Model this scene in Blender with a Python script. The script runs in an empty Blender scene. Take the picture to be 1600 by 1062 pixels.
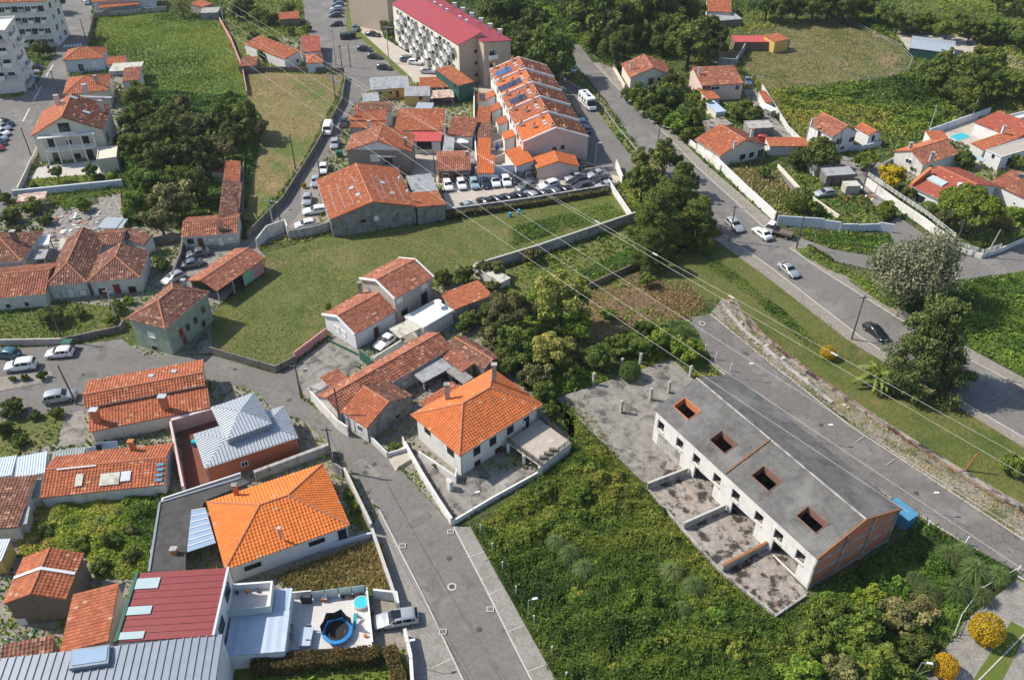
import bpy, math, random
import numpy as np
from mathutils import Vector, Matrix
random.seed(7); rng = np.random.default_rng(7)
sc = bpy.context.scene; COL = sc.collection
# ---------------------------------------------------------------- camera
F, CX, CY, PITCH, CAMH = 1320.0, 800.0, 531.0, math.radians(37.5), 80.0
cd = bpy.data.cameras.new('camera'); cam = bpy.data.objects.new('camera', cd); COL.objects.link(cam)
cam.location = (0, 0, CAMH); cam.rotation_euler = (math.pi/2-PITCH, 0, 0)
cd.sensor_width = 36; cd.lens = F*36/1600; cd.clip_end = 6000; cd.clip_start = .5
sc.camera = cam
# ---------------------------------------------------------------- sky, sun, exposure
SUN_EL = math.radians(45); SUN_AZ = math.atan2(-.972, .235)
w = bpy.data.worlds.new('World'); sc.world = w; w.use_nodes = True
nt = w.node_tree; sky = nt.nodes.new('ShaderNodeTexSky'); sky.sky_type = 'NISHITA'; sky.sun_disc = False
sky.sun_elevation = SUN_EL; sky.sun_rotation = SUN_AZ; sky.altitude = 50
nt.links.new(sky.outputs[0], nt.nodes['Background'].inputs[0]); nt.nodes['Background'].inputs[1].default_value = .14
sd = bpy.data.lights.new('sun', 'SUN'); sd.energy = 4.6; sd.angle = math.radians(.53); sd.color = (1, .925, .81)
so = bpy.data.objects.new('sun', sd); COL.objects.link(so)
sdir = Vector((math.cos(SUN_EL)*math.sin(SUN_AZ), math.cos(SUN_EL)*math.cos(SUN_AZ), math.sin(SUN_EL)))
so.rotation_euler = (-sdir).to_track_quat('-Z', 'Y').to_euler(); so.location = (-100, 100, 150)
sc.view_settings.view_transform = 'Standard'; sc.view_settings.look = 'None'
sc.view_settings.gamma = 1; sc.view_settings.use_curve_mapping = False; sc.view_settings.exposure = .35
# ---------------------------------------------------------------- pixel -> place
_c, _s = math.cos(PITCH), math.sin(PITCH)
def ray(x, y):
    X = (x-CX)/F; Y = -(y-CY)/F
    return Vector((X, _c+Y*_s, -_s+Y*_c))
def G(x, y, z=0.0):
    r = ray(x, y); return Vector((0, 0, CAMH)) + r*((z-CAMH)/r.z)
def pxm(y): return _c*(y+482)/CAMH          # pixels per metre seen at image row y
def on_plane(px, p0, n):
    r = ray(*px); o = Vector((0, 0, CAMH)); return o + r*((p0-o).dot(n)/r.dot(n))
def ipx(p, n=2): return [G(a, b) for a, b in p]
# ---------------------------------------------------------------- materials
MATS = {}
def mk(name, c1, c2=None, scale=3, rough=.8, bump=0, bs=15, c3=None, s3=.3, t3=(.5, .62), metal=0, spec=.3, tile=0, streak=0, crack=0, c4=None, s4=.08, t4=(.45, .6), attr=None, trans=0, brick=None):
    m = bpy.data.materials.new(name); m.use_nodes = True; t = m.node_tree; N = t.nodes; L = t.links
    b = N['Principled BSDF']; b.inputs['Roughness'].default_value = rough; b.inputs['Metallic'].default_value = metal
    b.inputs['Specular IOR Level'].default_value = spec
    tc = N.new('ShaderNodeTexCoord')
    def noise(s, det=5, vec=None, ro=.6):
        n = N.new('ShaderNodeTexNoise'); n.inputs['Scale'].default_value = s; n.inputs['Detail'].default_value = det
        n.inputs['Roughness'].default_value = ro; L.new(vec or tc.outputs['Object'], n.inputs['Vector']); return n
    def ramp(src, a, bb):
        r = N.new('ShaderNodeMapRange'); r.inputs[1].default_value = a; r.inputs[2].default_value = bb; L.new(src, r.inputs[0]); return r.outputs[0]
    def mix(f, a, bcol, blend='MIX'):
        x = N.new('ShaderNodeMix'); x.data_type = 'RGBA'; x.blend_type = blend
        if isinstance(f, float): x.inputs[0].default_value = f
        else: L.new(f, x.inputs[0])
        for v, i in ((a, 6), (bcol, 7)):
            if isinstance(v, tuple): x.inputs[i].default_value = (*v, 1)
            else: L.new(v, x.inputs[i])
        return x.outputs[2]
    col = c1
    if attr:
        at = N.new('ShaderNodeAttribute'); at.attribute_name = 't'
        r = N.new('ShaderNodeValToRGB'); e = r.color_ramp.elements
        e[0].color = (*attr[0], 1); e[1].color = (*attr[-1], 1)
        for i, cc in enumerate(attr[1:-1]):
            k = e.new((i+1)/(len(attr)-1)); k.color = (*cc, 1)
        L.new(at.outputs['Fac'], r.inputs[0]); col = r.outputs[0]
        oi = N.new('ShaderNodeObjectInfo'); hs = N.new('ShaderNodeHueSaturation')
        L.new(col, hs.inputs['Color']); L.new(ramp(oi.outputs['Random'], -.75, 1.9), hs.inputs['Value'])
        hs.inputs['Value'].default_value = 1
        mr = N.new('ShaderNodeMapRange'); mr.inputs[3].default_value = .72; mr.inputs[4].default_value = 1.22
        L.new(oi.outputs['Random'], mr.inputs[0]); L.new(mr.outputs[0], hs.inputs['Value'])
        mh = N.new('ShaderNodeMapRange'); mh.inputs[3].default_value = .485; mh.inputs[4].default_value = .512
        wn = N.new('ShaderNodeTexWhiteNoise'); wn.noise_dimensions = '1D'; L.new(oi.outputs['Random'], wn.inputs['W'])
        L.new(wn.outputs['Value'], mh.inputs[0]); L.new(mh.outputs[0], hs.inputs['Hue'])
        col = hs.outputs[0]
    if c2: col = mix(ramp(noise(scale).outputs[0], .35, .65), col, c2)
    if brick:
        br = N.new('ShaderNodeTexBrick'); br.inputs['Scale'].default_value = 1
        br.inputs['Brick Width'].default_value = brick[0]; br.inputs['Row Height'].default_value = brick[1]
        br.inputs['Mortar Size'].default_value = brick[2]; br.inputs['Color1'].default_value = (*c1, 1); br.inputs['Color2'].default_value = (*c2, 1)
        br.inputs['Mortar'].default_value = (*brick[3], 1)
        L.new(tc.outputs['UV'], br.inputs['Vector']); col = br.outputs[0]
    if tile:
        vm = N.new('ShaderNodeVectorMath'); vm.operation = 'FLOOR'; L.new(tc.outputs['UV'], vm.inputs[0])
        wn = N.new('ShaderNodeTexWhiteNoise'); wn.noise_dimensions = '2D'; L.new(vm.outputs[0], wn.inputs['Vector'])
        hs = N.new('ShaderNodeHueSaturation'); mr = N.new('ShaderNodeMapRange')
        mr.inputs[3].default_value = 1-tile; mr.inputs[4].default_value = 1+tile
        L.new(wn.outputs['Value'], mr.inputs[0]); L.new(mr.outputs[0], hs.inputs['Value'])
        if isinstance(col, tuple): hs.inputs['Color'].default_value = (*col, 1)
        else: L.new(col, hs.inputs['Color'])
        col = hs.outputs[0]
        gt = N.new('ShaderNodeMath'); gt.operation = 'GREATER_THAN'; gt.inputs[1].default_value = 1-tile*.22; wn2 = N.new('ShaderNodeTexWhiteNoise'); wn2.noise_dimensions = '3D'
        vq = N.new('ShaderNodeVectorMath'); vq.inputs[1].default_value = (3.1, 7.7, 1.3); L.new(vm.outputs[0], vq.inputs[0]); L.new(vq.outputs[0], wn2.inputs['Vector']); L.new(wn2.outputs['Value'], gt.inputs[0])
        col = mix(gt.outputs[0], col, (.5, .3, .19))
        mp = N.new('ShaderNodeMapping'); mp.inputs['Scale'].default_value = (.55, .07, 1); L.new(tc.outputs['UV'], mp.inputs[0])
        f = ramp(noise(1.0, 6, mp.outputs[0], .65).outputs[0], .5, .74); mm = N.new('ShaderNodeMath'); mm.operation = 'MULTIPLY'; mm.inputs[1].default_value = min(.75, .25+tile*1.4); L.new(f, mm.inputs[0])
        col = mix(mm.outputs[0], col, (.12, .068, .048))
    if c3: col = mix(ramp(noise(s3, 8, ro=.68).outputs[0], *t3), col, c3)
    if c4: col = mix(ramp(noise(s4, 6, ro=.6).outputs[0], *t4), col, c4)
    if streak:
        mp = N.new('ShaderNodeMapping'); mp.inputs['Scale'].default_value = (1.6, 1.6, .22); L.new(tc.outputs['Object'], mp.inputs[0])
        n = noise(1.3, 7, mp.outputs[0], .7); f = ramp(n.outputs[0], .52, .78)
        mm = N.new('ShaderNodeMath'); mm.operation = 'MULTIPLY'; mm.inputs[1].default_value = streak; L.new(f, mm.inputs[0])
        col = mix(mm.outputs[0], col, (.09, .085, .075))
    if crack:
        vo = N.new('ShaderNodeTexVoronoi'); vo.feature = 'DISTANCE_TO_EDGE'; vo.inputs['Scale'].default_value = crack
        nd = noise(.6, 4); va = N.new('ShaderNodeVectorMath'); va.operation = 'SCALE'; va.inputs[3].default_value = 5
        L.new(nd.outputs[1], va.inputs[0]); vb = N.new('ShaderNodeVectorMath'); L.new(va.outputs[0], vb.inputs[0]); L.new(tc.outputs['Object'], vb.inputs[1])
        L.new(vb.outputs[0], vo.inputs['Vector'])
        f = ramp(vo.outputs['Distance'], .012, .004)
        mm = N.new('ShaderNodeMath'); mm.operation = 'MULTIPLY'; L.new(f, mm.inputs[0]); L.new(ramp(noise(.15, 2).outputs[0], .45, .6), mm.inputs[1])
        m2 = N.new('ShaderNodeMath'); m2.operation = 'MULTIPLY'; m2.inputs[1].default_value = .6; L.new(mm.outputs[0], m2.inputs[0])
        col = mix(m2.outputs[0], col, (.06, .06, .06))
    if isinstance(col, tuple): b.inputs['Base Color'].default_value = (*col, 1)
    else: L.new(col, b.inputs['Base Color'])
    if bump:
        n = noise(bs, 4); bp = N.new('ShaderNodeBump'); bp.inputs['Strength'].default_value = bump; bp.inputs['Distance'].default_value = .08
        L.new(n.outputs[0], bp.inputs['Height']); L.new(bp.outputs[0], b.inputs['Normal'])
    if trans:
        tr = N.new('ShaderNodeBsdfTranslucent'); ms = N.new('ShaderNodeMixShader'); ms.inputs[0].default_value = trans
        if isinstance(col, tuple): tr.inputs[0].default_value = (*col, 1)
        else: L.new(col, tr.inputs[0])
        L.new(b.outputs[0], ms.inputs[1]); L.new(tr.outputs[0], ms.inputs[2]); L.new(ms.outputs[0], N['Material Output'].inputs[0])
    MATS[name] = m; return m
def M(n): return MATS[n] if isinstance(n, str) else n
# roofs
mk('tile_new', (.58, .172, .055), (.48, .138, .046), 1.2, .75, tile=.1, c3=(.40, .125, .045), s3=.8, t3=(.6, .8), spec=.2)
mk('tile_lumin', (.72, .21, .048), (.63, .175, .042), 1.2, .75, tile=.07, spec=.2, c3=(.5, .17, .05), s3=.5, t3=(.58, .8))
mk('tile_old', (.36, .142, .088), (.255, .1, .066), 2.2, .85, tile=.28, c3=(.16, .075, .052), s3=.9, t3=(.5, .72), spec=.15, c4=(.5, .23, .13), s4=.35, t4=(.55, .75))
mk('tile_worn', (.27, .128, .092), (.185, .088, .067), 3, .9, tile=.35, c3=(.13, .085, .06), s3=1.6, t3=(.48, .68), spec=.12, c4=(.42, .25, .17), s4=.6, t4=(.56, .72))
mk('tile_mid', (.45, .15, .072), (.34, .113, .058), 1.8, .8, tile=.2, c3=(.25, .085, .045), s3=.7, t3=(.52, .75), spec=.18)
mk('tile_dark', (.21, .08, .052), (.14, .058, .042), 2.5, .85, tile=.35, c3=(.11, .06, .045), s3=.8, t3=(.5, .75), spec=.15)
mk('tile_red', (.42, .115, .07), (.35, .10, .06), 1.2, .7, tile=.1, c3=(.33, .08, .05), s3=.6, t3=(.56, .8))
mk('ridge', (.50, .20, .11), (.36, .14, .08), 4, .85)
mk('red_sheet', (.33, .052, .062), (.28, .045, .055), .8, .5, spec=.3)
mk('red_panel', (.24, .045, .045), (.215, .04, .04), 1.2, .45, spec=.35)
mk('awning_red', (.50, .09, .085), (.4, .075, .07), 2, .6)
mk('zinc', (.43, .465, .50), (.38, .415, .45), 1, .42, metal=.25, spec=.5)
mk('zinc_dark', (.23, .265, .31), (.2, .235, .275), 1, .45, metal=.2, spec=.5)
mk('sheet_grey', (.36, .37, .38), (.26, .27, .28), 1.5, .6, c3=(.2, .19, .18), s3=.6)
mk('sheet_green', (.24, .29, .27), (.18, .22, .21), 2, .5)
mk('sheet_pale', (.56, .54, .46), (.44, .43, .36), 2, .6, c3=(.3, .28, .22), s3=.8)
mk('sheet_blue', (.42, .50, .60), (.36, .44, .55), 1, .4, spec=.5)
mk('sheet_rust', (.40, .22, .15), (.6, .55, .5), 1.2, .8, c3=(.22, .10, .06), s3=.9)
mk('fibre_grey', (.165, .16, .152), (.12, .117, .112), 1.4, .92, bump=.2, bs=9, c3=(.085, .083, .08), s3=.5, t3=(.5, .7), c4=(.21, .205, .195), s4=.18, t4=(.5, .65), spec=.1)
mk('membrane', (.055, .054, .052), (.085, .082, .08), 1.2, .9, c3=(.13, .125, .12), s3=.8, t3=(.6, .75))
# walls
mk('white', (.68, .665, .63), (.6, .585, .555), .8, .85, streak=.4, c3=(.45, .43, .4), s3=.35, t3=(.56, .75))
mk('white_old', (.62, .61, .58), (.5, .49, .46), 1.2, .9, streak=.65, c3=(.3, .29, .27), s3=.7, t3=(.58, .74))
mk('white_clean', (.66, .665, .665), (.61, .615, .62), .8, .7, streak=.18)
mk('cream', (.66, .61, .51), (.6, .55, .46), .8, .85, streak=.2)
mk('bluewhite', (.56, .60, .66), (.5, .54, .6), .8, .85, streak=.3)
mk('pinkish', (.60, .46, .42), (.55, .42, .38), .8, .85, streak=.15)
mk('tan', (.49, .40, .31), (.45, .365, .28), .8, .85, streak=.12)
mk('beige', (.42, .385, .33), (.36, .33, .29), 1, .85, streak=.25)
mk('brownish', (.30, .245, .20), (.26, .21, .175), 1, .85, streak=.2)
mk('yellow_wall', (.62, .42, .13), (.55, .37, .12), 1, .85, streak=.2)
mk('green_wall', (.28, .34, .26), (.22, .28, .215), .9, .85, streak=.5)
mk('green_dark', (.025, .10, .08), (.02, .08, .065), 1, .7)
mk('green_paint', (.27, .5, .3), (.23, .44, .27), 1, .8)
mk('pink_paint', (.58, .27, .26), (.5, .24, .23), 1, .8, streak=.2)
mk('concrete', (.42, .4, .37), (.31, .295, .275), 1.2, .9, bump=.15, streak=.45, c3=(.19, .18, .17), s3=.6)
mk('concrete_dark', (.30, .29, .275), (.19, .187, .18), 1.1, .92, bump=.2, streak=.6, c3=(.11, .11, .105), s3=.7, t3=(.5, .66))
mk('stone', (.22, .20, .175), (.13, .12, .105), 3.5, .95, bump=.5, bs=5, c3=(.08, .075, .065), s3=1, t3=(.5, .65))
mk('stone_brown', (.20, .155, .12), (.13, .10, .08), 3, .95, bump=.4, bs=6)
mk('brick_orange', (.46, .13, .06), (.37, .10, .05), 2, .85, tile=0)
mk('brick_infill', (.58, .2, .10), (.47, .16, .08), 2, .9, brick=(.3, .2, .012, (.26, .2, .16)))
mk('brick_fine', (.43, .13, .065), (.36, .105, .05), 2, .85, brick=(.24, .075, .006, (.3, .13, .08)))
mk('wood_brown', (.22, .10, .04), (.16, .07, .03), 4, .7)
mk('rust', (.34, .14, .05), (.22, .09, .035), 5, .9)
# details
mk('frame_white', (.8, .8, .78), rough=.5)
mk('frame_dark', (.05, .05, .055), rough=.5)
mk('frame_stone', (.32, .3, .27), (.24, .23, .2), 4, .9)
mk('shutter', (.72, .71, .68), (.66, .65, .62), 2, .6)
mk('door_red', (.25, .03, .025), (.2, .025, .02), 3, .6)
mk('door_brown', (.15, .06, .03), (.11, .045, .025), 3, .6)
mk('door_green', (.03, .12, .08), (.025, .10, .065), 3, .6)
mk('door_grey', (.4, .41, .42), (.34, .35, .36), 3, .6)
mk('glass', (.02, .025, .03), rough=.08, spec=.6)
mk('glass_blue', (.30, .40, .52), (.26, .36, .48), .6, .12, spec=.7)
mk('glass_pale', (.42, .52, .52), (.38, .48, .49), .6, .15, spec=.6)
mk('dark_void', (.02, .02, .02), rough=1)
mk('solar', (.025, .04, .075), (.02, .032, .06), 3, .15, spec=.7)
mk('solar_blue', (.05, .13, .30), (.04, .11, .26), 3, .15, spec=.7)
mk('metal', (.5, .5, .5), rough=.35, metal=.8)
mk('galv', (.55, .56, .57), (.45, .46, .47), 5, .45, metal=.5)
mk('rail_white', (.7, .7, .68), rough=.5)
mk('rail_black', (.03, .032, .035), rough=.45)
mk('wood_pole', (.13, .105, .085), (.085, .07, .06), 6, .9)
mk('conc_pole', (.42, .41, .39), (.36, .35, .33), 4, .9)
mk('wire', (.5, .48, .45), rough=.45)
mk('wire_black', (.03, .03, .03), rough=.7)
mk('blue_plastic', (.02, .22, .55), rough=.4)
mk('teal_plastic', (.02, .4, .5), rough=.4)
mk('blue_sheet', (.08, .27, .42), (.065, .22, .36), 2, .45)
mk('pool_water', (.06, .50, .60), (.05, .45, .56), 1, .05, spec=.6)
mk('cloth_white', (.75, .75, .76), rough=.9)
mk('cloth_blue', (.03, .16, .42), rough=.9)
mk('terracotta', (.45, .16, .07), rough=.9)
mk('skin', (.45, .26, .18), rough=.6)
mk('black_mesh', (.02, .02, .022), rough=.8)
mk('cob_net', (.05, .05, .05), rough=.9)
# ground
GR = dict(rough=.95, spec=.1)
mk('asphalt', (.185, .176, .165), (.15, .143, .134), 1.5, .9, bump=.12, bs=25, c3=(.215, .204, .19), s3=.12, t3=(.5, .62), crack=.12, c4=(.12, .118, .115), s4=.22, t4=(.58, .68), spec=.2)
mk('asphalt_old', (.185, .175, .161), (.145, .138, .128), 2, .95, bump=.2, bs=20, c3=(.225, .21, .19), s3=.15, t3=(.5, .65), crack=.2, c4=(.13, .127, .12), s4=.3, t4=(.55, .66), spec=.15)
mk('asphalt_priv', (.175, .16, .15), (.14, .128, .12), 1.5, .95, bump=.15, bs=20, c3=(.205, .19, .177), s3=.2, crack=.14, c4=(.13, .122, .116), s4=.3, t4=(.56, .68), spec=.15)
mk('paving', (.29, .26, .22), (.205, .185, .158), 2.5, .95, bump=.2, bs=12, c3=(.19, .18, .155), s3=.7, t3=(.52, .68), crack=.3)
mk('paving_pale', (.46, .41, .345), (.40, .355, .30), 1.2, .92, c3=(.32, .285, .25), s3=.25, t3=(.5, .66), c4=(.52, .47, .40), s4=.5, t4=(.55, .7))
mk('cobble', (.36, .335, .3), (.16, .15, .135), 9, .95, bump=.6, bs=9, c3=(.20, .19, .165), s3=.5)
mk('conc_floor', (.28, .26, .232), (.18, .168, .15), .9, .95, bump=.12, c3=(.085, .08, .073), s3=.4, t3=(.5, .6), c4=(.37, .345, .31), s4=.22, t4=(.56, .72), crack=.25)
mk('conc_stain', (.35, .31, .275), (.22, .2, .18), 1.6, .97, bump=.15, c3=(.045, .038, .033), s3=.6, t3=(.49, .57), c4=(.3, .22, .17), s4=.5, t4=(.56, .7))
mk('terrace_tile', (.56, .54, .51), (.52, .50, .475), .6, .7)
mk('patio', (.5, .47, .43), (.42, .4, .37), 1, .85)
mk('red_paving', (.19, .075, .05), (.14, .06, .045), 2, .9)
mk('kerb', (.5, .475, .43), (.4, .385, .355), 3, .9)
mk('paint', (.72, .71, .68), (.55, .54, .52), 5, .8)
mk('iron', (.10, .07, .055), (.07, .055, .045), 6, .8)
mk('soil', (.21, .125, .078), (.135, .08, .052), 1.4, .97, bump=.9, bs=3, c3=(.10, .115, .035), s3=.25, t3=(.5, .66), c4=(.29, .2, .12), s4=.12, t4=(.52, .68))
mk('soil_pale', (.40, .28, .18), (.33, .225, .145), 1.5, .97, bump=.3, bs=5)
mk('ground', (.06, .08, .026), (.10, .105, .045), .5, .97, bump=.8, bs=2, c3=(.10, .095, .04), s3=.09, t3=(.5, .65), c4=(.028, .05, .012), s4=.18, t4=(.5, .62))
mk('field_green', (.10, .15, .032), (.135, .18, .042), .5, .97, bump=.8, bs=2.5, c3=(.05, .10, .018), s3=.16, t3=(.48, .66), c4=(.14, .16, .04), s4=.09, t4=(.52, .66))
mk('field_dry', (.24, .18, .085), (.17, .15, .06), .8, .97, bump=.7, bs=3, c3=(.085, .135, .025), s3=.06, t3=(.48, .6), c4=(.31, .235, .12), s4=.15, t4=(.55, .7))
mk('meadow', (.105, .128, .033), (.15, .152, .05), 1.1, .97, bump=1, bs=3, c3=(.075, .11, .025), s3=.2, t3=(.46, .64), c4=(.2, .165, .08), s4=.11, t4=(.52, .7))
mk('meadow_green', (.085, .12, .022), (.125, .15, .034), .9, .97, bump=1, bs=2.5, c3=(.055, .09, .018), s3=.3, t3=(.5, .66), c4=(.2, .17, .08), s4=.16, t4=(.56, .7))
mk('verge', (.09, .112, .026), (.13, .128, .038), 1.2, .97, bump=1, bs=3, c3=(.185, .14, .065), s3=.2, t3=(.55, .68), c4=(.06, .095, .018), s4=.12, t4=(.5, .64))
mk('field_olive', (.15, .14, .055), (.205, .165, .085), .6, .97, bump=1, bs=2, c3=(.08, .10, .03), s3=.16, t3=(.46, .62), c4=(.29, .2, .13), s4=.09, t4=(.53, .68))
mk('lawn', (.085, .125, .018), (.115, .14, .025), .9, .97, bump=.5, bs=6, c3=(.15, .14, .045), s3=.4, t3=(.55, .7))
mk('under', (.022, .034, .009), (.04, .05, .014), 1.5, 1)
# foliage (face attribute t picks the leaf colour)
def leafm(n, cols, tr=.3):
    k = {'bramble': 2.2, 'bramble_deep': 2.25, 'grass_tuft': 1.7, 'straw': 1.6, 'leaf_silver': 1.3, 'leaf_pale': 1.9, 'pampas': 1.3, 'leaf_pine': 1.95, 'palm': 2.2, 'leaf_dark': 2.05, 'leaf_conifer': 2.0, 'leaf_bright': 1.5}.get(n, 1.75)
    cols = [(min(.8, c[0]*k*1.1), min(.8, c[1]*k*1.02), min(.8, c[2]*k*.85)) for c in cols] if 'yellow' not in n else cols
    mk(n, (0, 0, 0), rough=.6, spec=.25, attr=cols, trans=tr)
leafm('leaf_dark', [(.014, .028, .006), (.028, .05, .010), (.05, .078, .016), (.08, .105, .026)])
leafm('leaf_mid', [(.02, .04, .008), (.042, .078, .013), (.075, .115, .02), (.12, .15, .032)])
leafm('leaf_olive', [(.035, .042, .016), (.065, .075, .028), (.10, .105, .045), (.15, .15, .07)])
leafm('leaf_bright', [(.035, .075, .008), (.07, .13, .014), (.12, .18, .022), (.19, .22, .04)])
leafm('leaf_pale', [(.06, .085, .018), (.13, .16, .035), (.22, .24, .065), (.32, .32, .12)])
leafm('leaf_silver', [(.07, .095, .05), (.115, .14, .085), (.175, .2, .135), (.27, .29, .21)], .2)
leafm('leaf_yellow', [(.10, .10, .01), (.45, .30, .01), (.66, .46, .012), (.72, .55, .03)])
leafm('leaf_pine', [(.012, .022, .008), (.024, .040, .012), (.042, .064, .018), (.066, .085, .028)], .12)
leafm('leaf_conifer', [(.022, .036, .009), (.042, .066, .014), (.066, .095, .019), (.095, .12, .027)], .18)
leafm('leaf_red', [(.022, .038, .010), (.045, .06, .018), (.085, .075, .03), (.16, .075, .04)])
leafm('bramble', [(.014, .036, .006), (.036, .078, .010), (.07, .118, .015), (.125, .16, .025), (.15, .145, .035)])
leafm('bramble_deep', [(.015, .038, .006), (.034, .075, .011), (.06, .11, .016), (.10, .15, .028)])
leafm('grass_tuft', [(.05, .08, .015), (.085, .11, .025), (.125, .13, .04), (.17, .15, .065)])
leafm('straw', [(.13, .11, .05), (.21, .175, .09), (.28, .235, .14), (.12, .14, .05)])
leafm('pampas', [(.035, .07, .02), (.07, .115, .036), (.115, .165, .06), (.17, .205, .095)], .2)
leafm('palm', [(.02, .045, .008), (.045, .08, .014), (.085, .12, .025), (.12, .14, .03)], .15)
mk('bark', (.10, .075, .05), (.06, .045, .032), 5, .95, bump=.4)
# ---------------------------------------------------------------- mesh helpers
def link(name, me, parent=None):
    o = bpy.data.objects.new(name, me); COL.objects.link(o)
    if parent is not None: o.parent = parent
    return o
def tag(o, label=None, cat=None, group=None, kind=None):
    if label: o['label'] = label
    if cat: o['category'] = cat
    if group: o['group'] = group
    if kind: o['kind'] = kind
    return o
def thing(name, loc, label, cat, group=None):
    o = link(name, None); o.location = loc; o.empty_display_size = .5
    return tag(o, label, cat, group)
def org(p):                                     # world origin of a part's coordinate frame
    v = Vector((0, 0, 0))
    while p is not None: v = v + p.location; p = p.parent
    return v
class MB:
    def __init__(s): s.v = []; s.f = []; s.uv = {}
    def poly(s, pts, uv=None):
        i = len(s.v); s.v += [Vector(p) for p in pts]; s.f.append(tuple(range(i, i+len(pts))))
        if uv: s.uv[len(s.f)-1] = uv
        return s
    def hexa(s, b, t):                          # bottom 4, top 4 (same order, counter-clockwise from above)
        i = len(s.v); s.v += [Vector(p) for p in b]+[Vector(p) for p in t]
        for q in ((3, 2, 1, 0), (4, 5, 6, 7), (0, 1, 5, 4), (1, 2, 6, 5), (2, 3, 7, 6), (3, 0, 4, 7)): s.f.append(tuple(i+k for k in q))
        return s
    def obox(s, c, ux, uy, uz, sx, sy, sz):     # oriented box, full sizes
        c = Vector(c); a = ux*sx/2; b = uy*sy/2; d = uz*sz/2
        bb = [c-a-b-d, c+a-b-d, c+a+b-d, c-a+b-d]; return s.hexa(bb, [p+2*d for p in bb])
    def box(s, x0, x1, y0, y1, z0, z1):
        return s.hexa([(x0, y0, z0), (x1, y0, z0), (x1, y1, z0), (x0, y1, z0)], [(x0, y0, z1), (x1, y0, z1), (x1, y1, z1), (x0, y1, z1)])
    def prism(s, pts, z0, z1):
        n = len(pts); i = len(s.v)
        s.v += [Vector((p[0], p[1], z0)) for p in pts]+[Vector((p[0], p[1], z1)) for p in pts]
        s.f.append(tuple(range(i+n, i+2*n))); s.f.append(tuple(range(i+n-1, i-1, -1)))
        for k in range(n): s.f.append((i+k, i+(k+1) % n, i+n+(k+1) % n, i+n+k))
        return s
    def slab(s, pts, th):                       # polygon thickened along its own normal, downwards
        pts = [Vector(p) for p in pts]; n = (pts[1]-pts[0]).cross(pts[2]-pts[0]).normalized()
        if n.z < 0: n = -n; pts = pts[::-1]
        k = len(pts); i = len(s.v); s.v += pts+[p-n*th for p in pts]
        s.f.append(tuple(range(i, i+k))); s.f.append(tuple(range(i+2*k-1, i+k-1, -1)))
        for j in range(k): s.f.append((i+j, i+k+j, i+k+(j+1) % k, i+(j+1) % k))
        return s
    def tube(s, pts, r, n=6, r2=None, cap=True):
        pts = [Vector(p) for p in pts]; m = len(pts); i0 = len(s.v)
        for k, p in enumerate(pts):
            d = (pts[min(k+1, m-1)]-pts[max(k-1, 0)]).normalized()
            a = d.orthogonal().normalized() if abs(d.z) > .9 else d.cross(Vector((0, 0, 1))).normalized(); b = d.cross(a)
            rr = r if r2 is None else r+(r2-r)*k/(m-1)
            s.v += [p+(a*math.cos(q*2*math.pi/n)+b*math.sin(q*2*math.pi/n))*rr for q in range(n)]
        for k in range(m-1):
            for q in range(n): s.f.append((i0+k*n+q, i0+k*n+(q+1) % n, i0+(k+1)*n+(q+1) % n, i0+(k+1)*n+q))
        if cap: s.f.append(tuple(i0+q for q in range(n))[::-1]); s.f.append(tuple(i0+(m-1)*n+q for q in range(n)))
        return s
    def lathe(s, c, prof, n=12):                # prof: (r, z)
        c = Vector(c); i0 = len(s.v)
        for r, z in prof: s.v += [c+Vector((r*math.cos(q*2*math.pi/n), r*math.sin(q*2*math.pi/n), z)) for q in range(n)]
        for k in range(len(prof)-1):
            for q in range(n): s.f.append((i0+k*n+q, i0+k*n+(q+1) % n, i0+(k+1)*n+(q+1) % n, i0+(k+1)*n+q))
        s.f.append(tuple(i0+q for q in range(n))[::-1]); s.f.append(tuple(i0+(len(prof)-1)*n+q for q in range(n)))
        return s
    def mesh(s, name, off=Vector((0, 0, 0)), smooth=False):
        me = bpy.data.meshes.new(name); me.from_pydata([tuple(p-off) for p in s.v], [], s.f)
        if s.uv:
            l = me.uv_layers.new(name='UVMap')
            for fi, u in s.uv.items():
                for k, li in enumerate(me.polygons[fi].loop_indices): l.data[li].uv = u[k]
        if smooth: me.polygons.foreach_set('use_smooth', [True]*len(me.polygons))
        me.update(); return me
    def ob(s, name, mat, parent=None, smooth=False):
        off = org(parent) if parent is not None else Vector((0, 0, 0))
        o = link(name, s.mesh(name, off, smooth), parent); o.data.materials.append(M(mat)); return o
    def solo(s, name, mat, label, cat, group=None, smooth=False):   # a top-level thing that is one mesh, origin at its base
        xs = [p.x for p in s.v]; ys = [p.y for p in s.v]; off = Vector(((min(xs)+max(xs))/2, (min(ys)+max(ys))/2, min(p.z for p in s.v)))
        o = link(name, s.mesh(name, off, smooth)); o.location = off; o.data.materials.append(M(mat)); return tag(o, label, cat, group)
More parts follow.
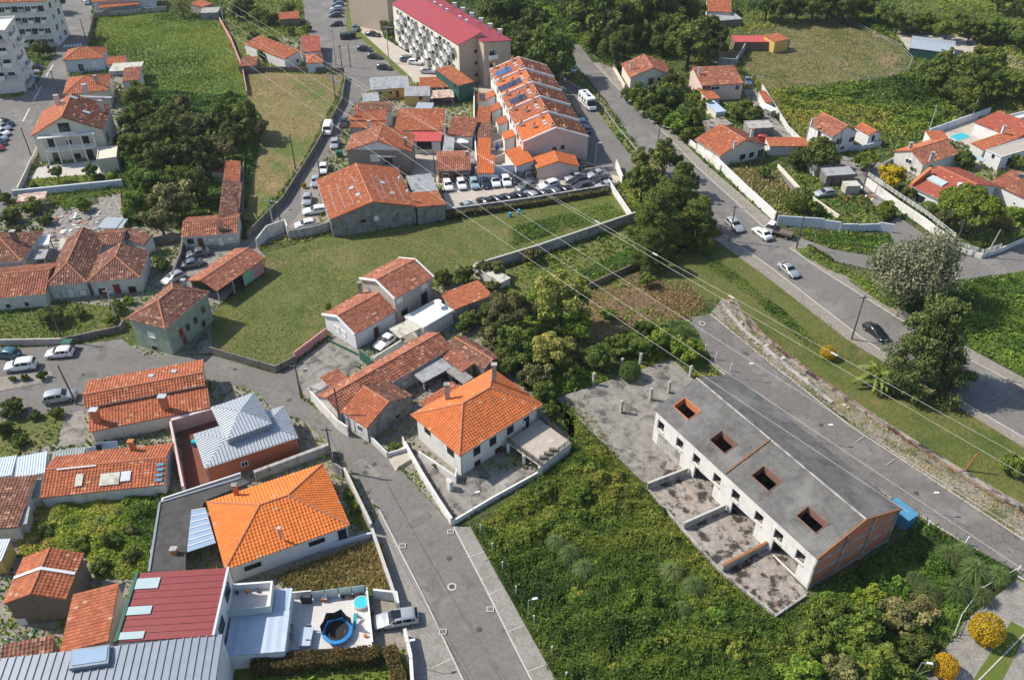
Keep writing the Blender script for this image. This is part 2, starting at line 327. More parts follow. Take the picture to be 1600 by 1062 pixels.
def np_mesh(name, V, Q, t=None, uv=None, mats=(), midx=None):
    me = bpy.data.meshes.new(name); n, m = len(V), len(Q)
    me.vertices.add(n); me.vertices.foreach_set('co', np.asarray(V, np.float32).ravel())
    me.loops.add(m*4); me.loops.foreach_set('vertex_index', np.asarray(Q, np.int32).ravel())
    me.polygons.add(m); me.polygons.foreach_set('loop_start', np.arange(0, m*4, 4, dtype=np.int32))
    me.polygons.foreach_set('use_smooth', np.zeros(m, bool))
    if midx is not None: me.polygons.foreach_set('material_index', np.asarray(midx, np.int32))
    if uv is not None:
        l = me.uv_layers.new(name='UVMap'); l.data.foreach_set('uv', np.asarray(uv, np.float32)[np.asarray(Q).ravel()].ravel())
    if t is not None:
        a = me.attributes.new('t', 'FLOAT', 'FACE'); a.data.foreach_set('value', np.asarray(t, np.float32))
    for x in mats: me.materials.append(M(x))
    me.update(calc_edges=True); return me
# ---------------------------------------------------------------- roof surfaces
def roof_grid(pts, mode, pitch):
    """Relief of one convex roof plane: barrel tiles, corrugated sheet or standing seams as real geometry."""
    P = [Vector(p) for p in pts]; u = (P[1]-P[0]).normalized(); n = (P[1]-P[0]).cross(P[2]-P[0]).normalized()
    if n.z < 0: n = -n
    v = n.cross(u)
    if v.z < -1e-6: v = -v; 
    pu = np.array([(p-P[0]).dot(u) for p in P]); pv = np.array([(p-P[0]).dot(v) for p in P])
    u0, u1 = pu.min(), pu.max(); v0, v1 = pv.min(), pv.max()
    ncol = max(1, int(round((u1-u0)/pitch))); pw = (u1-u0)/ncol
    if mode == 'seam':
        prof = [(.0, .1), (.08, .1), (.1, 0), (.9, 0), (.92, .1)]
    elif mode in ('tile',): prof = [(0, .02), (.22, .085), (.5, .02), (.72, 0)]
    else: prof = [(0, .035), (.5, 0)]
    us = np.array([u0+(i+a)*pw for i in range(ncol) for a, _ in prof]+[u1]); hz = np.array([b for i in range(ncol) for _, b in prof]+[prof[0][1]])
    lo = np.full(len(us), np.inf); hi = np.full(len(us), -np.inf)
    k = len(P)
    for i in range(k):
        a0, b0, a1, b1 = pu[i], pv[i], pu[(i+1) % k], pv[(i+1) % k]
        if abs(a1-a0) < 1e-6:
            ms = np.abs(us-a0) < 1e-4
            lo[ms] = np.minimum(lo[ms], min(b0, b1)); hi[ms] = np.maximum(hi[ms], max(b0, b1)); continue
        ms = (us >= min(a0, a1)-1e-5) & (us <= max(a0, a1)+1e-5); vv = b0+(us-a0)/(a1-a0)*(b1-b0)
        lo[ms] = np.minimum(lo[ms], vv[ms]); hi[ms] = np.maximum(hi[ms], vv[ms])
    bad = ~np.isfinite(lo) | ~np.isfinite(hi); lo[bad] = 0; hi[bad] = 0
    if mode == 'fibre':
        nr = max(1, int(round((v1-v0)/.85))); rw = (v1-v0)/nr
        lines = [x for j in range(nr) for x in ((v0+j*rw, .028), (v0+(j+1)*rw-.004, 0))]
    elif mode == 'tile':
        nr = max(1, int(round((v1-v0)/.42))); rw = (v1-v0)/nr
        lines = [x for j in range(nr) for x in ((v0+j*rw, .045), (v0+(j+1)*rw-.004, 0))]
    else: lines = [(v0, 0), (v1, 0)]; rw = 1.0
    lv = np.array([a for a, _ in lines]); lz = np.array([b for _, b in lines])
    vv = np.clip(lv[:, None], lo[None, :], hi[None, :]); zz = lz[:, None]+hz[None, :]+.012
    if mode == 'tile':
        r2 = np.random.default_rng(abs(hash((round(P[0].x, 1), round(P[0].y, 1)))) % 99991)
        zz = zz+np.repeat(np.repeat(r2.normal(0, .008, (len(lv)//2, ncol+1)), 2, 0), len(prof), 1)[:, :len(us)]
    B = np.array(P[0]); U = np.array(u); W = np.array(v); Nn = np.array(n)
    V = B+us[None, :, None]*U+vv[..., None]*W+zz[..., None]*Nn
    R, C = vv.shape; idx = np.arange(R*C).reshape(R, C)
    Q = np.stack([idx[:-1, :-1], idx[:-1, 1:], idx[1:, 1:], idx[1:, :-1]], -1).reshape(-1, 4)
    dv = np.maximum(vv[1:, :-1]-vv[:-1, :-1], vv[1:, 1:]-vv[:-1, 1:]).reshape(-1)
    Q = Q[dv > (.003 if mode == 'tile' else 1e-4)]
    if mode == 'tile':   # keep the risers between two rows
        pass
    uvs = np.stack([np.broadcast_to(us/pw, vv.shape), np.broadcast_to((lv/rw)[:, None]-.0005*(lz[:, None] == 0), vv.shape)], -1).reshape(-1, 2)
    if (U[0]*W[1]-U[1]*W[0]) < 0: Q = Q[:, ::-1]
    return V.reshape(-1, 3), Q, uvs
PANELN = [0]
def roof_plane(T, pts, mat, mode='tile', pitch=None, slabmat=None, th=.12):
    P = [Vector(p) for p in pts]
    far = P[0].length > 190
    pitch = pitch or {'tile': .55 if far else .40, 'corr': .32, 'fibre': .3, 'seam': .42, 'flat': 1, 'panel': 1.0}[mode]
    s = MB().slab(P, th).ob('roof', slabmat or mat, T)
    if mode == 'flat': return s
    if mode == 'panel':                     # separate metal panels running along the first edge
        u = (P[1]-P[0]); w_ = (P[3]-P[0]); n = max(2, int(round(w_.length/pitch))); nn = u.cross(w_).normalized()
        if nn.z < 0: nn = -nn
        wn = w_.normalized(); g = .025
        for k in range(n):
            a = P[0]+w_*(k/n)+wn*g; b = P[0]+w_*((k+1)/n)-wn*g; e = P[1]+(P[2]-P[1])*(k/n)+wn*g; f = P[1]+(P[2]-P[1])*((k+1)/n)-wn*g
            MB().slab([q+nn*.05 for q in (a, e, f, b)], .045).ob('panel', mat, s)
        return s
    V, Q, uv = roof_grid(P, mode, pitch); o = org(s)
    me = np_mesh('roof_tiles' if mode == 'tile' else 'roof_sheet', V-np.array(o), Q, uv=uv, mats=[mat])
    t = link('roof_tiles' if mode == 'tile' else 'roof_sheet', me, s)
    if mode == 'tile': t['kind'] = 'stuff'
    return s
def opening(T, p, n, w_, h_, kind='w'):
    """One window or door on a wall: p centre, n outward normal."""
    n = Vector(n).normalized(); up = Vector((0, 0, 1)); r = up.cross(n).normalized()
    fm, gm, nm = {'w': ('frame_white', 'glass', 'window'), 'k': ('frame_dark', 'glass', 'window'), 'b': ('frame_stone', 'glass', 'window'),
                  'r': ('door_red', 'glass', 'window'), 's': ('frame_stone', 'shutter', 'window'), 'S': ('frame_white', 'shutter', 'window'),
                  'd': ('frame_stone', 'door_brown', 'door'), 'R': ('frame_stone', 'door_red', 'door'), 'P': ('frame_stone', 'shutter', 'door'),
                  'o': ('frame_stone', 'dark_void', 'window'), 'g': ('frame_white', 'door_grey', 'garage_door'), 'K': ('frame_dark', 'glass', 'door'), 'G': ('frame_stone', 'door_green', 'door')}[kind]
    f = .07; m = MB(); q = p+n*.03
    for sx in (-1, 1): m.obox(q+r*sx*(w_/2-f/2), r, n, up, f, .09, h_)
    m.obox(q+up*(h_/2-f/2), r, n, up, w_-2*f, .09, f)
    m.obox(q-up*(h_/2-f/2), r, n, up, w_-2*f, .11, f)
    if nm == 'window' and w_ > .7 and kind in 'wkrb': m.obox(q, r, n, up, .05, .08, h_-2*f)
    o = m.ob(nm, fm, T)
    MB().obox(p+n*.012, r, n, up, w_-.1, .05, h_-.1).ob('pane' if gm == 'glass' else 'panel', gm, o)
    return o
def chimney(T, px, ztop, w_=.55, h_=1.6, mat='white_old', cap='concrete'):
    p = G(*px, ztop); m = MB().box(p.x-w_/2, p.x+w_/2, p.y-w_*.4, p.y+w_*.4, ztop-h_, ztop)
    o = m.ob('chimney', mat, T)
    MB().box(p.x-w_/2-.1, p.x+w_/2+.1, p.y-w_*.4-.1, p.y+w_*.4+.1, ztop+.12, ztop+.2).box(p.x-w_/2+.02, p.x+w_/2-.02, p.y-w_*.4+.02, p.y+w_*.4-.02, ztop+.003, ztop+.117).ob('chimney_cap', cap, o)
def house(name=None, label=None, cat='house', A=None, B=None, C=None, h=3, roof='gable', axis='u', rise=1.5, z0=0, wm='white', rm='tile_old', oh=.35,
          mode='tile', pitch=None, wins=(), chim=(), rp=.5, hips=(1, 1), hipk=1.0, into=None, walls=True, group=None, cap=True, rm2=None, zA=None, dado=None, posts=None, parapet=0, verge=None):
    a, b, c = G(*A, h), G(*B, h), G(*C, h); ud = b-a; U = ud.length; u = ud/U; cv = c-a; vd = cv-u*cv.dot(u); V = vd.length; v = vd/V
    up = Vector((0, 0, 1)); ctr = a+ud/2+vd/2
    T = into if into is not None else thing(name, (ctr.x, ctr.y, z0), label, cat, group)
    W = lambda x, y, z: Vector((a.x+u.x*x+v.x*y, a.y+u.y*x+v.y*y, z))
    if axis == 'v':                              # swap roles so that the ridge always runs along s
        S, D = V, U; R = lambda s_, d_, z: W(d_, s_, z)
    else: S, D = U, V; R = lambda s_, d_, z: W(s_, d_, z)
    if roof == 'gable':
        zr = lambda s_, d_: h+rise*(d_/(D*rp) if d_ < D*rp else (D-d_)/(D*(1-rp)))
        planes = [[R(0, 0, h), R(S, 0, h), R(S, D*rp, h+rise), R(0, D*rp, h+rise)], [R(S, D, h), R(0, D, h), R(0, D*rp, h+rise), R(S, D*rp, h+rise)]]
        ridges = [(R(0, D*rp, h+rise), R(S, D*rp, h+rise))]
    elif roof == 'hip':
        i0 = D/2*hipk*hips[0]; i1 = D/2*hipk*hips[1]
        if i0+i1 > S*.98: kk = S*.98/(i0+i1); i0 *= kk; i1 *= kk
        zr = lambda s_, d_: h+rise*min(1, d_/(D/2), (D-d_)/(D/2), (s_/i0 if i0 else 9), ((S-s_)/i1 if i1 else 9))
        r0, r1 = R(i0, D/2, h+rise), R(S-i1, D/2, h+rise)
        planes = [[R(0, 0, h), R(S, 0, h), r1, r0], [R(S, D, h), R(0, D, h), r0, r1]]
        ridges = [(r0, r1)]
        if i0: planes.append([R(0, D, h), R(0, 0, h), r0]); ridges += [(R(0, 0, h), r0), (R(0, D, h), r0)]
        if i1: planes.append([R(S, 0, h), R(S, D, h), r1]); ridges += [(R(S, 0, h), r1), (R(S, D, h), r1)]
    elif roof == 'shed':                         # rises from d=0 to d=D (axis u) 
        zr = lambda s_, d_: h+rise*d_/D
        planes = [[R(0, 0, h), R(S, 0, h), R(S, D, h+rise), R(0, D, h+rise)]]; ridges = []
        if rise < 0: planes = [[planes[0][2], planes[0][3], planes[0][0], planes[0][1]]]
    else:
        zr = lambda s_, d_: h
        planes = [[R(0, 0, h), R(S, 0, h), R(S, D, h), R(0, D, h)]]; ridges = []
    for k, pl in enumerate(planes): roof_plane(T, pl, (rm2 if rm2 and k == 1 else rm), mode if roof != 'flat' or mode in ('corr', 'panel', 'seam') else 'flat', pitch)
    if cap and mode == 'tile' and ridges:
        for p, q in ridges: MB().tube([p+up*.04, q+up*.04], .13, 6).ob('ridge_cap', 'ridge', T)
    if U*V > 4: EXC.append([(p.x, p.y) for p in (W(0, 0, 0), W(U, 0, 0), W(U, V, 0), W(0, V, 0))])
    if verge and roof == 'gable':
        for s0 in (0, S):
            m_ = MB(); e_ = .11
            for d0, d1 in ((0, D*rp), (D*rp, D)):
                q0, q1 = [R(s0-e_, d0, zr(0, d0)-.16), R(s0+e_, d0, zr(0, d0)-.16), R(s0+e_, d1, zr(0, d1)-.16), R(s0-e_, d1, zr(0, d1)-.16)], .32
                m_.hexa(q0, [p+up*q1 for p in q0])
            m_.ob('verge_trim', verge, T)
    o_ = oh
    if walls:
        ev = [(o_, o_), (S-o_, o_)]
        side = [(S-o_, D*rp)] if roof == 'gable' else []
        ring = [(o_, o_), (S-o_, o_)]+([(S-o_, D*rp)] if roof == 'gable' else ([(S-o_, D/2)] if roof == 'hip' and not hips[1] else []))+[(S-o_, D-o_), (o_, D-o_)]+([(o_, D*rp)] if roof == 'gable' else ([(o_, D/2)] if roof == 'hip' and not hips[0] else []))
        m = MB(); n = len(ring)
        for k in range(n):
            p, q = ring[k], ring[(k+1) % n]
            p0, q0 = R(*p, z0), R(*q, z0); p1, q1 = R(*p, zr(*p)-.1), R(*q, zr(*q)-.1); L = (q0-p0).length
            m.poly([p0, q0, q1, p1], [(0, 0), (L, 0), (L, q1.z), (0, p1.z)])
        m.ob('wall', wm, T)
        if parapet:
            mm = MB(); t_ = .18
            cs = [R(0, 0, h), R(S, 0, h), R(S, D, h), R(0, D, h)]; c_ = (cs[0]+cs[2])/2
            ins = [R(t_, t_, h), R(S-t_, t_, h), R(S-t_, D-t_, h), R(t_, D-t_, h)]
            for k in range(4): mm.hexa([cs[k], cs[(k+1) % 4], ins[(k+1) % 4], ins[k]], [p+up*parapet for p in (cs[k], cs[(k+1) % 4], ins[(k+1) % 4], ins[k])])
            mm.ob('parapet', wm, T)
        if dado:
            mm = MB(); n0 = [(-.02, -.02), (U-2*o_+.02, -.02), (U-2*o_+.02, V-2*o_+.02), (-.02, V-2*o_+.02)]
            mm.prism([W(x+o_, y+o_, 0) for x, y in n0], z0, z0+.8).ob('dado', dado, T)
    if posts:
        for x, y in posts:
            x = o_+.1+x*(U-2*o_-.2); y = o_+.1+y*(V-2*o_-.2); zt = (zr(x, y) if axis == 'u' else zr(y, x))-.1
            MB().obox(W(x, y, (z0+zt)/2), u, v, up, .16, .16, zt-z0).ob('post', 'conc_pole', T)
    if walls and U*V > 45 and h > 2.3 and ctr.length < 210 and roof in ('gable', 'hip'):
        for yy in (0, V):
            if (axis == 'u' or roof == 'hip'):
                MB().obox(W(U/2, yy+(-.06 if yy == 0 else .06), h-.06), u, v, up, U, .1, .1).ob('gutter', 'galv', T)
        for xx, yy in ((o_+.15, o_-.06), (U-o_-.15, o_-.06)):
            MB().tube([W(xx, yy, z0+.05), W(xx, yy, h-.15)], .045, 6).ob('downpipe', 'galv', T)
    PL = [(W(o_, o_, 0), -v), (W(U-o_, o_, 0), u), (W(o_, V-o_, 0), v), (W(o_, o_, 0), -u)]
    for wn in wins:
        sd_, px, py, ww, hh = wn[:5]; k = wn[5] if len(wn) > 5 else 'w'
        p0, nn = PL[sd_]; p = on_plane((px, py), p0, nn)
        lim = max(z0+hh/2+.02, .4); p.z = max(p.z, lim); 
        along = u if sd_ in (0, 2) else v; full = (U if sd_ in (0, 2) else V)-2*o_; d = (p-p0).dot(along)
        dd = min(max(d, ww/2+.1), full-ww/2-.1); p = p+along*(dd-d)
        dcl = (o_ if sd_ == 0 else V-o_) if sd_ in (0, 2) else None
        if sd_ in (0, 2): zt = zr(dd+o_, dcl) if axis == 'u' else zr(dcl, dd+o_)
        else:
            e_ = U-o_ if sd_ == 1 else o_
            zt = zr(e_, dd+o_) if axis == 'u' else zr(dd+o_, e_)
        p.z = min(p.z, zt-hh/2-.15); p.z = max(p.z, z0+hh/2+.02)
        opening(T, p, nn, ww, hh, k)
    for ch in chim: chimney(T, ch[0], *ch[1:])
    T_info[T.name] = (W, U, V, u, v, h, PL)
    return T
EXC = []
T_info = {}
def wallgrid(T, side, rows, cols, ww, hh, kinds='w', u0=.05, u1=.95, oh=.35, balc=None):
    W, U, V, u, v, h, PL = T_info[T.name]; p0, n = PL[side]; al = u if side in (0, 2) else v; full = (U if side in (0, 2) else V)-2*oh
    for i, z in enumerate(rows):
        for j in range(cols):
            t = u0+(u1-u0)*(j+.5)/cols; p = p0+al*(full*t); p = Vector((p.x, p.y, z)); k = kinds[(i*7+j*3) % len(kinds)]
            opening(T, p, n, ww, hh, k)
            if balc and balc[(i+j) % len(balc)] == '1':
                up = Vector((0, 0, 1)); wd = full*(u1-u0)/cols*.8; d = 1.1; q = p+n*(d/2+.02)
                b = MB().obox(Vector((q.x, q.y, z-hh/2-.12)), al, n, up, wd, d, .16)
                o = b.ob('balcony', 'white_clean', T)
                r = MB(); zz = z-hh/2+.45
                r.obox(Vector((q.x, q.y, zz))+n*(d/2-.05), al, n, up, wd, .06, .95)
                for s_ in (-1, 1): r.obox(Vector((q.x, q.y, zz))+al*s_*(wd/2-.04), al, n, up, .06, d-.14, .95)
                r.ob('railing', 'shutter' if (i+j) % 3 else 'door_grey', o)
# ================================================================ the ground, roads and fields
def area(name, px, mat, z, label=None):
    pts = [G(a, b) for a, b in px]; o0 = sum(pts, Vector())/len(pts)
    if z > .1: m = MB().prism(pts, -.05, z)
    else: m = MB().poly([Vector((p.x, p.y, z)) for p in pts])
    me = m.mesh(name, Vector((o0.x, o0.y, 0)))
    if me.polygons[0].normal.z < 0 and z <= .1: me.flip_normals()
    o = link(name, me); o.location = (o0.x, o0.y, 0); me.materials.append(M(mat)); o['kind'] = 'structure'
    if not any(k in mat for k in ('field', 'meadow', 'verge', 'lawn', 'soil')) and z > .035: EXC.append([(p.x, p.y) for p in pts])
    if label: o['label'] = label
    return o
gm = MB().poly([(-1500, -300, 0), (1500, -300, 0), (1500, 3000, 0), (-1500, 3000, 0)])
g0 = gm.ob('ground', 'ground'); g0['kind'] = 'structure'
P_FIELD_GREEN = [(150, 27), (262, 17), (345, 33), (378, 112), (388, 165), (330, 175), (232, 152), (224, 105), (168, 80)]
P_FIELD_DRY = [(386, 113), (537, 118), (530, 142), (468, 262), (400, 345), (380, 345), (384, 230)]
P_MEADOW = [(415, 395), (500, 372), (720, 345), (958, 302), (985, 342), (840, 385), (700, 425), (690, 440), (560, 455), (505, 515), (432, 575), (330, 548), (330, 490), (415, 430)]
P_VERGE = [(985, 345), (1040, 400), (1115, 372), (1195, 430), (1325, 533), (1490, 632), (1600, 700), (1720, 770), (1720, 860), (1600, 788), (1400, 680), (1250, 575), (1195, 525), (1140, 468), (1060, 470), (1000, 430)]
P_OLIVE = [(1160, 105), (1180, 48), (1290, 32), (1385, 58), (1432, 98), (1400, 120), (1300, 130), (1200, 140)]
P_SCRUB_R = [(1210, 140), (1400, 125), (1500, 150), (1600, 170), (1600, 185), (1530, 178), (1420, 212), (1375, 205), (1285, 172), (1225, 190)]
area('field', P_FIELD_GREEN, 'field_green', .03); area('field', P_FIELD_DRY, 'field_dry', .03)
P_MEADOW2 = [(418, 400), (455, 388), (490, 385), (530, 420), (585, 430), (560, 455), (505, 515), (432, 572), (334, 546), (334, 492), (415, 432)]
area('meadow', P_MEADOW, 'meadow', .03); area('verge', P_VERGE, 'verge', .03)
area('field', P_OLIVE, 'field_olive', .03)
area('field', [(1395, -2), (1500, -6), (1600, 5), (1600, 22), (1480, 12), (1390, 22), (1355, 25), (1350, 8)], 'meadow', .03)
area('garden_plot', [(760, 432), (985, 352), (1000, 412), (920, 452), (835, 472), (790, 460)], 'meadow', .035)
area('garden_plot', [(790, 340), (955, 303), (980, 340), (870, 368), (800, 395)], 'meadow_green', .036)
area('garden_plot', [(922, 456), (1000, 424), (1090, 468), (1075, 497), (960, 522), (905, 575), (880, 585), (890, 520)], 'soil', .035)
area('dirt_lot', [(1108, 98), (1125, 74), (1160, 75), (1145, 100)], 'soil_pale', .05)
area('dirt_yard', [(1392, 44), (1500, 46), (1525, 66), (1520, 82), (1485, 90), (1420, 80)], 'paving_pale', .042)
area('dirt_yard', [(1480, 60), (1520, 66), (1600, 92), (1600, 110), (1490, 85)], 'soil_pale', .04)
area('garden', [(1060, 150), (1160, 145), (1190, 180), (1170, 190), (1090, 185)], 'meadow', .03)
area('garden', [(1140, 262), (1195, 262), (1275, 330), (1205, 345)], 'field_dry', .03)
area('yard', [(1215, 265), (1330, 290), (1380, 350), (1310, 342), (1250, 300)], 'verge', .03)
area('garden_plot', [(1208, 155), (1290, 150), (1270, 165), (1215, 172)], 'soil', .034)
area('lawn', [(45, 278), (180, 268), (190, 295), (40, 308)], 'lawn', .04)
area('patio', [(60, 262), (155, 250), (182, 258), (180, 270), (45, 280)], 'patio', .05)
area('garden', [(400, 0), (470, 0), (478, 60), (440, 110), (385, 100), (348, 30), (360, 0)], 'meadow', .028)
area('garden', [(0, 470), (60, 470), (200, 480), (190, 520), (100, 530), (0, 540)], 'verge', .03)
mk('rubble', (.11, .112, .12), (.36, .33, .29), 1.6, .95, bump=.4, c3=(.22, .12, .08), s3=1.2, t3=(.56, .66))
area('rubble_yard', [(70, 345), (105, 315), (195, 305), (195, 360), (150, 365), (110, 400), (65, 420)], 'rubble', .04)
area('garden', [(0, 660), (75, 640), (105, 635), (95, 690), (0, 720)], 'meadow', .03)
area('path', [(100, 645), (132, 640), (136, 690), (90, 700)], 'conc_floor', .045)
area('plot', [(430, 900), (560, 850), (600, 850), (615, 925), (560, 920), (455, 925)], 'field_dry', .03)
area('lawn', [(340, 1040), (632, 1014), (645, 1120), (340, 1130)], 'lawn', .03)
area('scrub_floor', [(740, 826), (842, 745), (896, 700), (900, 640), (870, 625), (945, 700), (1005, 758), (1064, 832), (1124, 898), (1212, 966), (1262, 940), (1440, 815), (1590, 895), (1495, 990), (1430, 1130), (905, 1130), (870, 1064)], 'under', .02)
# trodden, dusty ground between the houses
area('village_ground', [(0, 630), (130, 620), (330, 575), (410, 595), (460, 640), (540, 700), (590, 760), (620, 820), (620, 850), (470, 900), (470, 925), (622, 935), (650, 1000), (655, 1130), (-100, 1130), (-100, 680)], 'paving', .012)
area('village_ground', [(470, 600), (500, 535), (560, 500), (700, 440), (790, 450), (800, 560), (850, 640), (900, 700), (840, 745), (708, 822), (640, 745), (600, 705), (500, 645)], 'paving', .012)
area('village_ground', [(-80, 350), (190, 300), (290, 370), (390, 375), (415, 400), (330, 490), (200, 490), (100, 470), (-80, 480)], 'paving', .012)
area('village_ground', [(500, 262), (545, 165), (640, 122), (745, 120), (830, 100), (925, 200), (920, 268), (970, 285), (700, 335), (500, 355)], 'paving', .012)
area('village_ground', [(30, 303), (105, 112), (225, 100), (190, 240), (185, 260)], 'paving', .012)
area('village_ground', [(1400, 235), (1530, 180), (1700, 190), (1700, 330), (1560, 320), (1480, 325), (1420, 290)], 'paving', .012)
area('village_ground', [(425, 60), (505, 55), (540, 112), (440, 110)], 'paving', .03)
area('village_ground', [(200, 545), (335, 460), (345, 550), (230, 560)], 'conc_floor', .013)
mk('gravel', (.29, .265, .225), (.19, .175, .14), 1.8, .97, bump=.5, bs=8, c3=(.10, .11, .04), s3=.35, t3=(.46, .6), c4=(.24, .185, .115), s4=.25, t4=(.52, .66))
# roads
area('road', [(85, -20), (147, -20), (140, 66), (105, 112), (107, 160), (64, 232), (30, 303), (0, 335), (-120, 345), (-120, 160), (30, 152), (60, 128), (88, 82)], 'asphalt', .06)
area('road', [(470, -20), (478, 40), (498, 95), (541, 123), (534, 165), (488, 245), (440, 320), (385, 375), (402, 388), (432, 374), (500, 355), (500, 262), (528, 215), (548, 172), (575, 143), (640, 123), (600, 75), (558, 48), (541, -20)], 'asphalt', .06)
area('parking_court', [(553, -20), (582, -20), (600, 60), (712, 128), (648, 130), (562, 52)], 'paving_pale', .065)
area('road', [(875, 70), (905, 108), (945, 155), (985, 215), (1040, 275), (1090, 330), (1130, 366), (1200, 414), (1345, 526), (1450, 596), (1600, 683), (1750, 766), (1750, 690), (1600, 608), (1500, 556), (1400, 497), (1290, 428), (1230, 386), (1180, 345), (1090, 264), (1040, 212), (975, 150), (928, 100), (905, 70)], 'asphalt', .06)
area('road', [(868, 130), (890, 160), (915, 195), (905, 250), (920, 268), (985, 278), (992, 250), (970, 225), (945, 190), (915, 150), (888, 126)], 'asphalt_old', .063)
area('road', [(-150, 545), (0, 545), (110, 540), (190, 530), (225, 556), (330, 555), (432, 585), (464, 569), (472, 622), (500, 645), (600, 705), (660, 770), (708, 823), (760, 925), (800, 1006), (860, 1130), (762, 1130), (725, 1062), (665, 936), (593, 796), (552, 738), (515, 695), (480, 660), (430, 640), (400, 612), (330, 592), (132, 640), (0, 655), (-150, 675)], 'asphalt_old', .06)
area('road', [(1072, 497), (1110, 491), (1198, 563), (1327, 664), (1597, 841), (1760, 944), (1760, 1000), (1600, 905), (1430, 800), (1250, 690), (1150, 600), (1085, 545)], 'asphalt_priv', .06)
area('road', [(1195, 372), (1250, 372), (1300, 390), (1370, 402), (1405, 400), (1385, 350), (1405, 340), (1480, 392), (1530, 405), (1600, 378), (1720, 340), (1720, 385), (1600, 425), (1500, 445), (1400, 430), (1300, 408), (1228, 388)], 'asphalt', .066)
area('driveway', [(1215, 265), (1225, 262), (1275, 335), (1255, 335)], 'asphalt_priv', .05)
area('driveway', [(1160, 140), (1180, 140), (1215, 190), (1245, 215), (1265, 245), (1235, 238), (1195, 200)], 'conc_floor', .05)
area('lane', [(790, -20), (812, 0), (860, 45), (890, 75), (875, 75), (838, 45), (800, 5)], 'soil_pale', .045)
area('lane', [(1235, 238), (1300, 240), (1380, 255), (1385, 345), (1350, 300), (1300, 255)], 'conc_floor', .05)
# paved yards and pavements
area('car_park', [(690, 292), (740, 273), (962, 264), (970, 285), (700, 335)], 'paving_pale', .05)
area('yard', [(460, 572), (500, 540), (530, 525), (578, 560), (520, 603), (478, 628)], 'conc_floor', .055)
area('yard', [(640, 700), (718, 735), (838, 735), (716, 808), (690, 770), (650, 722)], 'conc_floor', .07)
area('slab', [(870, 622), (965, 590), (1050, 560), (1090, 600), (1075, 640), (1075, 755), (1005, 755), (945, 695)], 'conc_floor', .1)
area('driveway', [(584, 934), (626, 940), (645, 1000), (640, 1012), (585, 1012)], 'paving', .05)
area('gravel_strip', [(1128, 466), (1150, 470), (1210, 540), (1420, 686), (1600, 788), (1740, 865), (1740, 930), (1595, 843), (1395, 708), (1197, 564), (1109, 491)], 'gravel', .045)
area('gravel_yard', [(1455, 1010), (1590, 905), (1720, 990), (1720, 1130), (1430, 1130)], 'cobble', .04)
area('lawn', [(1520, 1062), (1580, 970), (1606, 985), (1560, 1075)], 'lawn', .05)
area('gravel_yard', [(470, 262), (500, 262), (500, 355), (440, 370), (470, 330)], 'paving', .064)
area('courtyard', [(282, 395), (400, 380), (410, 400), (330, 470), (240, 450)], 'conc_floor', .05)
area('courtyard', [(280, 670), (340, 655), (345, 775), (292, 775)], 'red_paving', .05)
area('courtyard', [(640, 580), (720, 545), (740, 590), (665, 630)], 'conc_stain', .05)
area('courtyard', [(690, 240), (745, 200), (745, 285), (690, 290)], 'conc_floor', .04)
area('courtyard', [(640, 215), (700, 215), (690, 292), (640, 270)], 'paving_pale', .042)
area('courtyard', [(745, 120), (800, 110), (830, 262), (770, 272)], 'paving_pale', .041)
area('patio', [(1450, 205), (1530, 185), (1590, 215), (1530, 235)], 'paving_pale', .05)
area('garden', [(1410, 285), (1475, 320), (1560, 370), (1590, 345), (1540, 300), (1500, 262)], 'verge', .03)
def pavement(px, mat, z=.14): return area('pavement', px, mat, z)
pavement([(708, 823), (735, 824), (868, 1062), (900, 1130), (862, 1130), (800, 1006), (760, 925)], 'cobble')
pavement([(580, 826), (595, 797), (665, 936), (727, 1066), (762, 1130), (655, 1130), (640, 1010), (622, 950)], 'cobble')
pavement([(1345, 526), (1200, 414), (1130, 366), (1112, 372), (1195, 431), (1328, 534), (1490, 632), (1600, 700), (1750, 782), (1750, 766), (1600, 683), (1450, 596)], 'paving')
pavement([(1750, 690), (1600, 608), (1500, 556), (1400, 497), (1290, 428), (1232, 388), (1243, 382), (1300, 419), (1410, 485), (1510, 543), (1600, 592), (1750, 670)], 'paving')
pavement([(1205, 365), (1180, 345), (1090, 264), (1040, 212), (975, 150), (928, 100), (938, 98), (985, 143), (1050, 205), (1100, 255), (1213, 352)], 'paving')
pavement([(935, 98), (960, 108), (985, 135), (975, 140)], 'conc_floor', .15)
area('verge', [(868, 118), (890, 100), (910, 120), (950, 165), (990, 220), (1040, 278), (1000, 275), (990, 262), (965, 225), (905, 160)], 'field_dry', .058)
area('verge', [(541, -20), (551, -20), (558, 45), (645, 124), (634, 124), (566, 62), (541, 50)], 'lawn', .07)
area('planted_strip', [(0, 590), (80, 580), (88, 595), (0, 612)], 'paving', .13)
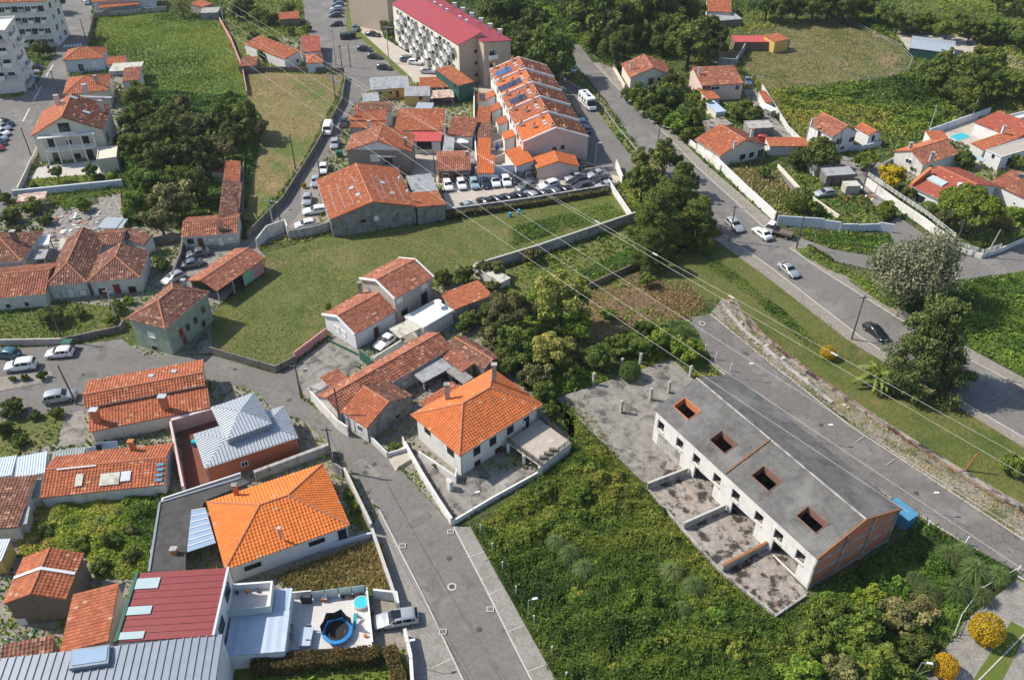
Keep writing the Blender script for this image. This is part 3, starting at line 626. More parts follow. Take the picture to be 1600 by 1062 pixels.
# kerbs as single stone runs
def kerb(px, w_=.16, z=.17, mat='kerb', name='kerb'):
    pts = [G(*p) for p in px]; m = MB()
    strip(m, pts, w_, -.02, z); o = m.ob(name, mat); o['kind'] = 'structure'; return o
def strip(m, pts, w_, z0, z1, closed=False):
    n = len(pts); off = []
    for i, p in enumerate(pts):
        d0 = (pts[i]-pts[i-1]) if i > 0 else (pts[1]-pts[0]); d1 = (pts[i+1]-pts[i]) if i < n-1 else d0
        d0 = Vector((d0.x, d0.y, 0)).normalized(); d1 = Vector((d1.x, d1.y, 0)).normalized()
        t = (d0+d1).normalized(); nn = Vector((-t.y, t.x, 0)); k = 1/max(.4, nn.dot(Vector((-d0.y, d0.x, 0)))); off.append(nn*k*w_/2)
    L = [p-o for p, o in zip(pts, off)]; R_ = [p+o for p, o in zip(pts, off)]
    zf = (lambda i: z1[i]) if isinstance(z1, (list, tuple)) else (lambda i: z1)
    i0 = len(m.v)
    for i in range(n):
        m.v += [Vector((L[i].x, L[i].y, z0)), Vector((R_[i].x, R_[i].y, z0)), Vector((R_[i].x, R_[i].y, zf(i))), Vector((L[i].x, L[i].y, zf(i)))]
    for i in range(n-1):
        a = i0+i*4; b = a+4
        for q in ((0, 1), (1, 2), (2, 3), (3, 0)): m.f.append((a+q[0], b+q[0], b+q[1], a+q[1]))
    m.f.append((i0, i0+1, i0+2, i0+3)); e = i0+(n-1)*4; m.f.append((e+3, e+2, e+1, e))
kerb([(709, 824), (762, 926), (802, 1007), (864, 1130)])
kerb([(592, 797), (664, 937), (724, 1064), (758, 1130)])
kerb([(1130, 367), (1199, 415), (1344, 527), (1449, 597), (1599, 684), (1750, 767)])
kerb([(1750, 689), (1600, 607), (1500, 555), (1400, 496), (1290, 427), (1233, 388)])
kerb([(1204, 365), (1180, 344), (1090, 263), (1040, 211), (975, 149), (928, 99)])
kerb([(1110, 491), (1198, 563), (1326, 664), (1596, 841), (1760, 944)], .14, .12)
kerb([(1085, 546), (1150, 601), (1250, 691), (1430, 801), (1600, 906), (1760, 1001)], .14, .12)
kerb([(1430, 1130), (1530, 1062), (1606, 985)], .14, .12)
# parking-bay lines across the cobbled strips and private road strip
for a, b in (((730, 872), (757, 862)), ((762, 930), (785, 920)), ((795, 987), (818, 978)), ((823, 1050), (850, 1040)),
             ((1337, 691), (1350, 683)), ((1385, 727), (1398, 718)), ((1223, 590), (1226, 588)), ((675, 1044), (705, 1030))):
    q = [G(*a), G(*b)]; m = MB(); strip(m, q, .1, .145, .16); m.ob('bay_line', 'kerb')['kind'] = 'structure'
# crossing on the left street
for k in range(6):
    a = (100+k*5, 75-k*.4); m = MB(); strip(m, [G(*a), G(a[0]+2.2, a[1]-4.5)], .5, .062, .068); m.ob('road_marking', 'paint')['kind'] = 'structure'
for a, b in (((83, 102), (72, 120)), ((65, 135), (52, 158)), ((46, 170), (36, 190))):
    m = MB(); strip(m, [G(*a), G(*b)], .25, .062, .068); m.ob('road_marking', 'paint')['kind'] = 'structure'
# manholes and drain grates
for i, (x, y, ring) in enumerate(((706, 916, 1), (749, 983, 0), (585, 725, 0), (570, 738, 0), (572, 692, 0), (452, 625, 0), (477, 579, 0), (702, 872, 0), (1283, 664, 0), (1432, 770, 0), (130, 585, 0), (367, 577, 0), (1075, 503, 1), (1097, 505, 1), (454, 328, 0))):
    p = G(x, y, .064); m = MB().lathe(p, [(.34, 0), (.34, .012)], 14); o = m.solo('manhole_cover', 'iron', 'round iron manhole cover set flush in the road surface', 'manhole cover', 'manhole covers in the roads')
    if ring:
        MB().lathe(p-Vector((0, 0, .002)), [(.52, 0), (.52, .008)], 16).ob('collar', 'kerb', o)
for x, y in ((704, 830), (766, 951), (629, 852), (692, 986)):
    p = G(x, y, .16); m = MB(); m.box(p.x-.4, p.x+.4, p.y-.35, p.y+.35, .1, .172)
    o = m.solo('storm_drain', 'kerb', 'square drain with iron grate let into the kerb edge', 'drain', 'drain grates along the street')
    g = MB()
    for k in range(5): g.box(p.x-.25+k*.12-.04, p.x-.25+k*.12+.04, p.y-.24, p.y+.24, .172, .184)
    g.ob('grate', 'iron', o)
for i_, (a_, b_, w_, mt_) in enumerate((((660, 880), (690, 935), 1.4, 'asphalt_priv'), ((520, 660), (548, 682), 1.6, 'asphalt'), ((440, 605), (462, 618), 2.0, 'asphalt_priv'), ((560, 720), (590, 745), 1.2, 'conc_floor'), ((180, 560), (215, 568), 1.5, 'asphalt_priv'), ((60, 610), (110, 602), 1.3, 'asphalt'), ((1250, 455), (1290, 487), 1.2, 'asphalt_priv'), ((1120, 330), (1150, 358), 1.3, 'asphalt_priv'), ((1420, 555), (1470, 583), 1.5, 'asphalt_priv'), ((985, 185), (1020, 222), 1.3, 'asphalt_old'), ((1300, 670), (1360, 712), 1.3, 'asphalt'), ((1180, 575), (1215, 603), 1.6, 'asphalt_old'), ((1460, 785), (1510, 815), 1.2, 'asphalt'), ((510, 110), (528, 132), 1.5, 'asphalt_old'), ((500, 250), (515, 222), 1.3, 'asphalt_old'), ((70, 160), (55, 195), 1.6, 'asphalt_old'), ((715, 960), (745, 1015), .9, 'asphalt_priv'))):
    m = MB(); strip(m, [G(*a_), G(*b_)], w_, .06, .0655+.0006*i_); m.ob('road_patch', mt_)['kind'] = 'structure'
m = MB(); strip(m, [G(640, 823), (G(672, 803))], 1.1, .06, .067); m.ob('road_patch', 'asphalt_priv')['kind'] = 'structure'
# ---------------------------------------------------------------- walls and fences
def wall(px, h, mat, label, th=.22, cope=None, cat='wall', name='garden_wall', z0=-.1, group=None):
    pts = [G(*p) for p in px]; hs = h if isinstance(h, (list, tuple)) else [h]*len(pts)
    m = MB(); strip(m, pts, th, z0, hs); o = m.solo(name, mat, label, cat, group)
    if cope:
        m2 = MB(); pp = pts
        i0 = len(m2.v); strip(m2, pp, th+.1, 0, [x+.07 for x in hs])
        for j in range(len(pts)): m2.v[j*4].z = hs[j]+.003; m2.v[j*4+1].z = hs[j]+.003
        m2.ob('coping', cope, o)
    return o
def fence(px, h, label, step=2.5, mat='rail_white', bars=3, group=None, cat='fence', z0=0):
    pts = [G(*p) for p in px]; T = thing('fence', pts[0], label, cat, group)
    for i in range(len(pts)-1):
        a, b = pts[i], pts[i+1]; d = b-a; n = max(1, int(d.length/step)); u = d.normalized(); v = Vector((-u.y, u.x, 0)); up = Vector((0, 0, 1))
        for k in range(n+(i == len(pts)-2)): MB().obox(a+d*k/n+up*(z0+h/2), u, v, up, .09, .09, h).ob('post', mat, T)
        for k in range(bars): MB().obox((a+b)/2+up*(z0+h*(k+.7)/bars), u, v, up, d.length, .05, .07).ob('rail', mat, T)
    return T
wall([(150, 27), (262, 18)], 1.6, 'concrete', 'grey rendered wall below the white house with porch')
wall([(137, 78), (148, 28)], 1.4, 'stone_brown', 'brown wall between the left street and the green field')
wall([(344, 34), (362, 66), (380, 112), (387, 150)], 1.3, 'pink_paint', 'thin reddish wall along the right edge of the green field')
wall([(374, 112), (437, 112), (538, 114)], 1.3, 'stone_brown', 'dark wall between small white cottages and the dry field')
fence([(480, 108), (537, 105)], 1.2, 'white picket fence beside the small orange hip roof', 1, 'rail_white', 2)
wall([(541, 123), (535, 163), (490, 243), (443, 318), (388, 373)], 1.5, 'stone', 'long curving stone wall between dry field and narrow street')
wall([(383, 250), (380, 345)], 1.6, 'stone', 'old stone wall beside the long narrow roof row')
wall([(30, 303), (63, 232), (66, 238)], 1.3, 'cream', 'cream wall along the street by the balconied cream house')
wall([(22, 308), (75, 303), (193, 291)], 1.5, 'bluewhite', 'blue-grey coped wall below the small garden lawn', .45)
wall([(402, 386), (420, 372), (448, 362), (452, 372)], [1.6, 2.6, 2.6, 2.6], 'white_old', 'stepped whitewashed wall at the street bend')
wall([(452, 374), (495, 366), (526, 356)], 1.8, 'concrete', 'patched concrete wall below the parked white cars')
wall([(697, 336), (830, 318), (950, 298)], 1.3, 'concrete_dark', 'dark mossy wall below the row of parked cars', .3, 'concrete')
wall([(950, 290), (986, 344)], 1.5, 'white', 'white wall running down beside the vegetable garden')
wall([(962, 262), (972, 288)], 1.9, 'white', 'short white wall closing the car park end')
wall([(742, 278), (830, 272)], 2.4, 'bluewhite', 'pale blue-grey wall behind the white parked cars')
wall([(855, 276), (958, 266)], 1.0, 'concrete', 'low grey wall below the pale townhouse annex')
wall([(742, 428), (840, 398), (992, 346)], 2.0, 'concrete', 'long grey block wall between meadow and vegetable plots', .25, 'kerb')
wall([(920, 452), (1000, 416)], 1.2, 'stone_brown', 'low reddish brick wall across the vegetable plots')
wall([(330, 552), (432, 582), (463, 566), (458, 560)], 1.3, 'stone', 'stone wall at the lower edge of the green meadow')
wall([(462, 562), (512, 524)], 1.5, 'pink_paint', 'faded red wall above the bare concrete yard')
wall([(510, 532), (560, 556)], .5, 'door_green', 'green painted base strip along white cottage front', .1)
wall([(563, 562), (580, 574)], 1.9, 'door_green', 'green metal gate beside the white cottage', .1, cat='gate', name='gate')
wall([(585, 572), (628, 545)], 1.7, 'white_old', 'whitewashed courtyard wall beside long old roof')
wall([(484, 622), (530, 672), (545, 682)], 1.9, 'white', 'white street wall below the long old roof')
wall([(580, 690), (606, 716)], 1.1, 'white_old', 'white garden front wall beside the old orange cottage')
wall([(606, 716), (634, 708), (630, 690)], 1.0, 'white_old', 'low wall round the small front garden')
wall([(633, 700), (660, 748), (686, 790), (706, 820)], 1.2, 'white', 'white wall along the street below the hipped orange house', .25, 'white')
wall([(706, 820), (770, 782), (842, 742)], .7, 'white', 'low white wall between concrete yard and brambles', .25)
wall([(655, 715), (712, 754), (714, 742)], 1.3, 'white', 'curved white ramp wall beside hipped orange house', .2)
wall([(700, 760), (706, 767)], 1.6, 'white_old', 'gate pillar in the white street wall', .5)
wall([(272, 676), (292, 778)], 2.2, 'pinkish', 'beige panelled wall beside the zinc roof nursery', .3)
wall([(273, 674), (348, 652)], 2.2, 'pinkish', 'pale slatted wall behind the zinc roof house', .5)
wall([(400, 750), (518, 706)], 1.6, 'concrete', 'grey parapet wall between zinc roof and bright orange roof', .5)
wall([(518, 706), (522, 735), (537, 745)], 1.6, 'concrete_dark', 'dark corner wall at the street by the zinc roof house', .25)
wall([(540, 745), (582, 833)], 1.7, 'concrete', 'grey street wall beside the bright orange roof', .25, 'kerb')
wall([(500, 860), (583, 838)], .8, 'bluewhite', 'pale blue-grey wall below the bright orange roof house', .25)
wall([(583, 838), (606, 905), (622, 952)], 1.5, 'concrete', 'grey wall between dry plot and cobbled pavement', .25, 'kerb')
wall([(585, 934), (621, 938), (624, 955)], 1.6, 'white', 'white wall beside the silver estate car', .25)
wall([(634, 995), (643, 1035), (648, 1110)], 1.6, 'white', 'white gate wall below the silver estate car', .35)
wall([(1076, 226), (1125, 268)], 1.4, 'white', 'white wall in front of the brown-roofed bungalow', .25)
wall([(1117, 258), (1160, 300), (1210, 346)], 2.0, 'white_clean', 'tall bright white wall along the main road', .25)
for i, (a, b, hh) in enumerate((((1213, 352), (1285, 357), 2.1), ((1285, 357.3), (1311, 361), 1.9), ((1311, 361.3), (1338, 361.5), 1.6), ((1338, 361.8), (1372, 360), 1.5), ((1372, 360.3), (1394, 364), 1.8))):
    wall([a, b], hh, 'bluewhite', 'pale blue stepped wall panel beside the flatbed truck lane', .25, group='stepped blue wall panels')
wall([(1215, 262), (1250, 300), (1310, 342)], .8, 'cream', 'thin cream wall between driveway and car yard', .3)
wall([(1352, 290), (1400, 325), (1440, 352), (1487, 388)], 1.7, 'white', 'white wall with railing along the uphill lane', .25)
fence([(1353, 287), (1402, 321), (1442, 348), (1487, 384)], .9, 'pale metal railing on top of the white lane wall', 1.2, 'rail_white', 3, z0=1.7)
wall([(1487, 390), (1532, 404), (1560, 395), (1640, 362)], 1.0, 'white', 'low white wall curving round the pine garden corner', .25)
fence([(1488, 389), (1532, 403), (1560, 394)], .8, 'pale metal railing on the curved corner wall', 1.2, 'rail_white', 3, z0=1.0)
wall([(1285, 232), (1345, 236), (1375, 228)], 1.2, 'bluewhite', 'pale wall below the white house with brown roof', .25)
wall([(1120, 103), (1148, 105), (1170, 68)], 2.2, 'sheet_grey', 'grey block retaining wall of the raised dirt lot', .3)
wall([(1150, 75), (1232, 75)], 2.6, 'sheet_grey', 'grey block wall below the red lean-to roofs', .3)
wall([(1380, 262), (1402, 250), (1450, 228)], 1.2, 'concrete', 'grey wall behind the double-pitched tile bungalow', .25)
wall([(1450, 212), (1545, 178)], 1.6, 'bluewhite', 'pale wall behind the turquoise swimming pool', .25)
wall([(958, 108), (976, 140)], 1.2, 'cream', 'cream wall beside the bungalow above the main road', .25)
wall([(1190, 140), (1230, 205), (1250, 225), (1285, 235)], 1.3, 'white_old', 'white wall following the driveway down to the white house', .25)
wall([(741, 148), (741, 200), (745, 272)], 2.0, 'white', 'long white wall beside the row of lean-to roofs', .3)
for i in range(5):
    wall([(771, 160+i*24), (800, 150+i*24)], 1.5, 'pinkish', 'pale garden divider wall behind the stepped townhouses', .2, group='townhouse garden dividers')
wall([(190, 305), (196, 360)], 1.2, 'wood_brown', 'brown plank screen beside the rubble yard', .1, cat='fence', name='plank_screen')
wall([(235, 385), (280, 378)], 1.8, 'stone', 'stone wall behind the twin hipped houses', .3)
wall([(272, 440), (285, 405), (288, 385)], 1.6, 'stone', 'stone wall beside the parked saloon cars', .3)
wall([(100, 538), (190, 518), (196, 508)], 1.2, 'stone', 'stone garden wall below the twin hipped houses', .3)
wall([(0, 540), (100, 538)], 1.2, 'beige', 'beige garden wall behind the parked cars', .3)
# guard rail on the lay-by
def guard(px, label, h=.75):
    pts = [G(*p) for p in px]; T = thing('guard_rail', pts[0], label, 'guard rail')
    m = MB(); strip(m, pts, .1, h-.3, h); m.ob('beam', 'galv', T)
    for a, b in zip(pts, pts[1:]):
        n = max(1, int((b-a).length/3)); d = b-a; u = d.normalized(); v = Vector((-u.y, u.x, 0))
        for k in range(n): MB().obox(a+d*k/n+Vector((0, 0, (h-.1)/2)), u, v, Vector((0, 0, 1)), .12, .14, h-.1).ob('post', 'galv', T)
guard([(880, 126), (915, 147), (940, 168), (965, 203), (998, 242)], 'galvanised guard rail between lay-by and main road')
fence([(1132, 466), (1165, 500), (1225, 555), (1330, 630), (1450, 715), (1560, 785), (1640, 835)], .8, 'long rusty wire fence between grass verge and gravel strip', 3, 'rust', 1)
m = MB(); strip(m, [G(*p) for p in ((1140, 470), (1170, 508), (1260, 580), (1360, 650), (1480, 725), (1600, 800), (1680, 850))], .7, -.05, .35)
m.solo('retaining_kerb', 'conc_stain', 'crumbling concrete retaining strip along the grass verge', 'retaining wall')
m = MB(); strip(m, [G(*p) for p in ((1126, 472), (1160, 515), (1240, 582), (1300, 630))], .5, -.05, .28)
m.solo('concrete_beam', 'concrete', 'broken concrete beam lying on the gravel strip', 'beam')
fence([(1225, 28), (1310, 25), (1330, 38), (1400, 72), (1425, 95), (1418, 112), (1370, 123), (1340, 128)], 1.2, 'wire fence with pale posts round the far olive field', 5, 'conc_pole', 2)
fence([(1590, 892), (1530, 925), (1500, 965), (1488, 995)], 1.1, 'white wooden fence at the end of the bramble plot', 3, 'rail_white', 1)
# ================================================================ buildings
H_ = house; UP = Vector((0, 0, 1))
def sub(T, **k): return house(into=T, **k)
# --- hipped orange house with roof terrace
T = H_('hipped_house', 'white two-storey house with hipped orange roof and black-railed terrace', A=(718, 712.5), B=(848, 632), C=(642, 648), h=4.3, roof='hip', rise=2.5, hipk=.95, oh=.55, rm='tile_new',
       wins=[(0, 745, 704, 1.1, 1.3, 'k'), (0, 770, 689, 1.1, 1.3, 'k'), (0, 797, 671, 1.1, 1.3, 'k'), (0, 746, 727, 1.0, .9, 'r'), (0, 778, 708, 1.0, .9, 'r'), (3, 704, 705, 1.3, 1.2, 'k'), (3, 668, 672, 1.2, 1.2, 'k'), (0, 822, 660, 1.0, 2.0, 'K')],
       chim=[((698, 601), 7.6, .6, 2.4, 'concrete', 'concrete'), ((772, 570), 8.8, .6, 3.4, 'concrete', 'concrete')])
zt = 1.9; q = [G(792, 690, zt), G(845, 728, zt), G(893, 691, zt), G(842, 655, zt)]
ter = MB().slab(q, .25).ob('terrace_deck', 'paving_pale', T)
for a, b, nm in ((0, 1, 0), (1, 2, 0), (2, 3, 0)):
    r = MB(); d = q[b]-q[a]; u = d.normalized(); v = Vector((-u.y, u.x, 0))
    for k in range(5): r.obox((q[a]+q[b])/2+UP*(.2+k*.18), u, v, UP, d.length-.06, .04, .05)
    for k in range(6): r.obox(q[a]+d*(k+.2)/5.5+UP*.475, u, v, UP, .05, .05, .93)
    r.ob('railing', 'rail_black', ter)
wl = MB(); ins = [p+((q[0]+q[2])/2-p)*.02 for p in q]
d = ins[2]-ins[1]; wl.obox((ins[1]+ins[2])/2-UP*(zt/2+.14), d.normalized(), Vector((-d.y, d.x, 0)).normalized(), UP, d.length, .2, zt-.26).ob('terrace_wall', 'white', T)
for t in (.02, .5, .97):
    p = ins[0]+(ins[1]-ins[0])*t; MB().box(p.x-.2, p.x+.2, p.y-.2, p.y+.2, 0, zt-.26).ob('pillar', 'white', T)
for px in ((848, 716), (855, 710), (863, 704)):
    p = G(*px, zt); o = MB().box(p.x-.45, p.x+.45, p.y-.22, p.y+.22, zt, zt+.4).solo('planter_box', 'stone_brown', 'brown planter box with green plant on the roof terrace', 'planter', 'planters on the roof terrace')
p = G(818, 667, zt); o = MB().box(-.25+p.x, .25+p.x, p.y-.25, p.y+.25, zt+.4, zt+.45).box(p.x-.25, p.x+.25, p.y+.2, p.y+.25, zt+.45, zt+.9).solo('plastic_chair', 'cloth_white', 'white plastic chair on the roof terrace by the door', 'chair')
for sx in (-.22, .22):
    for sy in (-.22, .22): MB().box(p.x+sx-.025, p.x+sx+.025, p.y+sy-.025, p.y+sy+.025, zt, zt+.4).ob('leg', 'cloth_white', o)
# --- ramp steps at its street side
m = MB()
for k in range(3): pts = [G(*a, 0) for a in ((606+k*2, 716-k*2), (634, 705-k*3), (643+k*2, 722-k*2), (618+k*2, 737-k*2))]; m.prism(pts, k*.15, (k+1)*.15-.002)
m.solo('entrance_steps', 'paving_pale', 'pale entrance steps between garden wall and street', 'steps')
# --- bright orange bungalow
T = H_('bungalow', 'white bungalow with bright orange hipped roof beside the street', A=(352, 890), B=(546.5, 820), C=(320.6, 785), h=2.9, roof='hip', rise=2.3, oh=.3, rm='tile_lumin', wm='white_clean',
       wins=[(0, 495, 846, 1.9, .7, 'k'), (0, 395, 884, 1.9, .7, 'k'), (0, 535, 836, 1, 2.1, 'K')], chim=[((366, 758), 5.0, .5, 1.6, 'terracotta', 'concrete'), ((436, 826), 5.2, .25, 1.5, 'galv', 'galv')])
zf = 2.9; mm = MB().slab([G(*p, zf) for p in ((233, 893), (250, 785), (376, 747), (392, 753), (324, 780), (318, 786), (290, 862), (290, 892))], .3)
mm.ob('flat_roof', 'membrane', T)
for a, b in (((233, 893), (250, 785)), ((250, 785), (376, 747))):
    m = MB(); strip(m, [G(*a, zf), G(*b, zf)], .25, zf-.01, zf+.14); m.ob('roof_edge', 'zinc_dark', T)
m = MB(); strip(m, [G(*p) for p in ((245, 885), (262, 800), (382, 760))], .2, 0, 2.55); m.ob('annex_wall', 'white_clean', T)
for k in range(7):
    a0 = G(299-1*k+0, 797+9.3*k, 3.0); 
    p = [(299-k*1.0, 797+k*9.3), (321+k*2.3, 793+k*7.8), (321+(k+1)*2.3, 793+(k+1)*7.8), (299-(k+1)*1.0, 797+(k+1)*9.3)]
    MB().slab([G(*x, 3.05) for x in p], .04).ob('pane', 'glass_blue', T)
    m = MB(); strip(m, [G(*p[0], 3.1), G(*p[1], 3.1)], .08, 3.06, 3.12); m.ob('glazing_bar', 'frame_white', T)
chimney(T, (271, 858), 3.5, .6, .6, 'terracotta', 'concrete')
# --- zinc-roofed nursery
T = H_('zinc_house', 'low orange-brick building with pale standing-seam zinc hipped roofs', A=(319.3, 731), B=(465.6, 682.3), C=(303, 678.5), h=3.1, roof='hip', rise=.7, oh=.12, rm='zinc', mode='seam', wm='brick_fine',
       wins=[(0, 382, 724, .9, .9, 'w')])
sub(T, A=(354.4, 687.3), B=(425, 661), C=(335.6, 634.7), h=4.6, roof='hip', rise=.8, oh=.1, rm='zinc', mode='seam', wm='zinc_dark', z0=3.1, hipk=.98)
# --- long tiled house on the street
T = H_('long_house', 'long house with weathered red tile roof and two brick chimneys', A=(132, 637), B=(320, 601), C=(143, 594), h=3.5, roof='gable', rise=.9, rp=.28, rm='tile_mid', wm='cream', oh=.25)
sub(T, A=(139, 675), B=(328, 637), C=(134, 640), h=2.3, roof='shed', rise=1.0, rm='tile_mid', wm='cream', oh=.25)
chimney(T, (146, 641), 4.6, .9, 2.0, 'terracotta', 'galv'); chimney(T, (253, 620), 4.8, .9, 2.0, 'terracotta', 'galv')
for px in ((236, 587), (272, 580)):
    p = G(*px, 4.15); MB().box(p.x-.35, p.x+.35, p.y-.3, p.y+.3, 3.9, 4.25).ob('skylight', 'glass_pale', T)
m = MB(); strip(m, [G(*p) for p in ((158, 688), (196, 678))], .2, 0, 2.0); m.ob('yard_wall', 'white', T)
# --- patched row of sheds
T = H_('patched_shed', 'low building with patched orange tile roof and white repair sheets', cat='shed', A=(62, 778), B=(256, 757), C=(80, 712), h=2.2, roof='gable', rise=1.1, rm='tile_mid', wm='white_old', oh=.15,
       chim=[((204, 690), 4.0, .6, 1.8, 'terracotta', 'terracotta')])
W, U, V, u, v, h, PL = T_info[T.name]
for i, (t0, t1, d0, d1, mt) in enumerate(((.47, .63, .08, .3, 'sheet_pale'), (.64, .72, .12, .3, 'zinc'), (.27, .33, .12, .34, 'sheet_pale'), (.93, .985, .05, .1, 'blue_sheet'), (.93, .985, .14, .19, 'blue_sheet'), (.93, .985, .24, .29, 'blue_sheet'), (.93, .985, .33, .38, 'blue_sheet'), (.1, .42, .455, .475, 'cloth_white'))):
    zz = lambda d: 2.2+1.1*d*2
    MB().slab([W(U*t0, V*d0, zz(d0)+.24), W(U*t1, V*d0, zz(d0)+.24), W(U*t1, V*d1, zz(d1)+.24), W(U*t0, V*d1, zz(d1)+.24)], .05).ob('repair_sheet', mt, T)
for lab, A, B, C, hh, rm in (('grey metal lean-to roof at the left of the patched shed', (22, 748), (70, 738), (30, 716), 2.3, 'sheet_blue'), ('green corrugated lean-to roof beside the patched shed', (78, 727), (130, 719), (82, 708), 2.2, 'sheet_green'),
                         ('grey lean-to with pale stripe below the patched shed', (30, 782), (62, 775), (38, 755), 2.0, 'sheet_green'), ('grey metal shed roof at the picture edge beside patched shed', (-50, 752), (18, 742), (-45, 724), 2.2, 'sheet_blue')):
    H_('lean_to', lab, 'shed', A, B, C, hh, 'shed', rise=.3, rm=rm, mode='corr', wm='white_old', oh=.1)
H_('old_shed', 'small shed with dark worn tile roof beside the scrub', 'shed', (-40, 830), (28, 823), (-40, 755), 2.5, 'shed', rise=.5, rm='tile_worn', wm='white_old', oh=.15)
H_('plank_shed', 'small shed with ragged grey board roof beside scrub', 'shed', (8, 824), (42, 818), (14, 800), 2.2, 'shed', rise=.3, rm='sheet_grey', mode='corr', wm='beige', oh=.1)
H_('metal_shed', 'small yellowish shed with blue-grey metal roof', 'shed', (-30, 878), (2, 876), (-20, 846), 2.4, 'shed', rise=.3, rm='sheet_blue', mode='corr', wm='yellow_wall', oh=.1)
# --- stone ruin with orange roof
T = H_('stone_house', 'old brown stone house with half-renewed orange tile roof', A=(103, 936), B=(131, 864), C=(-2, 957), h=4.0, roof='gable', rise=1.3, rm='tile_mid', wm='stone_brown', oh=.2, wins=[(3, 22, 990, .9, 1.0, 'S')])
m = MB(); W, U, V, u, v, h, PL = T_info[T.name]
m.slab([W(U*.5, 0, 4.2), W(U*.56, 0, 4.2), W(U*.56, V*.5, 5.5), W(U*.5, V*.5, 5.5)], .05).slab([W(U*.5, V, 4.2), W(U*.56, V, 4.2), W(U*.56, V*.5, 5.5), W(U*.5, V*.5, 5.5)], .05)
m.ob('mortar_band', 'cloth_white', T)
# --- red-panelled building with tile half, zinc wing and terrace
T = H_('red_roof_building', 'white building with dark red metal panel roof and three roof lights', A=(180, 1003), B=(334, 993), C=(205, 898), h=6.3, roof='shed', rise=.25, rm='red_panel', mode='panel', pitch=.78, wm='white_clean', oh=.12,
       wins=[(1, 355, 925, 1.7, 1.5, 'k'), (1, 346, 978, 1.7, 1.5, 'k')])
W, U, V, u, v, h, PL = T_info[T.name]
for d0, d1, w1 in ((.02, .12, .0), (.36, .48, 0), (.74, .9, 0)):
    MB().slab([W(U*.03, V*d0, 6.47+d0*.25), W(U*.28, V*d0, 6.47+d0*.25), W(U*.28, V*d1, 6.47+d1*.25), W(U*.03, V*d1, 6.47+d1*.25)], .06).ob('roof_light', 'glass_pale', T)
for x0, x1, mt in ((-.012, .012, 'door_green'), (.985, 1.0, 'bluewhite')):
    MB().hexa([W(U*x0, 0, 6.2), W(U*x1+.1, 0, 6.2), W(U*x1+.1, V, 6.45), W(U*x0, V, 6.45)], [W(U*x0, 0, 6.5), W(U*x1+.1, 0, 6.5), W(U*x1+.1, V, 6.75), W(U*x0, V, 6.75)]).ob('gutter', mt, T)
sub(T, A=(93, 1021), B=(172, 1007), C=(86, 933), h=5.7, roof='shed', axis='v', rise=.6, rm='tile_mid', wm='beige', oh=.12)
sub(T, A=(-75, 1160), B=(330, 1112), C=(-75, 1040), h=5.9, roof='shed', rise=.35, rm='zinc_dark', mode='seam', pitch=.75, wm='white_clean', oh=.1)
q = [(107, 1044), (169, 1035), (171, 1006), (112, 1014)]
MB().slab([G(*p, 6.75) for p in q], .45).ob('skylight', 'zinc_dark', T); MB().slab([G(*p, 6.82) for p in ((112, 1039), (166, 1031), (168, 1009), (115, 1017))], .05).ob('pane', 'glass_blue', T)
H_('low_tile_roof', 'low worn tile roof beside the zinc roof edge', 'shed', (0, 1034), (82, 1018), (0, 1012), 2.5, 'shed', rise=.5, rm='tile_worn', wm='stone_brown', oh=.15)
sub(T, A=(350, 1025), B=(445, 1017), C=(359, 962), h=2.6, roof='shed', rise=.1, rm='sheet_blue', mode='corr', pitch=1.1, wm='white_clean', oh=.1)
sub(T, A=(418, 967), B=(450, 965), C=(425, 921), h=2.55, roof='shed', rise=.1, rm='sheet_blue', mode='corr', pitch=.6, wm='white_clean', oh=.1)
zt = 3.0; q = [G(*p, zt) for p in ((358, 962), (423, 955), (427, 917), (361, 922))]
o = MB().slab(q, .2).ob('balcony_floor', 'terrace_tile', T)
m = MB(); strip(m, [q[1], q[2], q[3]], .22, zt+.003, zt+1.0); m.ob('balcony_parapet', 'white_clean', o)
m = MB(); strip(m, [q[0], q[1]], .05, zt+.05, zt+.95); m.ob('balustrade', 'glass_pale', o)
# tiled terrace with toys
tz = .5; q = [G(*p, tz) for p in ((448, 1015), (583, 1010), (574, 925), (453, 932))]
tt = thing('roof_terrace', (sum(p.x for p in q)/4, sum(p.y for p in q)/4, 0), 'pale tiled terrace holding trampoline, slide and pool', 'terrace')
MB().prism(q, 0, tz-.02).ob('base', 'white_clean', tt)
nu, nv = 14, 10
for i in range(nu):
    for j in range(nv):
        f = lambda s, t: q[0].lerp(q[1], s).lerp(q[3].lerp(q[2], s), t); e = .004
        MB().slab([f(i/nu+e, j/nv+e)+UP*.0, f((i+1)/nu-e, j/nv+e), f((i+1)/nu-e, (j+1)/nv-e), f(i/nu+e, (j+1)/nv-e)], .018).ob('floor_tile', 'terrace_tile', tt)
m = MB(); strip(m, [q[1], q[2]], .18, tz, tz+.9); m.ob('parapet', 'white_clean', tt)
for k in range(4):
    a = G(490+k*20.5, 937-k*2.6, tz); b = G(509+k*20.5, 934.5-k*2.6, tz); m = MB(); strip(m, [a, b], .05, tz, tz+1.5); m.ob('glass_screen', 'glass_pale', tt)
m = MB(); strip(m, [G(452, 933, tz), G(488, 930, tz)], .15, tz, tz+.9); m.ob('parapet', 'white_clean', tt)
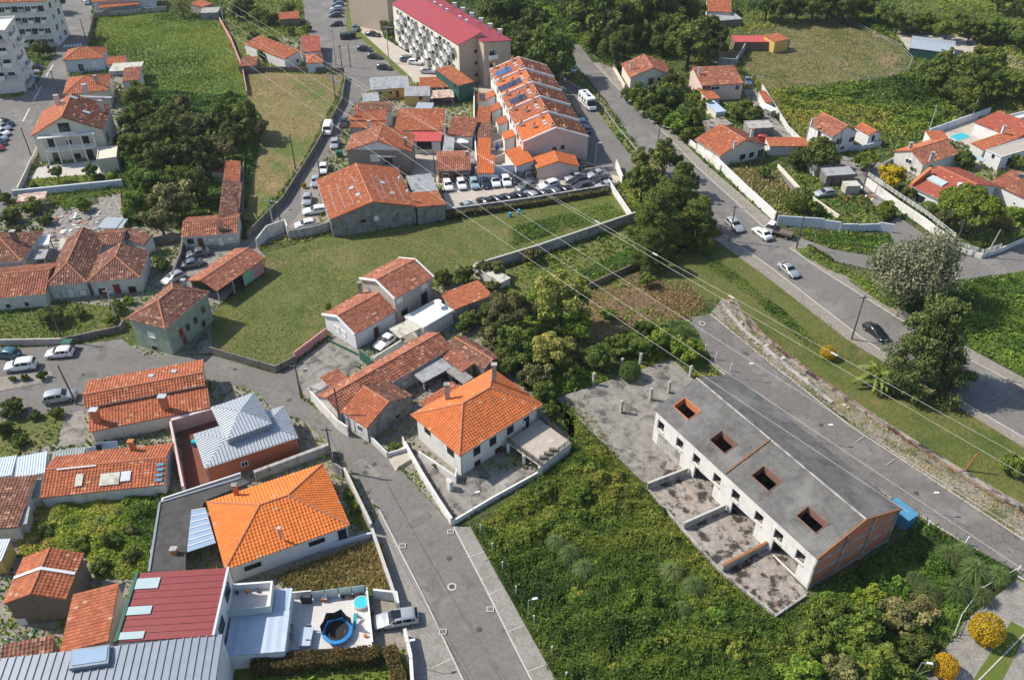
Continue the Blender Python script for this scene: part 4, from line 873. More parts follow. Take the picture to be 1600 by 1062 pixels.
# trampoline
c = G(528, 990, tz); T2 = thing('trampoline', c, 'round blue-rimmed trampoline with black safety net on the terrace', 'trampoline')
MB().lathe(c+UP*.62, [(1.25, 0), (1.25, .03)], 24).ob('mat', 'black_mesh', T2)
m = MB(); ring = []
for k in range(25): a = k*2*math.pi/24; ring.append((math.cos(a), math.sin(a)))
for k in range(24):
    a, b = ring[k], ring[k+1]; P3 = lambda r, z, q_: c+Vector((q_[0]*r, q_[1]*r, z))
    m.hexa([P3(1.25, .6, a), P3(1.62, .58, a), P3(1.62, .58, b), P3(1.25, .6, b)], [P3(1.25, .7, a), P3(1.62, .66, a), P3(1.62, .66, b), P3(1.25, .7, b)])
m.ob('rim_pad', 'blue_plastic', T2)
for k in range(6):
    a = k*math.pi/3+.3; p = c+Vector((math.cos(a)*1.6, math.sin(a)*1.6, 0)); MB().tube([p, p+UP*2.3], .03, 5).ob('pole', 'galv', T2)
m = MB()
for k in range(3):
    a0 = .3+k*math.pi/3; a1 = a0+math.pi/3; p, r_ = [c+Vector((math.cos(a)*1.6, math.sin(a)*1.6, 0)) for a in (a0, a1)]; mid = (p+r_)/2
    m.poly([p+UP*.7, r_+UP*.7, r_+UP*2.2, mid+UP*1.9, p+UP*2.2])
m.ob('safety_net', 'black_mesh', T2)
c = G(565, 944, tz); T2 = thing('paddling_pool', c, 'round paddling pool with blue water on the terrace corner', 'paddling pool')
MB().lathe(c, [(.85, 0), (.88, .45), (.8, .46)], 20).ob('pool_wall', 'patio', T2, True); MB().lathe(c+UP*.465, [(.78, 0), (.78, .01)], 20).ob('water', 'pool_water', T2)
c = G(557, 974, tz); T2 = thing('play_slide', c, 'small turquoise toddler slide on the terrace', 'slide')
MB().hexa([c+Vector((-.3, -.6, 0)), c+Vector((.05, -.6, 0)), c+Vector((.05, .7, .75)), c+Vector((-.3, .7, .75))], [c+Vector((-.3, -.6, .12)), c+Vector((.05, -.6, .12)), c+Vector((.05, .7, .87)), c+Vector((-.3, .7, .87))]).ob('chute', 'teal_plastic', T2)
m = MB()
for k in range(3): m.box(c.x-.3, c.x+.05, c.y+.78+k*.12, c.y+.84+k*.12, tz, tz+.75-k*.22)
m.ob('ladder', 'door_grey', T2)
c = G(480, 1000, tz); T2 = thing('garden_table', c, 'long grey garden table at the shaded terrace side', 'table')
MB().box(c.x-.6, c.x+.6, c.y-1.1, c.y+1.1, tz+.7, tz+.76).ob('table_top', 'sheet_blue', T2)
for sx in (-.5, .5):
    for sy in (-1, 1): MB().box(c.x+sx-.04, c.x+sx+.04, c.y+sy-.04, c.y+sy+.04, tz, tz+.7).ob('leg', 'galv', T2)
for px in ((456, 985), (456, 999), (484, 986), (482, 1009)):
    p = G(*px, tz); o = MB().box(p.x-.25, p.x+.25, p.y-.25, p.y+.25, tz+.42, tz+.47).box(p.x-.25, p.x+.25, p.y+.2, p.y+.25, tz+.47, tz+.95).solo('garden_chair', 'sheet_grey', 'grey garden chair drawn up to the long terrace table', 'chair', 'garden chairs on the terrace')
    for sx in (-.22, .22):
        for sy in (-.22, .22): MB().box(p.x+sx-.02, p.x+sx+.02, p.y+sy-.02, p.y+sy+.02, tz, tz+.42).ob('leg', 'galv', o)
c = G(480, 940, tz); o = MB().box(c.x-.6, c.x+.6, c.y-.3, c.y+.3, tz+.5, tz+.9).box(c.x-.55, c.x+.55, c.y-.25, c.y+.28, tz+.9, tz+1.15).solo('barbecue', 'frame_dark', 'black lidded barbecue against the terrace parapet', 'barbecue')
MB().box(c.x-.55, c.x+.55, c.y-.25, c.y+.25, tz, tz+.5).ob('cabinet', 'frame_dark', o)
c = G(507, 937, tz); o = MB().box(c.x-.4, c.x+.4, c.y-.3, c.y+.3, tz+.4, tz+.5).solo('side_table', 'terracotta', 'small orange-edged table beside the barbecue', 'table'); MB().box(c.x-.32, c.x+.32, c.y-.22, c.y+.22, tz+.5, tz+.53).ob('table_top', 'cloth_white', o); MB().box(c.x-.3, c.x+.3, c.y-.2, c.y+.2, tz, tz+.4).ob('legs', 'terracotta', o)
for k, px in enumerate(((536, 934), (543, 934), (551, 933), (560, 932), (566, 931), (571, 994), (371, 927), (387, 925), (403, 924))):
    z_ = 3.0 if k > 5 else tz; c = G(*px, z_); o = MB().lathe(c, [(.14, 0), (.2, .32), (.17, .33)], 10).solo('flower_pot', 'terracotta' if k % 2 else 'frame_dark', 'small round pot with plant along the terrace parapet', 'flower pot', 'flower pots on the terraces')
mk('brick_brown', (.22, .12, .085), (.16, .09, .07), 5, .9)
# --- unfinished grey-roofed terrace block
hE = 5.7; a = G(1276.5, 873, hE); b = G(1021.5, 639, hE); c = G(1412, 796, hE)
u = (b-a); U = u.length; u = u/U; vv = (c-a); vv = vv-u*vv.dot(u); V = vv.length; v = vv/V; RI = 2.3
T = thing('unfinished_block', (a.x+u.x*U/2+v.x*V/2, a.y+u.y*U/2+v.y*V/2, 0), 'unfinished long white block with grey corrugated roof and four square roof holes', 'building')
W = lambda x, y, z: Vector((a.x+u.x*x+v.x*y, a.y+u.y*x+v.y*y, z))
def roofpt(px):       # pixel on the front slope -> (x along, d up-slope fraction of V/2)
    n = u.cross(Vector((v.x*V/2, v.y*V/2, RI))).normalized(); p = on_plane(px, a, n); r = p-a; return r.dot(u), r.dot(v)
holes = []
for qd in (((1068, 621), (1093, 642), (1078, 659), (1053, 634)), ((1126, 672), (1152.5, 694.5), (1132.6, 711), (1109, 686)), ((1191, 726), (1221.5, 753), (1203, 769), (1174, 743)), ((1261, 790.5), (1294, 818), (1277, 835), (1243, 805))):
    xs, ds = zip(*[roofpt(p) for p in qd]); xs = sorted(xs); ds = sorted(ds)
    holes.append(((xs[0]+xs[1])/2+.15, (xs[2]+xs[3])/2-.15, (ds[0]+ds[1])/2, (ds[2]+ds[3])/2))
holes.sort()
zs = lambda d: hE+RI*(d/(V/2) if d < V/2 else (V-d)/(V/2))
def sheet(x0, x1, d0, d1, name='roof_sheet'):
    roof_plane(T, [W(x0, d0, zs(d0)), W(x1, d0, zs(d0)), W(x1, d1, zs(d1)), W(x0, d1, zs(d1))], 'fibre_grey', 'fibre', .3, th=.05)
x = 0; xj = (holes[1][1]+holes[2][0])/2
for hx0, hx1, d0, d1 in holes:
    for s0, s1 in (((x, xj), (xj, hx0)) if x < xj < hx0 else ((x, hx0),)): sheet(s0, s1, 0, V/2)
    sheet(hx0, hx1, 0, d0); sheet(hx0, hx1, d1, V/2); x = hx1
    m = MB(); k = .1
    for (xa, xb, da, db) in ((hx0-k, hx0, d0-k, d1+k), (hx1, hx1+k, d0-k, d1+k), (hx0, hx1, d0-k, d0), (hx0, hx1, d1, d1+k)):
        m.hexa([W(xa, da, zs(da)-.9), W(xb, da, zs(da)-.9), W(xb, db, zs(db)-.9), W(xa, db, zs(db)-.9)], [W(xa, da, zs(da)+.12), W(xb, da, zs(da)+.12), W(xb, db, zs(db)+.12), W(xa, db, zs(db)+.12)])
    m.ob('roof_hole_frame', 'terracotta' if hx0 > holes[3][0]-.1 else 'brick_brown', T)
sheet(x, U, 0, V/2); roof_plane(T, [W(U, V, hE), W(0, V, hE), W(0, V/2, hE+RI), W(U, V/2, hE+RI)], 'fibre_grey', 'fibre', .3, th=.05)
MB().tube([W(0, V/2, hE+RI+.03), W(U, V/2, hE+RI+.03)], .12, 6).ob('ridge_cap', 'concrete', T)
MB().hexa([W(xj-.07, 0, zs(0)), W(xj+.07, 0, zs(0)), W(xj+.07, V/2, zs(V/2)), W(xj-.07, V/2, zs(V/2))], [W(xj-.07, 0, zs(0)+.2), W(xj+.07, 0, zs(0)+.2), W(xj+.07, V/2, zs(V/2)+.2), W(xj-.07, V/2, zs(V/2)+.2)]).ob('firewall_edge', 'rust', T)
for d0, d1 in ((0, V/2), (V/2, V)):
    MB().hexa([W(-.1, d0, zs(d0)-.12), W(.06, d0, zs(d0)-.12), W(.06, d1, zs(d1)-.12), W(-.1, d1, zs(d1)-.12)], [W(-.1, d0, zs(d0)+.1), W(.06, d0, zs(d0)+.1), W(.06, d1, zs(d1)+.1), W(-.1, d1, zs(d1)+.1)]).ob('verge_edge', 'rust', T)
fo = .35; fp = W(0, fo, 0)
def fpx(px): p = on_plane(px, fp, v); return (p-fp).dot(u), p.z
hl = []
for px in ((1032.4, 665.5), (1061.8, 693), (1087.8, 718), (1119.8, 748.7), (1149, 774.3), (1185.3, 808.6), (1215.8, 837.2), (1250, 869.6)):
    xx, zz = fpx(px); hl.append((xx-.65, xx+.65, zz-.8, min(zz+.75, 5.2)))
for i, (xl, xr) in enumerate(((1084, 1116), (1142, 1180), (1206, 1246))):
    x0 = fpx((xl, 732+i*57))[0]; x1 = fpx((xr, 770+i*63))[0]; x0, x1 = sorted((x0, x1)); hl.append((x0+.3, x1-.1, .1, 2.35))
x0 = fpx((1027, 690))[0]; x1 = fpx((1060, 725))[0]; x0, x1 = sorted((x0, x1)); blk = (x0, min(x1, U-.6))
xs = sorted({.12, U-.12}|{h_[0] for h_ in hl}|{h_[1] for h_ in hl}); zs_ = sorted({0, 5.62}|{h_[2] for h_ in hl}|{h_[3] for h_ in hl})
m = MB()
for i in range(len(xs)-1):
    j = 0
    while j < len(zs_)-1:
        inside = lambda jj: any(h_[0]-.01 < (xs[i]+xs[i+1])/2 < h_[1]+.01 and h_[2] < (zs_[jj]+zs_[jj+1])/2 < h_[3] for h_ in hl)
        if inside(j): j += 1; continue
        k = j
        while k+1 < len(zs_)-1 and not inside(k+1): k += 1
        p0, p1 = W(xs[i], fo, 0), W(xs[i+1], fo, 0); e = v*.25
        m.hexa([p0+UP*zs_[j], p1+UP*zs_[j], p1+e+UP*zs_[j], p0+e+UP*zs_[j]], [p0+UP*zs_[k+1], p1+UP*zs_[k+1], p1+e+UP*zs_[k+1], p0+e+UP*zs_[k+1]]); j = k+1
m.ob('front_wall', 'white', T)
for h_ in hl[:8]: MB().obox(W((h_[0]+h_[1])/2, fo-.06, h_[2]-.05), u, v, UP, 1.3, .2, .09).ob('sill', 'kerb', T)
MB().obox(W((blk[0]+blk[1])/2, fo-.03, 1.15), u, v, UP, blk[1]-blk[0], .05, 2.3).ob('blocked_doorway', 'concrete', T)
for k in range(0, 9): MB().obox(W(blk[0]+(blk[1]-blk[0])*k/8, fo-.06, 1.15), u, v, UP, .012, .012, 2.3).ob('block_joint', 'kerb', T) if k in (2, 4, 6) else None
MB().poly([W(.3, .7, .12), W(U-.3, .7, .12), W(U-.3, V-.4, .12), W(.3, V-.4, .12)]).ob('floor', 'conc_stain', T)
MB().poly([W(.3, .65, 2.75), W(U-.3, .65, 2.75), W(U-.3, V-.4, 2.75), W(.3, V-.4, 2.75)]).ob('upper_floor', 'conc_stain', T)
m = MB(); m.poly([W(.3, V-.35, 0), W(U-.3, V-.35, 0), W(U-.3, V-.35, 5.5), W(.3, V-.35, 5.5)]); m.ob('rear_wall', 'concrete', T)
for xx in (U*.25, xj, U*.75): MB().hexa([W(xx-.1, .7, .13), W(xx+.1, .7, .13), W(xx+.1, V-.4, .13), W(xx-.1, V-.4, .13)], [W(xx-.1, .7, 5.6), W(xx+.1, .7, 5.6), W(xx+.1, V-.4, 5.6), W(xx-.1, V-.4, 5.6)]).ob('party_wall', 'brick_orange', T)
def gable_end(x_, sgn):
    bays = [(.35, V*.33), (V*.36, V*.64), (V*.67, V-.35)]; lv_ = [(.25, 2.5), (2.75, 4.6), (4.85, None)]
    m = MB(); n = 0
    for d0, d1 in bays:
        for z0_, z1_ in lv_:
            dm = [d for d in (d0, V/2, d1) if d0 <= d <= d1]; top = [(d, (z1_ if z1_ is not None else zs(d)-.3)) for d in dm]
            if z1_ is None and zs(d0)-.3 < z0_ : top[0] = (d0, z0_+.1)
            pts = [W(x_, d0, z0_), W(x_, d1, z0_)]+[W(x_, d, z) for d, z in reversed(top)]
            uv = [(d0, z0_), (d1, z0_)]+[(d, z) for d, z in reversed(top)]
            MB().poly(pts, uv).ob('brick_panel', 'brick_infill', T)
    for d in (.35, V*.345, V*.655, V-.35): m = MB().obox(W(x_-.04*sgn, d, (zs(d)-.15)/2), v, u, UP, .3, .2, zs(d)-.15); m.ob('column', 'concrete', T)
    for z in (.12, 2.62, 4.72): MB().obox(W(x_-.03*sgn, V/2, z), v, u, UP, V-.75, .16, .26).ob('beam', 'concrete', T)
gable_end(.15, 1)
m = MB(); m.poly([W(U-.15, .35, 0), W(U-.15, V-.35, 0), W(U-.15, V-.35, hE), W(U-.15, V/2, hE+RI-.1), W(U-.15, .35, hE)]); m.ob('end_wall', 'concrete', T)
# yards in front: slab pieces and dividing walls
ysl = [G(*p) for p in ((1013, 766), (1035, 745), (1050, 700), (1262, 928), (1212, 962), (1124, 893), (1066, 828))]
EXC.append([(p_.x, p_.y) for p_ in ysl]); EXC.append([(p_.x, p_.y) for p_ in (W(0, 0, 0), W(U, 0, 0), W(U, V, 0), W(0, V, 0))])
o = MB().prism(ysl, -.1, .22).ob('yard_slab', 'conc_stain', T)
for p0, p1 in (((1011, 764), (1073, 740)), ((1067, 826), (1132, 797)), ((1127, 893), (1196, 856))):
    m = MB(); strip(m, [G(*p0, .2), G(*p1, .2)], .25, .1, 1.3); w_ = m.ob('yard_wall', 'concrete', T)
    m = MB(); strip(m, [G(*p0, .2), G(*p1, .2)], .3, 1.303, 1.38); m.ob('coping', 'rust' if p0[0] > 1100 else 'kerb', w_)
m = MB(); strip(m, [G(*p) for p in ((1012, 766), (1067, 829), (1126, 895), (1212, 963), (1258, 932))], .25, -.1, .4); m.ob('yard_edge', 'concrete', T)
# bare concrete columns on the slab
for px, hh in (((970, 645), 2.3), ((927, 601), 2.2), ((971, 578), 2.2), ((1000, 570), 2.2), ((1016, 625), 2.2), ((1044, 614), 2.2), ((1033, 549), 1.6), ((1078, 588), 2.0)):
    p = G(*px); MB().obox(p+UP*hh/2, u, v, UP, .36, .36, hh).solo('concrete_column', 'concrete', 'bare square concrete column standing on the cracked slab', 'column', 'bare columns on the slab')
p = G(1403, 812); T2 = thing('blue_shelter', p, 'small blue metal container behind the unfinished block', 'container')
MB().obox(p+UP*.95, u, v, UP, 3.0, 1.7, 1.9).ob('body', 'blue_sheet', T2)
V_, Q_, uv_ = roof_grid([p-u*1.6-v*.95+UP*1.93, p+u*1.6-v*.95+UP*1.93, p+u*1.6+v*.95+UP*2.03, p-u*1.6+v*.95+UP*2.03], 'corr', .3)
link('roof_sheet', np_mesh('roof_sheet', V_-np.array(p), Q_, uv=uv_, mats=['blue_sheet']), T2)
# --- green house at the bend
T = H_('green_house', 'two-storey green plastered house with old hipped tile roof', A=(258, 514), B=(327, 456), C=(197, 498), h=5.3, roof='hip', rise=1.9, oh=.3, rm='tile_worn', wm='green_wall',
       wins=[(3, 237, 523, 1.3, 1.0, 'S'), (3, 243, 546, 1.1, 1.0, 'o'), (0, 283, 520, 1.0, 1.8, 'R'), (0, 293, 511, .9, 1.3, 'b'), (0, 305, 500, .9, 1.3, 'b'), (0, 317, 484, .9, 1.3, 'b'), (0, 290, 537, 1, 1.9, 'd'), (0, 318, 505, .9, 1.2, 'o')], chim=[((286, 438), 7.6, .6, 2.2, 'concrete', 'concrete')])
# --- twin hipped houses
T = H_('twin_house', 'whitewashed hip-roofed cottage with closed white shutters and pale door', A=(70, 447), B=(136, 441), C=(116, 372), h=2.9, roof='hip', axis='v', rise=2.0, hips=(1, 0), oh=.25, rm='tile_worn', wm='white_old',
       wins=[(0, 88, 461, 1.3, 1.2, 's'), (0, 113, 463, 1.1, 1.9, 'P'), (0, 130, 457, 1.2, 1.2, 's')])
T = H_('twin_house', 'whitewashed hip-roofed cottage with dark red door and windows', A=(219, 434), B=(136.5, 441), C=(238, 392), h=2.9, roof='hip', axis='v', rise=2.0, hips=(1, 0), oh=.25, rm='tile_worn', wm='white_old',
       wins=[(0, 160, 455, 1.1, 1.2, 'r'), (0, 185, 457, 1.1, 1.9, 'R'), (0, 207, 452, 1.2, 1.2, 'r')])
sub(T, A=(225, 383), B=(190, 372), C=(226, 368), h=2.6, roof='shed', rise=.8, rm='tile_worn', wm='white_old', oh=.2)
H_('rear_annex', 'old tiled annex roof behind the twin cottages', 'shed', (190, 382), (150, 384), (188, 358), 2.9, 'gable', rise=.9, rm='tile_worn', wm='white_old', oh=.2)
T = H_('tiled_cottage', 'low whitewashed cottage with broad faded tile roof at picture edge', A=(72, 459), B=(-45, 470), C=(72, 412), h=2.5, roof='gable', rise=1.6, rm='tile_old', wm='white_old', oh=.25, wins=[(0, 42, 475, .7, .8, 'o'), (0, 13, 478, .7, .8, 'o')])
T = H_('large_old_roof', 'big dark tiled roof of old house behind the white cottage', A=(34, 408), B=(-60, 412), C=(66, 362), h=3.2, roof='hip', rise=1.8, rm='tile_worn', wm='white_old', oh=.25, chim=[((19, 362), 6.0, .8, 2.0, 'stone_brown', 'concrete')])
for lab, A, B, C, rm, hh in (('white sheet roof over the passage between old houses', (35, 388), (76, 382), (37, 374), 'cloth_white', 2.3), ('grey corrugated canopy between old house roofs', (28, 408), (70, 404), (32, 394), 'sheet_grey', 2.2), ('pale yellow sheet canopy beside the twin cottages', (90, 391), (112, 388), (96, 374), 'sheet_pale', 2.3),
                     ('white corrugated shed roof in the rubble yard', (152, 356), (181, 357), (154, 340), 'zinc', 2.0), ('narrow white corrugated shed roof beside the brown plank screen', (182, 357), (190, 357), (184, 343), 'zinc', 1.9), ('small patched white tin roof by the garden wall', (25, 316), (70, 311), (28, 305), 'sheet_rust', 2)):
    H_('canopy', lab, 'canopy', A, B, C, hh, 'shed', rise=.15, rm=rm, mode='corr', wm='white_old', oh=.15, posts=((0, 0), (1, 0), (0, 1), (1, 1)), walls=False)
# --- L-shaped row house
T = H_('row_house', 'low L-shaped row house with green-based white front and sagging tiles', A=(371, 364), B=(283, 371), C=(373, 334), h=2.9, roof='gable', rise=1.1, rm='tile_old', wm='white_old', oh=.2, dado='green_wall',
       wins=[(0, 298, 377, 1.1, 1.0, 'k'), (0, 314, 379, 1.0, 1.9, 'd'), (0, 330, 375, 1.1, 1.1, 's'), (0, 345, 377, 1.0, 1.9, 'P'), (0, 360, 373, 1.1, 1.1, 's')])
sub(T, A=(371, 362), B=(378, 285), C=(343, 347), h=2.85, roof='shed', rise=1.2, rm='tile_worn', wm='stone', oh=.15)
sub(T, A=(374, 284), B=(376, 252), C=(350, 281), h=2.7, roof='shed', rise=.6, rm='tile_mid', wm='white_old', oh=.1)
H_('ruined_annex', 'pale ruined annex with tile lean-to behind the row house', 'shed', (346, 270), (329, 267), (344, 252), 2.4, 'shed', rise=.4, rm='tile_old', wm='white_old', oh=.1)
# --- open tiled barn
T = H_('open_barn', 'open-sided barn with old tile roof and green and pink walls', 'barn', (339, 455), (414, 403), (296, 436), 2.8, 'gable', rise=1.1, rm='tile_old', oh=.3, walls=False, posts=((0, 0), (.32, 0), (.55, 0), (0, 1), (.5, 1), (1, 1)))
W, U, V, u, v, h, PL = T_info[T.name]
for x0, x1, mt in ((.56, .74, 'green_paint'), (.74, .97, 'pink_paint')): MB().hexa([W(U*x0, .4, 0), W(U*x1, .4, 0), W(U*x1, .6, 0), W(U*x0, .6, 0)], [W(U*x0, .4, 2.9), W(U*x1, .4, 2.9), W(U*x1, .6, 2.9), W(U*x0, .6, 2.9)]).ob('side_wall', mt, T)
MB().hexa([W(U*.03, V-.6, 0), W(U*.97, V-.6, 0), W(U*.97, V-.4, 0), W(U*.03, V-.4, 0)], [W(U*.03, V-.6, 2.9), W(U*.97, V-.6, 2.9), W(U*.97, V-.4, 2.9), W(U*.03, V-.4, 2.9)]).ob('rear_wall', 'stone', T)
MB().hexa([W(U*.97-.2, .6, 0), W(U*.97, .6, 0), W(U*.97, V-.6, 0), W(U*.97-.2, V-.6, 0)], [W(U*.97-.2, .6, 2.9), W(U*.97, .6, 2.9), W(U*.97, V-.6, 2.9), W(U*.97-.2, V-.6, 2.9)]).ob('end_wall', 'pink_paint', T)
# --- warehouse
T = H_('warehouse', 'old concrete warehouse with wide orange tile roof and pale strips', 'warehouse', (515, 344), (494, 281), (649, 318), 3.8, 'gable', rise=2.3, rm='tile_mid', wm='concrete_dark', oh=.25, wins=[(3, 588, 341, .8, .9, 'S'), (3, 568, 345, 1.2, .8, 'o')])
sub(T, A=(697, 320), B=(684, 298), C=(647, 319), h=3.3, roof='shed', rise=.5, rm='tile_mid', wm='concrete_dark', oh=.15)
W, U, V, u, v, h, PL = T_info[T.name]
T_w = T
a = G(515, 344, 3.8); b = G(494, 281, 3.8); c = G(649, 318, 3.8); u = (b-a); U = u.length; u /= U; v = c-a; v = v-u*v.dot(u); V = v.length; v /= V
WW = lambda x, y: Vector((a.x+u.x*x+v.x*y, a.y+u.y*x+v.y*y, 3.8+2.3*(1-abs(y-V/2)/(V/2))+.12))
for y0 in (.1, .2, .3, .4, .62, .69, .79, .88):
    m = MB(); e = .05; m.slab([WW(U*.1, V*y0-e), WW(U*.72, V*y0-e), WW(U*.72, V*y0+e), WW(U*.1, V*y0+e)], .03); m.ob('roof_strip', 'sheet_grey', T_w)
for x0, y0 in ((.45, .32), (.25, .36), (.5, .7), (.25, .76)):
    m = MB(); m.slab([WW(U*x0, V*y0), WW(U*x0+.9, V*y0), WW(U*x0+.9, V*y0+.8), WW(U*x0, V*y0+.8)], .06); m.ob('roof_light', 'glass_pale', T_w)
for px in ((624, 277), (637, 298)): p = G(*px, 6.0); MB().lathe(p-UP*.9, [(.22, 0), (.22, .8), (.36, .85), (.1, 1.2)], 10).ob('roof_vent', 'galv', T_w)
H_('sheet_annex', 'flat grey corrugated roof beside the warehouse', 'shed', (686, 299), (673, 271), (643, 297), 3.3, 'shed', rise=.1, rm='sheet_grey', mode='corr', wm='concrete', oh=.15)
# --- white double house in the meadow
T = H_('meadow_house', 'white house with two stepped brown-red gable roofs in the meadow', A=(554, 523), B=(621, 484.4), C=(502, 491.6), h=3.0, roof='gable', rise=1.5, rm='tile_old', wm='white_clean', oh=.25, cap=True,
       wins=[(3, 527, 514, 1.1, 1.1, 'S'), (3, 537, 521, 1.1, 1.1, 'S'), (0, 569, 525, 1.3, 1.1, 'S'), (0, 588, 520, 1.0, 2.0, 'd'), (0, 606, 503, 1.1, 1.1, 'S')], verge='frame_white', chim=[((561, 442), 5.2, .5, 2.2, 'concrete', 'concrete')])
sub(T, A=(616.6, 467), B=(678, 433), C=(562.4, 434.4), h=5.4, roof='gable', rise=1.5, rm='tile_old', wm='beige', oh=.25, verge='frame_white', wins=[(0, 663, 447, 1.2, .9, 'S'), (0, 624, 469, 1.2, .9, 'S'), (0, 663, 466, 1.3, 2.2, 'K'), (0, 632, 487, 1.3, 1.0, 'k')])
H_('tile_annex', 'flat-pitched orange tile annex behind the meadow house', 'annex', (710, 484), (770, 461), (686, 464), 2.6, 'shed', rise=.5, rm='tile_mid', wm='concrete', oh=.15)
H_('white_flat_roof', 'flat white roof beside the meadow house', 'annex', (661, 513), (709, 485), (634, 494), 2.65, 'flat', rm='white_clean', wm='white', oh=.1, parapet=.12)
H_('grey_canopy', 'grey fibre canopy over courtyard next to the white flat roof', 'canopy', (625, 528), (660, 511), (607, 515), 2.4, 'shed', rise=.1, rm='sheet_pale', mode='corr', walls=False, posts=((0, 0), (1, 0), (0, 1), (1, 1)), wm='white')
p = G(684, 473, 3.5); T2 = thing('satellite_dish', G(684, 473, 2.65), 'white satellite dish on the white flat roof', 'satellite dish'); MB().lathe(p, [(.05, 0), (.4, .12), (.62, .28)], 14).ob('dish', 'cloth_white', T2); MB().tube([G(684, 473, 2.65), p], .04, 5).ob('mast', 'galv', T2)
H_('garden_shed', 'flat pale shed roof at the end of the vegetable garden', 'shed', (782, 442), (798, 434), (752, 408), 2.0, 'flat', rm='sheet_pale', wm='white_old', oh=.1)
# --- long old roofs on the street
T = H_('long_old_house', 'long old house with sagging red tile roof running back from street', A=(530, 647), B=(706, 543), C=(487, 622), h=2.7, roof='gable', rise=1.3, rm='tile_old', wm='white_old', oh=.2, wins=[(3, 507, 640, .9, 1.1, 'k'), (0, 632, 599, 1.2, 1.1, 's'), (0, 616, 607, .9, 1.9, 's')])
T = H_('street_cottage', 'old cottage with bright orange front roof and bare grey gable', A=(573.5, 669), B=(533, 643), C=(662, 628), h=2.8, roof='gable', rise=1.7, rm='tile_mid', rm2='tile_worn', wm='concrete_dark', oh=.12, wins=[(0, 551, 664, .9, 1.9, 's'), (0, 563, 669, 1.0, 1.1, 'w'), (3, 621, 650, .9, .7, 'o')])
m = MB(); W, U, V, u, v, h, PL = T_info[T.name]; m.obox(W(U/2, .1, 1.3), u, v, UP, U-.3, .02, 2.55).ob('front_render', 'white_old', T)
H_('ruined_roof', 'broken old tile roof at the back of the courtyard', 'barn', (757, 577), (697, 541), (788, 561), 2.7, 'gable', rise=.7, rm='tile_worn', wm='stone', oh=.15)
H_('courtyard_shed', 'small red tile shed roof inside the courtyard', 'shed', (722, 582), (690, 557), (738, 570), 2.3, 'shed', rise=.5, rm='tile_old', wm='stone', oh=.15)
H_('board_canopy', 'weathered grey board canopy in the old courtyard', 'canopy', (661, 598), (707, 573), (646, 584), 2.1, 'shed', rise=.2, rm='sheet_grey', mode='corr', walls=False, posts=((0, 0), (1, 0), (0, 1), (1, 1)))
H_('board_canopy', 'dark broken canopy beside the grey courtyard canopy', 'canopy', (724, 600), (697, 580), (738, 590), 2.1, 'shed', rise=.2, rm='concrete_dark', mode='corr', walls=False, posts=((0, 0), (1, 0), (0, 1), (1, 1)))
H_('side_roof', 'low pale orange tile roof piece beside the bare yard', 'shed', (525, 612), (552, 597), (507, 588), 2.2, 'shed', rise=.3, rm='tile_old', wm='white_old', oh=.1)
H_('slab_roof', 'flat concrete roof by the street pole and bare yard', 'shed', (492, 613), (520, 598), (480, 607), 2.1, 'flat', rm='concrete', wm='white_old', oh=.05)
H_('low_rear_roof', 'low tile roof tucked behind the hipped orange house', 'shed', (672, 640), (722, 608), (660, 628), 2.6, 'shed', rise=.3, rm='tile_mid', wm='stone', oh=.1)
# --- left street: apartments and houses
T = H_('apartment_block', 'white four-storey apartment block with balconies and orange roof', 'apartment block', (70, 2), (90, -16), (-70, 49), 12.6, 'hip', rise=2.2, rm='tile_mid', wm='white', oh=.3)
wallgrid(T, 3, (1.6, 4.6, 7.6, 10.6), 7, 1.6, 1.5, 'wkww', balc='1010')
wallgrid(T, 0, (1.6, 4.6, 7.6, 10.6), 2, 1.4, 1.4, 'wk')
T = H_('apartment_block', 'grey-white apartment block with stacked balconies at picture edge', 'apartment block', (9, 50), (24, 28), (-90, 72), 15.0, 'flat', rm='white_clean', wm='white', oh=.3, parapet=.5)
wallgrid(T, 3, (4.6, 7.6, 10.6, 13.4), 4, 1.6, 1.5, 'wk', balc='1'); wallgrid(T, 0, (1.6, 4.6, 7.6, 10.6, 13.4), 2, 1.4, 1.4, 'w', balc='10')
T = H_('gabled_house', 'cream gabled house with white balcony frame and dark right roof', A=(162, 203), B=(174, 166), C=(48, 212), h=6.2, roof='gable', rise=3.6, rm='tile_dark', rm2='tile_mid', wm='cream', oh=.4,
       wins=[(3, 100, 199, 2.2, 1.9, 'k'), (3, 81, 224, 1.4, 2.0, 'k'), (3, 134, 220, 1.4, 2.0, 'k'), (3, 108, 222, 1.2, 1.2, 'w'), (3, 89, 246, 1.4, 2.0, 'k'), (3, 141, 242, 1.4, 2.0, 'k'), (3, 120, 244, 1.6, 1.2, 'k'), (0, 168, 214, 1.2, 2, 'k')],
       chim=[((87, 150), 10.6, .9, 2.5, 'pinkish', 'concrete'), ((97, 159), 10.0, .6, 1.2, 'pinkish', 'concrete'), ((156, 158), 9.2, .8, 2.4, 'pinkish', 'concrete')])
W, U, V, u, v, h, PL = T_info[T.name]
for z, y0, y1 in ((2.9, .14, .86), (5.9, .12, .9)):
    MB().hexa([W(-1.2, V*y0, z), W(.38, V*y0, z), W(.38, V*y1, z), W(-1.2, V*y1, z)], [W(-1.2, V*y0, z+.2), W(.38, V*y0, z+.2), W(.38, V*y1, z+.2), W(-1.2, V*y1, z+.2)]).ob('balcony', 'white_clean', T)
    if z < 5:
        for k in range(4): MB().obox(W(-1.15, V*(.5), z+.35+k*.22), v, u, UP, V*.7, .05, .09).ob('rail', 'shutter', T)
    else:
        for k in range(3): MB().obox(W(-1.15, V*.52, z+.35+k*.22), v, u, UP, V*.34, .05, .09).ob('rail', 'shutter', T)
